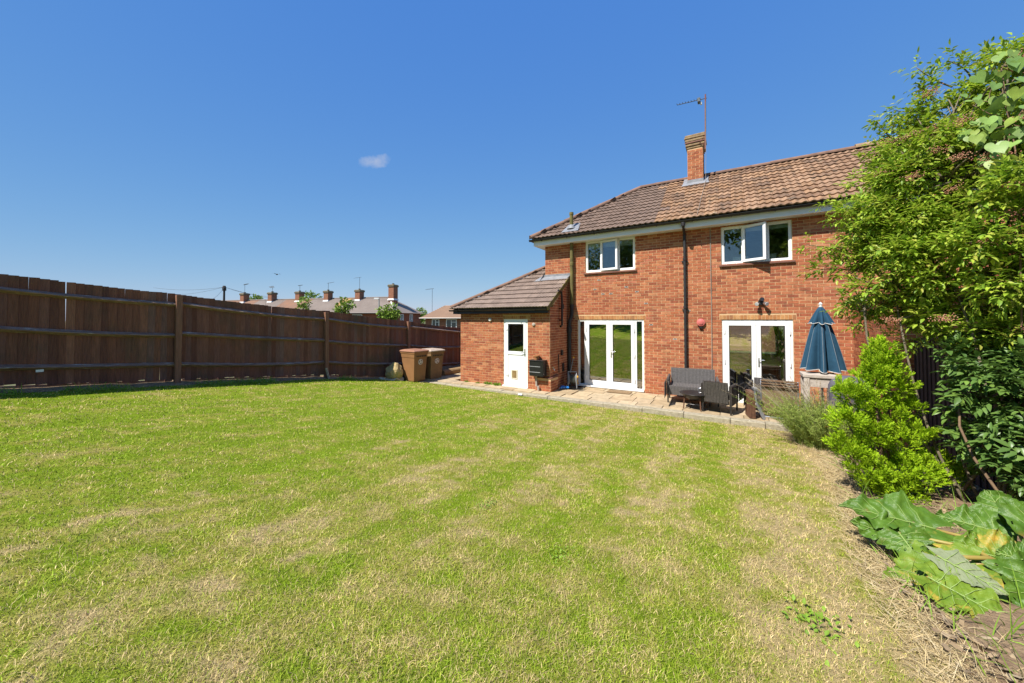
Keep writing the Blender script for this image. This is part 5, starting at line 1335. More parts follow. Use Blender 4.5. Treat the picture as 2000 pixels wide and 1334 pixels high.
sc = obj("paper_scrap", MB().hexa([(-5.10, 8.70, -0.02), (-4.98, 8.70, -0.025), (-4.98, 8.745, 0.0), (-5.10, 8.745, 0.0), (-5.10, 8.70, -0.012), (-4.98, 8.70, -0.017), (-4.98, 8.74, 0.012), (-5.10, 8.74, 0.016)]), "white_plastic", None)
tag(sc, "small white scrap lying against the patio kerb below the back door", "scrap")
sl = thing("security_light", "twin-headed chrome security light above the right French doors", "light", (0.64, WY, 2.47))
obj("bracket", MB().box(0.60, 0.70, WY - 0.05, WY - 0.008, 2.44, 2.56), "iron_black", sl, bevel=0.008)
obj("sensor", MB().tube([(0.66, WY - 0.04, 2.56), (0.68, WY - 0.10, 2.585)], [0.045, 0.05], 12), "iron_black", sl)
for dx in (-0.05, 0.07):
    c = Vector((0.65 + dx * 0.8, WY - 0.07, 2.49)); d = Vector((dx * 0.9, -0.09, -0.03))
    obj("lamp_head", MB().tube([c, c + d * 0.35, c + d], [0.02, 0.04, 0.05], 14), "silver", sl)
    obj("lens", MB().tube([c + d, c + d * 1.06], [0.046, 0.040], 14), "lamp_glass", sl)
al = thing("alarm_bell", "round faded red alarm bell on the wall between the French doors", "alarm", (-0.66, WY, 2.0))
obj("dome", MB().lathe([(0.097, 0.0), (0.102, 0.03), (0.094, 0.045), (0.055, 0.058), (0.05, 0.068), (0.0001, 0.075)], (-0.66, WY - 0.02, 2.005), 26, '-y'), "alarm_pink", al, smooth=False)
obj("base", MB().lathe([(0.09, 0.0), (0.09, 0.018)], (-0.66, WY - 0.001, 2.0), 20, '-y'), "iron_black", al)
obj("bell_bracket", MB().box(-0.70, -0.62, WY - 0.06, WY - 0.009, 1.85, 1.89), "iron_black", al)

# ------------------------------------------------------------------ planting helpers
def unit(v): return v / np.maximum(np.linalg.norm(v, axis=-1, keepdims=True), 1e-9)
def leaf_mesh(pos, dirs, ups, length, width, fold=0.25, droop=0.15):
    """pointed leaves with a folded midrib: 8 vertices, 6 faces of 3-4 corners each"""
    n = len(pos); d = unit(dirs); s = unit(np.cross(d, ups)); u = np.cross(s, d)
    L = np.broadcast_to(np.asarray(length, float), (n,))[:, None]; W = np.broadcast_to(np.asarray(width, float), (n,))[:, None]
    mid1 = pos + d * L * 0.38; mid2 = pos + d * L * 0.72 - u * L * droop * 0.4
    tip = pos + d * L - u * L * droop
    l1 = mid1 + s * W * 0.5 + u * W * fold; r1 = mid1 - s * W * 0.5 + u * W * fold
    l2 = mid2 + s * W * 0.36 + u * W * fold * 0.7; r2 = mid2 - s * W * 0.36 + u * W * fold * 0.7
    V = np.stack([pos, l1, mid1, r1, l2, mid2, r2, tip], 1).reshape(-1, 3)
    b = (np.arange(n) * 8)[:, None]
    T = np.concatenate([b + np.array([0, 2, 1]), b + np.array([0, 3, 2]), b + np.array([4, 5, 7]), b + np.array([5, 6, 7])])
    Q = np.concatenate([b + np.array([1, 2, 5, 4]), b + np.array([2, 3, 6, 5])])
    return V, [T, Q]
def rand_dirs(n, rng, up=0.0):
    v = rng.normal(size=(n, 3)); v = unit(v); v[:, 2] += up; return unit(v)
def blob_points(blobs, n, rng, shell=0.55):
    w = np.array([b[3] ** 2 * (b[4] if len(b) > 4 else 1) for b in blobs]); idx = rng.choice(len(blobs), n, p=w / w.sum())
    c = np.array([b[:3] for b in blobs])[idx]; r = np.array([b[3] for b in blobs])[idx]
    d = rand_dirs(n, rng); rr = r * (shell + (1 - shell) * rng.random(n)) ** 0.8
    return c + d * rr[:, None] * np.array([1, 1, 0.85]), d
def lobes(blobs, k, rng, f=0.5, lift=0.15):
    """a crown breaks up into clumps: each mass carries smaller clumps on its surface"""
    out = []
    for b in blobs:
        d = rand_dirs(k, rng, lift)
        for q in d: out.append((*(np.array(b[:3]) + q * b[3] * rng.uniform(0.55, 0.95)), b[3] * f * rng.uniform(0.6, 1.2), *(b[4:] or ())))
    return out
def limb(m, a, b, r0, r1, rng, bend=0.12, n=6, sides=7):
    a = np.array(a, float); b = np.array(b, float); L = np.linalg.norm(b - a); off = rng.normal(size=3) * L * bend
    pts = [tuple(a + (b - a) * t + off * math.sin(math.pi * t)) for t in np.linspace(0, 1, n + 1)]
    m.tube(pts, [r0 + (r1 - r0) * t for t in np.linspace(0, 1, n + 1)], sides); return pts

# ------------------------------------------------------------------ elder tree over the border
rg = np.random.default_rng(3)
elder = thing("elder_tree", "tall spreading elder with reddish berry clusters overhanging the border", "tree", (2.12, 5.45, float(ground_z(2.1, 5.4))))
EB = [(1752, 430, 4.4, .48), (1690, 430, 4.6, .34), (1850, 330, 4.1, .50), (1835, 470, 4.0, .60), (1950, 430, 3.7, .55), (1745, 540, 4.3, .46), (1672, 520, 4.6, .26), (1900, 590, 3.9, .55),
      (1800, 600, 4.2, .42), (1960, 290, 3.8, .45), (1690, 605, 4.6, .16), (1720, 350, 4.6, .24), (1900, 210, 4.1, .28, .8), (1790, 262, 4.5, .26), (1840, 225, 4.4, .28), (1885, 285, 4.2, .32), (1930, 175, 4.1, .28), (1750, 300, 4.6, .20), (1975, 125, 4.0, .24), (2040, 130, 3.9, .35), (1790, 380, 4.3, .42), (1900, 330, 4.0, .48), (1780, 480, 4.2, .45), (1980, 520, 3.6, .5), (2070, 480, 3.6, .6), (2080, 250, 3.7, .5), (2090, 640, 3.5, .5), (1960, 660, 3.7, .42), (1860, 520, 4.0, .45)]
elder_blobs = [(*survey(b[0], b[1], b[2]), b[3], *(b[4:] or (1,))) for b in EB]
SPR = [((1700, 470), (1575, 478), 4.75), ((1700, 430), (1618, 402), 4.75), ((1680, 530), (1588, 530), 4.75), ((1780, 300), (1712, 235), 4.6), ((1850, 210), (1745, 215), 4.5), ((1860, 170), (1790, 132), 4.5),
       ((1850, 250), (1722, 262), 4.6), ((1760, 330), (1690, 300), 4.7), ((1700, 570), (1640, 610), 4.7), ((1900, 160), (1850, 118), 4.4), ((1940, 140), (1925, 95), 4.2), ((1680, 480), (1600, 500), 4.8), ((1830, 200), (1800, 165), 4.5), ((1820, 260), (1760, 240), 4.5), ((1720, 600), (1672, 640), 4.6)]
pts_, dirs_ = blob_points(lobes(elder_blobs, 9, rg, 0.36), 11500, rg, 0.2)
wood = MB(); base = np.array([2.14, 5.5, float(ground_z(2.1, 5.5))])
forks = []
for k in range(6):
    b = elder_blobs[[0, 2, 3, 4, 5, 7][k]]; st = base + rg.normal(size=3) * np.array([.12, .12, 0]); pp = limb(wood, st, np.array(b[:3]) + [0, 0, -0.15], 0.015, 0.008, rg, 0.10, 8); forks.append(pp)
for b in elder_blobs:
    for j in range(4):
        src = forks[rg.integers(len(forks))][5]; d = rand_dirs(1, rg)[0]; e_ = np.array(b[:3]) + d * b[3] * 0.8
        st = min((p for f in forks for p in f[3:]), key=lambda p: np.linalg.norm(np.array(p) - np.array(b[:3])))
        limb(wood, st, e_, 0.016, 0.005, rg, 0.10, 5, 5)
spray_pos, spray_dir = [], []
for a, b, dep in SPR:
    A = survey(a[0], a[1], dep - 0.1); B = survey(b[0], b[1], dep); st = A
    pp = limb(wood, st, B, 0.010, 0.004, rg, 0.06, 6, 5)
    for q in range(22):
        t = 0.25 + 0.75 * q / 21; p = np.array(pp[min(6, int(t * 6))]) * (1 - (t * 6) % 1) + np.array(pp[min(6, int(t * 6) + 1)]) * ((t * 6) % 1)
        spray_pos.append(p + rg.normal(size=3) * 0.035); spray_dir.append(unit((B - A)[None])[0] * 0.8 + rg.normal(size=3) * 0.7)
obj("trunk", wood, "bark_elder", elder, smooth=True)
def compound(pos, dirs, rng, nleaf=5, L=0.072, W=0.027):
    n = len(pos); d = unit(dirs); up = np.tile([0, 0, 1.0], (n, 1)) + rng.normal(size=(n, 3)) * 0.35
    s = unit(np.cross(d, up)); P = []; D = []; U = []
    rl = L * 1.9
    for k in range(nleaf):
        if k == nleaf - 1: off = 1.0; dd = d
        else:
            off = 0.35 + 0.3 * (k // 2); sg = 1 if k % 2 else -1; dd = unit(d * 0.55 + s * sg * 0.9)
        P.append(pos + d * rl * off * 0.8 + rng.normal(size=(n, 3)) * 0.004); D.append(dd + rng.normal(size=(n, 3)) * 0.12 + np.array([0, 0, -0.12])); U.append(up)
    P = np.concatenate(P); D = np.concatenate(D); U = np.concatenate(U)
    return leaf_mesh(P, D, U, L * rng.uniform(0.55, 1.3, len(P)), W * rng.uniform(0.7, 1.25, len(P)))
pa_ = np.concatenate([pts_, np.array(spray_pos)]); da_ = np.concatenate([dirs_ * 0.7 + rand_dirs(len(dirs_), rg) * 0.7 + np.array([0, 0, 0.1]), np.array(spray_dir)])
V, Fs = compound(pa_, da_, rg)
np_mesh("crown", V, Fs, "leaf_elder", elder)
# flat clusters of reddish berries
bp, bd = blob_points(elder_blobs, 70, rg, 0.9)
near = np.array([bearing(p)[2] for p in bp]); 
P = []
for p, d in zip(bp, bd):
    c = p - _F0 * 0.16 + np.array([-0.05, -0.05, 0.06]) + d * 0.04; n = 80; q = rg.normal(size=(n, 3)) * np.array([.045, .045, .02]); P.append(c + q)
P = np.concatenate(P); o6 = np.array([(1, 0, 0), (0, 1, 0), (-1, 0, 0), (0, -1, 0), (0, 0, 1), (0, 0, -1)]) * 0.0075
V = (P[:, None, :] + o6[None]).reshape(-1, 3); b = (np.arange(len(P)) * 6)[:, None]
T = np.concatenate([b + np.array(t) for t in ((0, 1, 4), (1, 2, 4), (2, 3, 4), (3, 0, 4), (1, 0, 5), (2, 1, 5), (3, 2, 5), (0, 3, 5))])
np_mesh("berry_clusters", V, [T], "berry", elder)["kind"] = "stuff"

# shrub with dark leaves under the elder
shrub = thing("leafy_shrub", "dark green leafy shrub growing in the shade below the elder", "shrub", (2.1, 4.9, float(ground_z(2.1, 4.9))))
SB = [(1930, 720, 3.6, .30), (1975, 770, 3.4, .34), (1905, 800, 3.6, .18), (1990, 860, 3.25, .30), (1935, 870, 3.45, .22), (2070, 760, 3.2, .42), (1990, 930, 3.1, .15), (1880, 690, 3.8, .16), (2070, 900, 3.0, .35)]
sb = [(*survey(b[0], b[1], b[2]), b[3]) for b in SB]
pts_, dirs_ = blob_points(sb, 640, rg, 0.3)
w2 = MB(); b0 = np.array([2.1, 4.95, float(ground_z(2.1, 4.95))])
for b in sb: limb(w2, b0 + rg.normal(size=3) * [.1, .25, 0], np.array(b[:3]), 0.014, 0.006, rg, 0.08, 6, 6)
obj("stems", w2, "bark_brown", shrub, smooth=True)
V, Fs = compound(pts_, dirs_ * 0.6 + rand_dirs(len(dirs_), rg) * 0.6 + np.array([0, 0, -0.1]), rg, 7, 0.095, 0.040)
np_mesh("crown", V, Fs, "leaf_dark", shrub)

# climber with large heart-shaped leaves in the elder's top
vine = thing("climbing_vine", "climber with large pale heart-shaped leaves draped over the elder top", "vine", (2.3, 5.3, float(ground_z(2.3, 5.3))))
VB = [(1955, 130, 3.75, .16), (1960, 190, 3.7, .22), (1975, 240, 3.6, .22), (1925, 260, 3.7, .17), (1985, 300, 3.5, .20), (1880, 195, 3.85, .07), (1900, 205, 3.8, .09), (1945, 310, 3.6, .14), (1995, 180, 3.6, .18), (1990, 340, 3.45, .10), (1965, 330, 3.5, .10), (2040, 240, 3.5, .3), (1975, 105, 3.8, .1)]
vb = [(*survey(b[0], b[1], b[2]), b[3]) for b in VB]
vm = MB(); pv = [np.array([2.3, 5.3, float(ground_z(2.3, 5.3))])]
for b in (vb[9], vb[4], vb[2], vb[1], vb[0]): pv.append(np.array(b[:3]) + np.array([0.02, 0.05, 0]))
vm.tube(pv, [0.008, 0.007, 0.006, 0.005, 0.004, 0.003], 6)
for b in vb: limb(vm, pv[3], b[:3], 0.006, 0.003, rg, 0.1, 5, 5)
obj("stem", vm, "bark_brown", vine, smooth=True)
def heart_mesh():
    out = []; n = 22
    for k in range(n):
        t = 2 * math.pi * k / n
        x = 0.5 * (16 * math.sin(t) ** 3) / 17; y = (13 * math.cos(t) - 5 * math.cos(2 * t) - 2 * math.cos(3 * t) - math.cos(4 * t)) / 17
        out.append((x, -y * 0.62, 0.10 * abs(x) ** 1.2 + 0.10 * (y * 0.62) ** 2 - 0.03))
    V = [(0, 0.0, -0.035)] + out
    Fc = [(0, 1 + (k + 1) % n, 1 + k) for k in range(n)]
    me = bpy.data.meshes.new("heart_leaf"); me.from_pydata(V, [], Fc); me.update(); me.polygons.foreach_set("use_smooth", [True] * len(me.polygons)); return me
hm = heart_mesh()
pts_, dirs_ = blob_points(vb, 125, rg, 0.55)
vl = wloc(vine)
for p, d in zip(pts_, dirs_):
    d = d * 0.7 - _F0 * 0.75 + np.array([-0.25, -0.3, 0.25]) + rg.normal(size=3) * 0.38
    z = Vector(d).normalized(); hang = (Vector((0, 0, -1)) + Vector(rg.normal(size=3)) * 0.35); yv = (hang - z * hang.dot(z)).normalized(); xv = yv.cross(z)
    s = rg.uniform(0.07, 0.15)
    o = link("heart_leaf", hm, "leaf_vine", vine); M = Matrix((xv, yv, z)).transposed().to_4x4()
    o.matrix_local = Matrix.Translation(Vector(p) - vl) @ M @ Matrix.Diagonal((s, s, s, 1))

# ------------------------------------------------------------------ golden conifer
rg = np.random.default_rng(9)
con = thing("golden_conifer", "bushy golden green conifer leaning in the border beside the lawn", "conifer", (1.42, 5.45, float(ground_z(1.42, 5.45))))
CB = [(1722, 668, 3.95, .14), (1705, 705, 3.95, .19), (1735, 735, 3.95, .24), (1660, 725, 3.95, .10), (1675, 765, 3.9, .22), (1735, 800, 3.9, .27), (1665, 815, 3.85, .20), (1785, 800, 3.9, .15), (1720, 860, 3.85, .30), (1660, 860, 3.85, .16),
      (1790, 870, 3.85, .16), (1690, 910, 3.75, .22), (1755, 920, 3.75, .26), (1780, 950, 3.7, .18), (1820, 890, 3.85, .10), (1725, 950, 3.7, .18), (1855, 925, 3.85, .07), (1830, 950, 3.8, .09), (1765, 695, 4.0, .12), (1890, 910, 3.9, .05), (1805, 805, 3.95, .08)]
CB = [(1722, 690, 3.95, .07), (1708, 715, 3.95, .10), (1732, 725, 3.95, .11), (1700, 750, 3.95, .14), (1745, 765, 3.95, .13), (1655, 770, 3.9, .09), (1688, 795, 3.9, .17), (1738, 815, 3.9, .16), (1655, 825, 3.85, .13), (1785, 800, 3.92, .05), (1700, 855, 3.85, .20), (1752, 865, 3.85, .17), (1655, 880, 3.82, .13),
      (1800, 850, 3.88, .06), (1695, 925, 3.75, .19), (1755, 930, 3.75, .20), (1800, 925, 3.75, .13), (1735, 965, 3.7, .17), (1780, 970, 3.7, .13), (1832, 905, 3.85, .05), (1850, 945, 3.85, .06), (1885, 935, 3.9, .05)]
cb = [(*survey(b[0], b[1], b[2]), b[3]) for b in CB]
cm = MB(); c0 = np.array([1.42, 5.45, float(ground_z(1.42, 5.45)) - 0.03])
for b in cb: limb(cm, c0 + rg.normal(size=3) * [.04, .04, 0], np.array(b[:3]), 0.02, 0.006, rg, 0.05, 5, 6)
obj("trunk", cm, "bark_brown", con, smooth=True)
axis_c = np.mean([b[:3] for b in cb], 0)
PP, DD = [], []
for b in cb:
    npl = int(9 + 420 * b[3] ** 1.6)
    dv = rand_dirs(npl, rg, 0.25)
    for q in dv:
        root = np.array(b[:3]) + q * b[3] * rg.uniform(0.35, 0.8); ax = unit((q * 0.75 + np.array([0, 0, 0.95]) + rg.normal(size=3) * 0.18)[None])[0]
        Lp = rg.uniform(0.08, 0.17); m_ = int(27 + 115 * Lp); t = rg.random(m_) ** 0.85
        rad = rand_dirs(m_, rg); rad = unit(rad - (rad @ ax)[:, None] * ax)
        PP.append(root + ax * (Lp * t)[:, None] + rad * ((0.045 * (1 - t) + 0.006) * rg.uniform(0.5, 1, m_))[:, None]); DD.append(ax * 0.9 + rad * (0.75 * (1 - 0.6 * t))[:, None])
pts_ = np.concatenate(PP); d0 = unit(np.concatenate(DD) + rg.normal(size=(len(pts_), 3)) * 0.2)
VV, TT = [], []
P = []; D = []; U = []
side = unit(np.cross(d0, np.tile([0, 0, 1.0], (len(d0), 1)) + rg.normal(size=d0.shape) * 0.8)); upv = np.cross(side, d0)
for k in range(7):
    t = k / 6; sg = 1 if k % 2 else -1
    P.append(pts_ + d0 * 0.030 * t); dd = unit(d0 + side * sg * (0.75 * (1 - t) + 0.1) + upv * rg.normal(size=(len(d0), 1)) * 0.3); D.append(dd); U.append(upv)
P = np.concatenate(P); D = np.concatenate(D); U = np.concatenate(U)
n = len(P); s_v = unit(np.cross(D, U)); Ln = rg.uniform(0.010, 0.018, n)[:, None]; Wn = 0.0062
V = np.stack([P - s_v * Wn * 0.3, P + s_v * Wn * 0.3, P + D * Ln * 0.6 + s_v * Wn * 0.6, P + D * Ln, P + D * Ln * 0.6 - s_v * Wn * 0.6], 1).reshape(-1, 3)
b = (np.arange(n) * 5)[:, None]
# keep one island per spray so a spray has one tone
np_mesh("crown", V, [b + np.array([0, 1, 2, 4]), b + np.array([4, 2, 3])], "leaf_conifer", con)

# ------------------------------------------------------------------ lavender and weeds at the end of the patio
rg = np.random.default_rng(14)
lav = thing("lavender_bush", "loose lavender bush with dry seed spikes at the end of the kerb", "bush", (1.25, 7.75, float(ground_z(1.25, 7.75))))
def stems(n, base, spread, hmin, hmax, lean, rng, wid=0.004, seg=5):
    """curved ribbon stems; returns V,F and the tips"""
    ang = rng.uniform(0, 2 * np.pi, n); r0 = np.sqrt(rng.random(n)) * spread
    b = np.array(base) + np.stack([r0 * np.cos(ang), r0 * np.sin(ang) * 1.3, np.zeros(n)], 1); b[:, 2] = ground_z(b[:, 0], b[:, 1]) - 0.01
    H = rng.uniform(hmin, hmax, n); out = np.stack([np.cos(ang), np.sin(ang), np.zeros(n)], 1) * (r0 / spread)[:, None] * 0.55 + np.array(lean) + rng.normal(size=(n, 3)) * np.array([.18, .18, 0])
    V = []; sd = unit(np.cross(out + [0, 0, 1.0], rand_dirs(n, rng)))
    cen = []
    for k in range(seg + 1):
        t = k / seg; c = b + np.array([0, 0, 1.0]) * (H * t)[:, None] * (1 - 0.12 * t) + out * (H * t ** 1.6)[:, None]; cen.append(c)
        w = wid * (1 - 0.6 * t); V += [c - sd * w, c + sd * w]
    V = np.stack(V, 1); nv = 2 * (seg + 1); bb = (np.arange(n) * nv)[:, None]
    Fq = np.concatenate([bb + np.array([2 * k, 2 * k + 1, 2 * k + 3, 2 * k + 2]) for k in range(seg)])
    return V.reshape(-1, 3), [Fq], np.stack(cen, 1)
V1, F1, C1 = stems(620, (1.30, 7.70, 0), 0.36, 0.40, 0.95, (-0.12, 0.0, 0), rg)
np_mesh("stems", V1, F1, "leaf_lavender", lav)
n = len(C1); P = []; D = []
for k in range(58):
    t = rg.random(n) * 0.95; i0 = np.minimum((t * 5).astype(int), 4); fr = t * 5 - i0
    p = C1[np.arange(n), i0] * (1 - fr)[:, None] + C1[np.arange(n), i0 + 1] * fr[:, None]; P.append(p); D.append(rand_dirs(n, rg, 0.7))
P = np.concatenate(P); D = np.concatenate(D); n2 = len(P)
s_v = unit(np.cross(D, rand_dirs(n2, rg))); V = np.stack([P - s_v * .0026, P + s_v * .0026, P + D * 0.034 + s_v * 0.0038, P + D * rg.uniform(0.04, 0.075, n2)[:, None]], 1).reshape(-1, 3)
b = (np.arange(n2) * 4)[:, None]; np_mesh("foliage", V, [b + np.array([0, 1, 2]), b + np.array([0, 2, 3])], "leaf_lavender", lav)
V2, F2_, C2 = stems(120, (1.22, 7.80, 0), 0.30, 0.85, 1.22, (-0.30, -0.05, 0), rg, 0.0025)
np_mesh("flower_stems", V2, F2_, "lavender_spike", lav)
P = []; n = len(C2)
for k in range(14): P.append(C2[:, 5] + (C2[:, 4] - C2[:, 5]) * (k / 14 * 0.75) + rg.normal(size=(n, 3)) * 0.004)
P = np.concatenate(P); V = (P[:, None, :] + o6[None] * 0.8).reshape(-1, 3); b = (np.arange(len(P)) * 6)[:, None]
T = np.concatenate([b + np.array(t) for t in ((0, 1, 4), (1, 2, 4), (2, 3, 4), (3, 0, 4), (1, 0, 5), (2, 1, 5), (3, 2, 5), (0, 3, 5))])
np_mesh("seed_spikes", V, [T], "lavender_spike", lav)
for q in range(3):
    c = C1[rg.integers(len(C1)), 4]; obj("poppy_head", MB().lathe([(0.002, -0.012), (0.018, 0.0), (0.022, 0.012)], tuple(c), 10), "poppy", lav)

# ------------------------------------------------------------------ rhubarb
rg = np.random.default_rng(31)
rhu = thing("rhubarb_plant", "rhubarb clump with huge crinkled leaves at the edge of the border", "rhubarb", (1.68, 3.75, float(ground_z(1.68, 3.75))))
def rhubarb_leaf(tip_base, tip, up, width, material, seed, curl=0.12, ruffle=0.035, fold=0.12):
    r = np.random.default_rng(seed); a = np.array(tip_base, float); t_ = np.array(tip, float); d = t_ - a; L = np.linalg.norm(d); d /= L
    up = np.array(up, float); s = np.cross(d, up); s /= np.linalg.norm(s); u = np.cross(s, d)
    nu, nv = 40, 31; V = []
    ph = r.uniform(0, 6, 4); lob = r.uniform(-1, 1, 64)
    for i in range(nu + 1):
        t = i / nu
        hw = width / 2 * (((t + 0.03) / 0.33) ** 0.55 if t < 0.30 else max(0.0, 1 - (t - 0.30) / 0.71) ** 0.72)
        for j in range(nv):
            q = j / (nv - 1) * 2 - 1
            edge = abs(q)
            rag = 1 + edge ** 2 * (0.09 * math.sin(t * 21 + ph[0] + 3 * np.sign(q)) + 0.07 * math.sin(t * 47 + ph[1] * np.sign(q)) + 0.05 * math.sin(t * 83 + ph[2]))
            x = t - 0.16 * max(0, edge - 0.15) * (1 - t) ** 3 * 1.6
            h = fold * hw * edge - curl * L * (t ** 2) - curl * 0.5 * hw * edge ** 2
            h += ruffle * edge ** 2 * math.sin(t * 15 + ph[2] + (1.7 if q > 0 else 0)) + ruffle * 0.45 * edge * math.sin(t * 33 + q * 4 + ph[3])
            h += 0.010 * abs(math.sin(math.pi * (t * 6.5 - edge * 1.5))) * min(1, edge * 5) * (1 - 0.3 * t) * width / 0.45
            h += 0.004 * math.sin(t * 61 + q * 9 + ph[0]) * math.sin(q * 23 + t * 17)
            p = a + d * (x * L) + s * (q * hw * rag) + u * h; V.append(p)
    i = np.arange((nu + 1) * nv).reshape(nu + 1, nv)
    Fq = np.stack([i[:-1, :-1].reshape(-1), i[:-1, 1:].reshape(-1), i[1:, 1:].reshape(-1), i[1:, :-1].reshape(-1)], 1)
    keep = r.random(len(Fq)) > (0.012 if material == "rhubarb_yellow" else 0.004)
    lo = np_mesh("leaf", np.array(V), [Fq[keep]], material, rhu, smooth=True)
    # raised veins
    m = MB(); mid = [V[k * nv + nv // 2] + u * 0.004 for k in range(0, nu + 1, 2)]
    m.tube([tuple(p) for p in mid], list(np.linspace(0.006, 0.0015, len(mid))), 5)
    for k in range(4, nu - 5, 6):
        for sg in (-1, 1):
            pts = []
            for w in range(5):
                ii = min(nu, k + int(w * 2.2)); jj = nv // 2 + sg * int(w * (nv // 2 - 1) / 4); pts.append(tuple(V[ii * nv + jj] + u * 0.003))
            m.tube(pts, [0.003, 0.0026, 0.002, 0.0015, 0.0008], 4)
    obj("vein", m, "rhubarb_vein", rhu, smooth=True)
    # stalk
    c0 = np.array([1.68, 3.75, float(ground_z(1.68, 3.75)) + 0.03]) + r.normal(size=3) * [.06, .06, 0]
    md = (c0 + a) / 2 + np.array([0, 0, 0.10]); obj("stalk", MB().tube([tuple(c0), tuple(md), tuple(a + u * -0.004)], [0.017, 0.014, 0.010], 8), "rhubarb_stalk", rhu, smooth=True)
    return lo
S = survey
rhubarb_leaf(S(1828, 1034, 2.62), S(1640, 984, 2.86), (0.2, -0.45, 1), 0.42, "rhubarb_leaf", 1, 0.03, 0.028, 0.26)
rhubarb_leaf(S(1792, 1062, 2.60), S(1664, 1016, 2.74), (-0.3, -0.65, 0.85), 0.34, "rhubarb_leaf", 2, 0.08, 0.030, 0.18)
rhubarb_leaf(S(1755, 1040, 2.58), S(1806, 1106, 2.36), (-0.45, -0.45, 0.9), 0.30, "rhubarb_leaf", 3, 0.08, 0.028, 0.20)
rhubarb_leaf(S(1905, 1102, 2.28), S(1724, 1146, 2.32), (-0.1, -0.35, 1), 0.42, "rhubarb_yellow", 4, 0.04, 0.018, 0.12)
rhubarb_leaf(S(1830, 1086, 2.28), S(1972, 1162, 2.05), (-0.30, -0.60, 0.75), 0.17, "rhubarb_back", 5, 0.02, 0.010, 0.10)
rhubarb_leaf(S(1812, 1128, 2.22), S(2000, 1226, 1.93), (0.1, -0.40, 1), 0.40, "rhubarb_yellow", 7, 0.05, 0.022, 0.14)
rhubarb_leaf(S(1990, 1102, 2.32), S(1856, 1060, 2.45), (-0.3, -0.75, 0.75), 0.36, "rhubarb_yellow", 8, 0.05, 0.034, 0.16)
rhubarb_leaf(S(1962, 1044, 2.52), S(1828, 1004, 2.72), (0.1, -0.55, 1), 0.32, "rhubarb_leaf", 9, 0.05, 0.030, 0.26)
rhubarb_leaf(S(1992, 1046, 2.48), S(1925, 956, 2.74), (-0.45, -0.7, 0.5), 0.42, "rhubarb_leaf", 10, 0.05, 0.026, 0.18)
rhubarb_leaf(S(2020, 1100, 2.22), S(1945, 1078, 2.32), (-0.2, -0.7, 0.9), 0.26, "rhubarb_leaf", 11, 0.08, 0.030, 0.22)
rhubarb_leaf(S(2020, 1050, 2.40), S(2080, 990, 2.50), (0.2, -0.4, 1), 0.42, "rhubarb_leaf", 12, 0.08, 0.03, 0.22)
rhubarb_leaf(S(2030, 1120, 2.15), S(2040, 1250, 1.95), (0.2, -0.4, 1), 0.40, "rhubarb_leaf", 13, 0.08, 0.03, 0.22)

# ------------------------------------------------------------------ dry grass, straw and mulch in the border; weeds
rg = np.random.default_rng(17)
def strands(n, xf, yf, hmin, hmax, flat, wid, rng):
    x = xf(n); y = yf(n, x); z = ground_z(x, y) + 0.01; p = np.stack([x, y, z], 1); d = rand_dirs(n, rng); d[:, 2] = np.abs(d[:, 2]) * flat + 0.06; d = unit(d)
    L = rng.uniform(hmin, hmax, n)[:, None]; s = unit(np.cross(d, rand_dirs(n, rng))); w = wid
    m1 = p + d * L * 0.5; t = p + d * L - np.array([0, 0, 1.0]) * L * 0.15
    V = np.stack([p - s * w, p + s * w, m1 + s * w * 0.8, m1 - s * w * 0.8, t], 1).reshape(-1, 3); b = (np.arange(n) * 5)[:, None]
    return V, [b + np.array([0, 1, 2, 3]), b + np.array([3, 2, 4])]
def by_(n, x=None): return rg.uniform(2.0, 8.3, n)
yv = rg.uniform(1.6, 8.3, 15000)
def xborder(n): return border_line(yv[:n]) + rg.gamma(1.5, 0.26, n) - 0.16
V, Fs = strands(15000, lambda n: np.minimum(xborder(n), 2.4), lambda n, x: yv[:n], 0.04, 0.16, 0.35, 0.0016, rg)
stuff(np_mesh("dead_grass", V, Fs, "straw"), "loose straw and dead grass along the edge of the border", "dead grass")
yv = rg.uniform(1.4, 4.2, 5000)
V, Fs = strands(5000, lambda n: border_line(yv) + rg.random(n) ** 1.3 * 1.1, lambda n, x: yv, 0.05, 0.22, 0.25, 0.0017, rg)
stuff(np_mesh("straw_litter", V, Fs, "straw"), "dry straw litter lying on the soil around the rhubarb", "straw")
yv = rg.uniform(2.4, 7.5, 700)
V, Fs = strands(700, lambda n: np.minimum(border_line(yv) + rg.gamma(2.0, 0.3, n), 2.4), lambda n, x: yv, 0.15, 0.42, 1.6, 0.003, rg)
stuff(np_mesh("weeds", V, Fs, "weed_green"), "thin green grass and weeds growing in the border", "weeds")
n = 5200; y = rg.uniform(1.6, 8.2, n); x = np.minimum(border_line(y) + 0.02 + rg.random(n) ** 0.8 * 1.3, 2.4); z = ground_z(x, y) + 0.05
P = np.stack([x, y, z], 1); a = rand_dirs(n, rg) * np.array([1, 1, .25]); a = unit(a); bb = unit(np.cross(a, rand_dirs(n, rg) * [0.3, 0.3, 1])); l = rg.uniform(0.008, 0.034, n)[:, None]; w = rg.uniform(0.004, 0.012, n)[:, None]
V = np.stack([P - a * l - bb * w, P + a * l - bb * w, P + a * l + bb * w, P - a * l + bb * w], 1).reshape(-1, 3); b = (np.arange(n) * 4)[:, None]
stuff(np_mesh("mulch", V, [b + np.arange(4)], "mulch"), "bark chips and dry debris scattered on the border soil", "mulch")
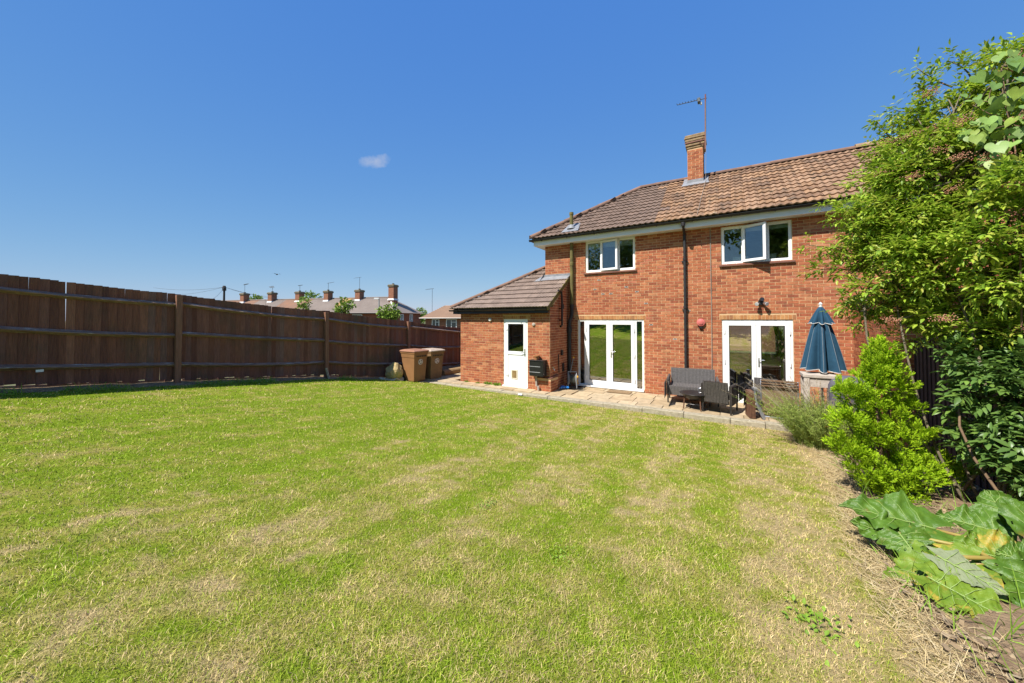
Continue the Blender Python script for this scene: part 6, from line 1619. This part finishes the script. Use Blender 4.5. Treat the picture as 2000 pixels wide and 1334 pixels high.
# tufts at the foot of the fence
n = 3600; y = rg.uniform(-4, 8.3, n); x = FENCE_X + 0.10 + rg.random(n) * 0.30; keep = vnoise(x * 0 + 3, y, 1.3, 6) > 0.42; yk, xk = y[keep], x[keep]
V, Fs = strands(len(xk), lambda n: xk, lambda n, x: yk, 0.06, 0.20, 1.4, 0.004, rg)
stuff(np_mesh("fence_weeds", V, Fs, "weed_green"), "grass and weeds growing along the foot of the board fence", "weeds")
# weeds at the foot of the outbuilding wall
for q, (wx, sz, lb) in enumerate(((-6.95, .05, "tiny weed"), (-6.62, .09, "small weed at the wall foot midway along the outbuilding"), (-6.50, .10, "leafy weed"), (-6.22, .12, "largest green weed left of the back door"), (-7.40, .06, "tiny"))):
    n = 60; p = np.array([wx, EY - 0.05, 0.03]) + rg.normal(size=(n, 3)) * np.array([sz * .7, 0.015, 0.004]); d = rand_dirs(n, rg, 0.9)
    V, Fs = leaf_mesh(p + d * 0.01, d, rand_dirs(n, rg), sz * rg.uniform(0.5, 1.2, n), sz * 0.3)
    o = np_mesh("weed", V, Fs, "weed_green"); tag(o, ("tiny green weed at the outbuilding's wall foot, second from the fence", "small green weed at the outbuilding's wall foot, third from the fence", "leafy green weed at the outbuilding's wall foot, second from the door", "largest green weed at the outbuilding's wall foot, next to the door", "tiny green weed at the outbuilding's wall foot nearest the fence")[q], "weed", "weeds along the outbuilding")

# ------------------------------------------------------------------ the grass
rg = np.random.default_rng(23)
def sample_grass(n_target):
    xs, ys = [], []; got = 0
    while got < n_target:
        n = 400000; th = rg.uniform(-1.22, 1.22, n); r = np.exp(rg.uniform(math.log(0.8), math.log(15.0), n))
        # equal numbers per log-distance ring: density falls with the square of distance
        d = np.stack([np.sin(th), np.cos(th)], 1)
        x = (d[:, 0] * r) * math.cos(YAW) - (d[:, 1] * r) * math.sin(YAW); y = (d[:, 0] * r) * math.sin(YAW) + (d[:, 1] * r) * math.cos(YAW)
        ok = (x > FENCE_X + 0.12) & (y < KERB_Y - 0.01) & (y > -6) & (x < border_line(y) + 0.12 * rg.normal(size=n) - 0.02)
        ok &= ~((r < 2.2) & (rg.random(n) < (2.2 - r) / 2.2 * 0.6))
        xs.append(x[ok]); ys.append(y[ok]); got += ok.sum()
    return np.concatenate(xs)[:n_target], np.concatenate(ys)[:n_target]
N = 475000
x, y = sample_grass(N); r = np.hypot(x, y); z = ground_z(x, y)
h = (0.013 + 0.016 * rg.random(N)) * (0.8 + 0.5 * vnoise(x, y, 3.0, 6)); sc = np.maximum(1.0, r / 2.6) ** 0.85
wd = 0.0011 * sc * rg.uniform(0.7, 1.4, N); h = h * np.maximum(1.0, r / 5.0) ** 0.25
az = rg.uniform(0, 2 * np.pi, N); ln = rg.uniform(0.1, 1.7, N)
out = np.stack([np.cos(az), np.sin(az), np.zeros(N)], 1); sd = np.stack([-np.sin(az + rg.normal(size=N) * 0.6), np.cos(az), np.zeros(N)], 1)
p = np.stack([x, y, z - 0.002], 1); m1 = p + np.array([0, 0, 1.0]) * (h * 0.56)[:, None] + out * (h * ln * 0.48)[:, None]; tp = p + np.array([0, 0, 1.0]) * (h * np.maximum(0.35, 1.05 - 0.30 * ln))[:, None] + out * (h * ln)[:, None]
w = wd[:, None]
V = np.stack([p - sd * w, p + sd * w, m1 + sd * w * 0.8, m1 - sd * w * 0.8, tp], 1).reshape(-1, 3)
col = lawn_colour(x, y, rg.normal(size=N) * 0.33) * rg.uniform(0.50, 1.45, N)[:, None]
b = (np.arange(N) * 5)[:, None]
stuff(np_mesh("grass", V, [b + np.array([0, 1, 2, 3]), b + np.array([3, 2, 4])], "grass_blade", vcol=np.repeat(col, 5, 0)), "short mown lawn grass, green with straw-coloured dry patches", "grass")
# broad-leaved lawn weeds
for q, (px, py, s, lb) in enumerate(((1590, 1225, .055, "bright green broad-leaved weed in the dry lawn near the rhubarb"), (952, 988, .03, "small round green weed alone in the middle of the lawn"), (1090, 1085, .03, "small dark weed on the lawn right of its centre"))):
    d = survey(px, py, 1.0) - _C; t = 1.0
    for _ in range(40): P0 = _C + d * t; t += (P0[2] - float(ground_z(P0[0], P0[1]))) * 0.5
    n = 70; pp = P0 + np.array([0, 0, 0.012]) + rg.normal(size=(n, 3)) * np.array([s * 1.3, s * 2.0, 0.004]); dd = rand_dirs(n, rg, 0.2)
    V, Fs = leaf_mesh(pp, dd, np.tile([0, 0, 1.0], (n, 1)), s * rg.uniform(0.4, 0.8, n), s * 0.35); stuff(np_mesh("lawn_weeds", V, Fs, "weed_green"), lb, "weeds")

# ------------------------------------------------------------------ the street beyond the fence
def plan(px, depth): # a bearing and a distance on plan
    X = (px - 1000) / FPX * depth; return _R * X + _F0 * depth
def height(py, depth): return CAM_Z + (624.5 - py) / FPX * depth
A0 = plan(760, 46.0); A1 = plan(490, 53.0); tdir = unit((A1 - A0)[None])[0]; tn = np.array([tdir[1], -tdir[0], 0]);
if tn @ (-A0) < 0: tn = -tn                      # towards the garden
RZ, EZ, HD = 4.95, 3.02, 2.85                    # ridge, eaves, half depth
GZ = -2.0
def tp_(s, n, z): q = A0 + tdir * s + tn * n; return (q[0], q[1], z)
def along(px):
    lo, hi = -12.0, 40.0
    for _ in range(50):
        mid = (lo + hi) / 2; v = bearing(A0 + tdir * mid)[0]
        if v > px: lo = mid
        else: hi = mid
    return lo
CH = [along(p) for p in (704, 643, 587.5, 534, 480)]
bounds = [0.0] + [along(p) for p in (672, 613, 560, 507, 455, 400)]
def small_aerial(name, label, base, h, boom, cat="aerial", group="aerials on the far chimneys"):
    a = thing(name, label, cat, tuple(base), 0, group)
    obj("mast", MB().tube([(0, 0, 0), (0, 0, h)], 0.022, 5), "antenna_metal", a, local=True)
    m = MB(); d = Vector(boom); m.tube([Vector((0, 0, h)) - d * 0.3, Vector((0, 0, h)) + d], 0.02, 5)
    for k in range(5): q = Vector((0, 0, h)) + d * (0.2 + 0.2 * k); m.tube([q + Vector((0.2, 0.2, 0.05)), q - Vector((0.2, 0.2, 0.05))], 0.018, 4)
    obj("antenna_boom", m, "antenna_metal", a, local=True); return a
def far_window(parent, s, z0, z1, w, n=None, side=False):
    fr = MB(); gl = MB(); base = HD
    def q(a, z, o): return tp_(a, base + o, z) if not side else tp_(-HD - o + 0.0, a, z)
    def rect(m, a0, a1, za, zb, o0, o1): m.hexa([q(a0, za, o1), q(a1, za, o1), q(a1, za, o0), q(a0, za, o0), q(a0, zb, o1), q(a1, zb, o1), q(a1, zb, o0), q(a0, zb, o0)])
    win = thing_part("window", parent, q(s, z0, 0))
    for a0, a1, za, zb in ((s, s + w, z0, z0 + .1), (s, s + w, z1 - .1, z1), (s, s + .1, z0 + .1, z1 - .1), (s + w - .1, s + w, z0 + .1, z1 - .1), (s + w / 2 - .05, s + w / 2 + .05, z0 + .1, z1 - .1)): rect(fr, a0, a1, za, zb, -0.02, 0.06)
    rect(fr, s + .1, s + w / 2 - .05, (z0 + z1) / 2 - .03, (z0 + z1) / 2 + .03, -0.02, 0.055)
    obj("frame", fr, "far_white", win); rect(gl, s + .1, s + w - .1, z0 + .1, z1 - .1, -0.02, 0.02); obj("pane", gl, "far_glass", win)
def far_chimney(parent, c, w, d, z0, z1, pots=1):
    ch_ = thing_part("chimney", parent, (c[0], c[1], z0))
    t2 = Vector(tdir) * w / 2; n2 = Vector(tn) * d / 2; c = Vector((c[0], c[1], 0))
    def ringz(z, k): return [tuple(c + (a * t2 + b_ * n2) * k + Vector((0, 0, z))) for a, b_ in ((-1, 1), (1, 1), (1, -1), (-1, -1))]
    obj("stack", MB().hexa(ringz(z0, 1) + ringz(z1 - 0.3, 1)), "far_brick_bright", ch_)
    m = MB().hexa(ringz(z1 - 0.3, 1.16) + ringz(z1 - 0.12, 1.22)); m.hexa(ringz(z1 - 0.118, 1.22) + ringz(z1, 1.0)); obj("head", m, "far_cap", ch_)
    obj("pot", MB().lathe([(0.13, z1 - 0.02), (0.15, z1 + 0.16), (0.10, z1 + 0.16)], tuple(c), 10), "far_cap", ch_)
    obj("flashing", MB().hexa([tuple(Vector(p) + Vector((0, 0, 0))) for p in ringz(RZ - 0.42, 1.25) + ringz(RZ - 0.22, 1.03)]), "far_white", ch_)
ROOFS = ["far_roof_grey", "far_roof_grey", "far_roof_brown", "far_roof_grey", "far_roof_brown", "far_roof_brown"]
NAMES = ["end house of the far terrace with hipped grey roof and tallest chimney", "second far terrace house from the hipped end, with grey roof", "third far terrace house from the hipped end, with brown roof", "fourth far terrace house from the hipped end, with grey roof", "fifth far terrace house from the hipped end, with brown roof", "sixth and farthest house of the far terrace, mostly hidden by the fence"]
for k in range(6):
    s0, s1 = bounds[k], bounds[k + 1]
    h_ = thing("terrace_house", NAMES[k], "house", tp_((s0 + s1) / 2, 0, GZ), 0, "terrace beyond the fence")
    sl_ = s0 - (HD if k == 0 else 0)
    obj("wall", MB().hexa([tp_(sl_, HD, GZ), tp_(s1, HD, GZ), tp_(s1, -HD, GZ), tp_(sl_, -HD, GZ), tp_(sl_, HD, EZ), tp_(s1, HD, EZ), tp_(s1, -HD, EZ), tp_(sl_, -HD, EZ)]), "far_brick", h_)
    o = 0.35; ze = EZ - 0.12
    if k == 0:
        V = [tp_(-HD - o, HD + o, ze), tp_(s1, HD + o, ze), tp_(s1, 0, RZ), tp_(0, 0, RZ), tp_(-HD - o, -HD - o, ze), tp_(s1, -HD - o, ze)]
        Fc = [(0, 1, 2, 3), (0, 3, 4), (3, 2, 5, 4)]
    else:
        V = [tp_(s0 + 0.01, HD + o, ze), tp_(s1, HD + o, ze), tp_(s1, 0, RZ), tp_(s0 + 0.01, 0, RZ), tp_(s0 + 0.01, -HD - o, ze), tp_(s1, -HD - o, ze)]; Fc = [(0, 1, 2, 3), (3, 2, 5, 4)]
    rf_ = obj("roof", MB().add(V, Fc), ROOFS[k], h_)
    # tile courses as thin proud bands
    m = MB(); nr = 13
    for r in range(nr):
        t = r / nr; t2 = (r + 0.18) / nr; na = (HD + o) * (1 - t); nb2 = (HD + o) * (1 - t2); za = ze + (RZ - ze) * t; zb = ze + (RZ - ze) * t2
        e0 = (-(HD + o) * (1 - t) + 0.05) if k == 0 else s0 + 0.02
        m.add([tp_(e0, na, za + 0.01), tp_(s1 - 0.01, na, za + 0.01), tp_(s1 - 0.01, na + 0.01, za + 0.05), tp_(e0, na + 0.01, za + 0.05), tp_(s1 - 0.01, nb2, zb + 0.05), tp_(e0, nb2, zb + 0.05)], [(0, 1, 2, 3), (3, 2, 4, 5)])
    obj("tile_courses", m, ROOFS[k], rf_)["kind"] = "stuff"
    obj("ridge", MB().tube([tp_(max(s0, 0.0), 0, RZ + 0.02), tp_(s1, 0, RZ + 0.02)], 0.1, 6), "far_roof_grey", rf_)
    if k == 0:
        obj("hip_ridge", MB().tube([tp_(0, 0, RZ), tp_(-HD - o, HD + o, ze + 0.04)], 0.09, 6), "far_white", rf_)
    obj("gutter", MB().tube([tp_(sl_ - (o if k == 0 else 0), HD + o + 0.04, ze - 0.02), tp_(s1, HD + o + 0.04, ze - 0.02)], 0.07, 6), "black_plastic", h_)
    far_window(h_, s0 + (s1 - s0) * 0.25, EZ - 1.55, EZ - 0.28, 1.5); far_window(h_, s0 + (s1 - s0) * 0.70, EZ - 1.55, EZ - 0.28, 1.2)
    if k == 0:
        far_window(h_, -0.9, EZ - 1.5, EZ - 0.25, 0.7, side=True); far_window(h_, 1.1, EZ - 1.5, EZ - 0.25, 0.7, side=True)
        c = tp_(-1.0, 0.6, 0); far_chimney(h_, c, 0.75, 0.9, RZ - 1.2, RZ + 1.55)
        obj("patch_lichen", MB().add([tp_(s1 - 0.02, 0.15, RZ - 0.04), tp_(s1 - 1.6, 0.15, RZ - 0.04), tp_(s1 - 0.9, 2.2, RZ - 1.32), tp_(s1 - 0.02, 1.8, RZ - 1.07)], [(0, 1, 2, 3)]), "far_lichen", rf_)
    if k > 0 or True:
        if k < 5:
            c = tp_(CH[k] if k < 5 else s0, 0.25, 0)
            own = h_
            far_chimney(own, c, 0.72, 0.85, RZ - 0.5, RZ + 1.05)
for k, (hh, bm_) in enumerate(((1.7, (-0.9, 0.1, 0.0)), (1.1, (0.5, 0.2, 0.08)), (0.9, (0.15, 0.0, 0.05)), (0.7, (-0.6, 0.1, 0.28)), (1.3, (0.6, 0.0, 0.12)))):
    c = tp_(CH[k], 0.25, RZ + 1.0)
    small_aerial("roof_aerial", "thin television aerial on the %s chimney of the far terrace" % ("second", "third", "fourth", "fifth", "sixth")[k] + " counted from the hipped end", c, hh, bm_)
# second house by the outbuilding
B0 = plan(820, 40.0); h2 = thing("hipped_house", "low brick house with tan hipped roof between terrace and outbuilding", "house", tuple(plan(870, 42.0) + np.array([0, 0, GZ])))
sd_ = unit((plan(900, 39.0) - B0)[None])[0]; sn = np.array([sd_[1], -sd_[0], 0]); sn = -sn if sn @ (-B0) < 0 else sn
def bp_(s, n, z): q = B0 + sd_ * s + sn * n; return (q[0], q[1], z)
ze2, rz2 = height(621, 40), height(596, 41.5)
LN = 11.0; dp = 2.9
obj("wall", MB().hexa([bp_(0.45, -0.45, GZ), bp_(LN, -0.45, GZ), bp_(LN, -5.4, GZ), bp_(0.45, -5.4, GZ), bp_(0.45, -0.45, ze2), bp_(LN, -0.45, ze2), bp_(LN, -5.4, ze2), bp_(0.45, -5.4, ze2)]), "far_brick_bright", h2)
obj("roof", MB().add([bp_(0, 0, ze2), bp_(LN + .4, 0, ze2), bp_(LN - 2, -dp, rz2), bp_(1.75, -dp, rz2), bp_(0, -2 * dp, ze2), bp_(LN + .4, -2 * dp, ze2)], [(0, 1, 2, 3), (0, 3, 4), (3, 2, 5, 4), (1, 5, 2)]), "far_roof_tan", h2)
m = MB()
for r in range(12):
    t = r / 12; za = ze2 + (rz2 - ze2) * t
    m.add([bp_(1.75 * t + .03, -dp * t, za + 0.01), bp_(LN - 0.2, -dp * t, za + 0.01), bp_(LN - 0.2, -dp * t + .01, za + 0.045), bp_(1.75 * t + .03, -dp * t + .01, za + 0.045), bp_(LN - 0.2, -dp * (t + .015), za + 0.06), bp_(1.75 * t + .03, -dp * (t + .015), za + 0.06)], [(0, 1, 2, 3), (3, 2, 4, 5)])
obj("tile_courses", m, "far_roof_tan", h2)["kind"] = "stuff"
obj("gutter", MB().tube([bp_(-0.05, 0.05, ze2 - 0.03), bp_(LN, 0.05, ze2 - 0.03)], 0.06, 6), "black_plastic", h2)
for s, w in ((1.25, 0.9), (2.95, 1.25), (6.0, 1.4)):
    wn_ = thing_part("window", h2, bp_(s, -0.45, ze2 - 1.2)); fr = MB(); g2 = MB()
    def rb(m, a0, a1, za, zb, o0, o1): m.hexa([bp_(a0, -0.45 + o1, za), bp_(a1, -0.45 + o1, za), bp_(a1, -0.45 + o0, za), bp_(a0, -0.45 + o0, za), bp_(a0, -0.45 + o1, zb), bp_(a1, -0.45 + o1, zb), bp_(a1, -0.45 + o0, zb), bp_(a0, -0.45 + o0, zb)])
    z0, z1 = ze2 - 1.15, ze2 - 0.12
    for a0, a1, za, zb in ((s, s + w, z0, z0 + .09), (s, s + w, z1 - .09, z1), (s, s + .09, z0 + .09, z1 - .09), (s + w - .09, s + w, z0 + .09, z1 - .09), (s + w * .5 - .04, s + w * .5 + .04, z0 + .09, z1 - .09)): rb(fr, a0, a1, za, zb, -.02, .06)
    rb(fr, s + w * .5 + .04, s + w - .09, z1 - .38, z1 - .31, -.02, .055)
    obj("frame", fr, "far_white", wn_); rb(g2, s + .09, s + w - .09, z0 + .09, z1 - .09, -.02, .02); obj("pane", g2, "far_glass", wn_)
small_aerial("roof_aerial", "double-armed television aerial above the tan hipped house", (*plan(844, 41.6)[:2], rz2 - 1.3), 3.2, (-0.8, 0.1, 0.0), group="aerials on the far chimneys")
# trees and saplings beyond the fence
rg = np.random.default_rng(41)
def small_tree(label, top, blobs, nleaf, L, name="sapling", group="young trees beyond the fence"):
    pts0 = [(*survey(b[0], b[1], b[2]), b[3]) for b in blobs]; c = np.mean([p[:3] for p in pts0], 0); gz = top
    t = thing(name, label, "tree", (c[0], c[1], gz), 0, group); m = MB()
    limb(m, (c[0], c[1], gz), c, 0.06, 0.03, rg, 0.02)
    for p in pts0: limb(m, c - [0, 0, 0.4], p[:3], 0.03, 0.01, rg, 0.05)
    obj("trunk", m, "bark_brown", t, smooth=True)
    P_, D_ = blob_points(pts0, nleaf, rg, 0.3); V, Fs = leaf_mesh(P_, D_ + rg.normal(size=P_.shape) * 0.6, rand_dirs(len(P_), rg, 1), L * rg.uniform(.6, 1.3, len(P_)), L * 0.6)
    np_mesh("crown", V, Fs, "far_leaf", t); return t
small_tree("wispy young tree beyond the fence below the third terrace chimney", -0.6, [(594, 590, 22, .35), (592, 604, 22, .4)], 260, 0.16)
small_tree("bushy young tree beyond the fence in front of the grey roofs", -0.6, [(668, 602, 20, .38), (682, 596, 20, .3), (672, 588, 20, .22), (664, 612, 20, .4)], 420, 0.17)
small_tree("small young tree just left of the hipped terrace end", -0.6, [(748, 608, 20, .32), (752, 617, 20, .35)], 300, 0.16)
small_tree("young tree with two leafy heads before the hipped terrace end", -0.6, [(764, 606, 20, .42), (768, 616, 20, .42), (760, 622, 20, .4)], 420, 0.16)
small_tree("round green tree in the gap between the far houses", GZ, [(822, 612, 60, 1.0), (818, 622, 60, 1.1), (827, 620, 60, 1.0)], 700, 0.34, "round_tree", None)
small_tree("dark distant tree top behind the terrace ridge", GZ, [(604, 580, 75, 1.3), (616, 582, 75, 1.1)], 260, 0.5, "distant_tree", "distant trees behind the terrace")
small_tree("dark distant tree top left of the second terrace chimney", GZ, [(501, 585, 75, 1.0)], 200, 0.5, "distant_tree", "distant trees behind the terrace")
# pole with wires, street lamp
pc = plan(437, 40.0); tpz = height(558, 40)
tpole = thing("telegraph_pole", "dark telegraph pole with wires rising above the board fence", "pole", (pc[0], pc[1], GZ))
obj("post", MB().tube([(pc[0], pc[1], GZ), (pc[0], pc[1], tpz)], [0.14, 0.10], 8), "pole_wood", tpole)
obj("cross_arm", MB().lathe([(0.2, tpz - 0.55), (0.2, tpz - 0.2), (0.12, tpz)], (pc[0], pc[1], 0), 8), "pole_wood", tpole)
for (qx, qy, qd) in ((300, 562, 44), (330, 575, 60), (560, 585, 52), (545, 580, 60), (400, 590, 25)):
    e_ = survey(qx, qy, qd); a = np.array([pc[0], pc[1], tpz - 0.15]); obj("wire", MB().tube([tuple(a + (e_ - a) * t - np.array([0, 0, 1.2 * t * (1 - t)])) for t in np.linspace(0, 1, 9)], 0.014, 4), "antenna_metal", tpole)
lc = plan(740, 34.0); lz = height(584, 34)
lp = thing("street_lamp", "slim grey street lamp standing before the far terrace", "street lamp", (lc[0], lc[1], GZ))
obj("column", MB().tube([(lc[0], lc[1], GZ), (lc[0], lc[1], lz)], [0.09, 0.05], 8), "lamp_grey", lp)
ld = -_R * 0.45; obj("lantern", MB().hexa([(lc[0] + ld[0] * a - 0.08 * b_ * _F0[0], lc[1] + ld[1] * a - 0.08 * b_ * _F0[1], lz + z) for z in (-0.02, 0.12) for a, b_ in ((0, -1), (1, -1), (1, 1), (0, 1))]), "far_white", lp)
# a bird high over the terrace
bc = survey(541, 536, 40); bd_ = thing("bird", "small dark bird flying above the far terrace", "bird", tuple(bc))
m = MB()
m.lathe([(0.005, -0.22), (0.05, -0.12), (0.07, 0.0), (0.055, 0.1), (0.045, 0.16), (0.005, 0.22)], (0, 0, 0), 8, 'x')
m.add([(0.08, 0.05, 0.02), (-0.08, 0.05, 0.02), (-0.12, 0.26, 0.10), (0.02, 0.26, 0.11), (-0.16, 0.46, 0.05), (0.08, -0.05, 0.02), (-0.08, -0.05, 0.02), (-0.12, -0.26, 0.10), (0.02, -0.26, 0.11), (-0.16, -0.46, 0.05), (-0.2, 0.0, 0.0), (-0.34, 0.06, 0.0), (-0.34, -0.06, 0.0)],
      [(0, 1, 2, 3), (3, 2, 4), (6, 5, 8, 7), (7, 8, 9), (10, 11, 12)])
obj("body", m, "bird_dark", bd_, local=True)
# the house over the road seen through the front window
oh = thing("opposite_house", "brick house over the road glimpsed through the right French doors", "house", (6.0, 36.0, -0.3))
obj("wall", MB().box(-2, 16, 34, 40, -0.4, 5.2), "far_brick_bright", oh)
obj("roof", MB().add([(-2.4, 33.6, 5.1), (16.4, 33.6, 5.1), (13, 37, 7.4), (1, 37, 7.4), (-2.4, 40.4, 5.1), (16.4, 40.4, 5.1)], [(0, 1, 2, 3), (3, 2, 5, 4), (0, 3, 4), (1, 5, 2)]), "far_roof_brown", oh)
for xw in (3.2, 6.4, 9.4):
    w_ = thing_part("window", oh, (xw, 34, 1.2)); m = MB(); frame_box(m, xw, xw + 1.5, 1.2, 2.5, 33.93, 34.0, 0.1); obj("frame", m, "far_white", w_); obj("pane", MB().box(xw + .1, xw + 1.4, 33.96, 33.98, 1.3, 2.4), "far_glass", w_)
# trees and fence at the foot of the garden, seen only as reflections in the glass
fb = thing("foot_fence", "board fence at the foot of the garden", "fence", (-4, -10.6, 1.4))
y0 = -10.6
for k in range(48):
    xx = -9.8 + k * 0.255; gz = float(ground_z(xx, y0)); obj("fence_board", MB().box(xx, xx + 0.25, y0 - 0.02, y0, gz + 0.03, gz + 1.75), "pale_fence", fb)
def big_tree(loc, h, r, label, seed):
    r_ = np.random.default_rng(seed); t = thing("garden_tree", label, "tree", loc, 0, "trees at the foot of the garden"); m = MB(); L0 = np.array(loc)
    limb(m, loc, L0 + [0, 0, h * .6], 0.2, 0.1, r_, 0.03, 6, 8); bl_ = [(loc[0] + r_.normal() * r * .5, loc[1] + r_.normal() * r * .5, loc[2] + h * r_.uniform(.4, .92), r * r_.uniform(.4, .65)) for _ in range(10)]
    for b_ in bl_: limb(m, L0 + [0, 0, h * .45], b_[:3], 0.07, 0.02, r_, 0.08)
    obj("trunk", m, "bark_brown", t, smooth=True); P_, D_ = blob_points(bl_, 4200, r_, 0.3); V, Fs = leaf_mesh(P_, D_ + r_.normal(size=P_.shape) * .7, rand_dirs(len(P_), r_, 1), 0.42, 0.26); np_mesh("crown", V, Fs, "far_leaf", t)
big_tree((-9.0, -15, 0.5), 13, 4.2, "tall tree beyond the foot of the garden on the fence side", 1)
big_tree((-2.5, -16, 0.5), 14, 4.4, "tall tree beyond the foot of the garden at its middle", 2)
big_tree((4.5, -15, 0.5), 12.5, 4.0, "tall tree beyond the foot of the garden on the border side", 3)
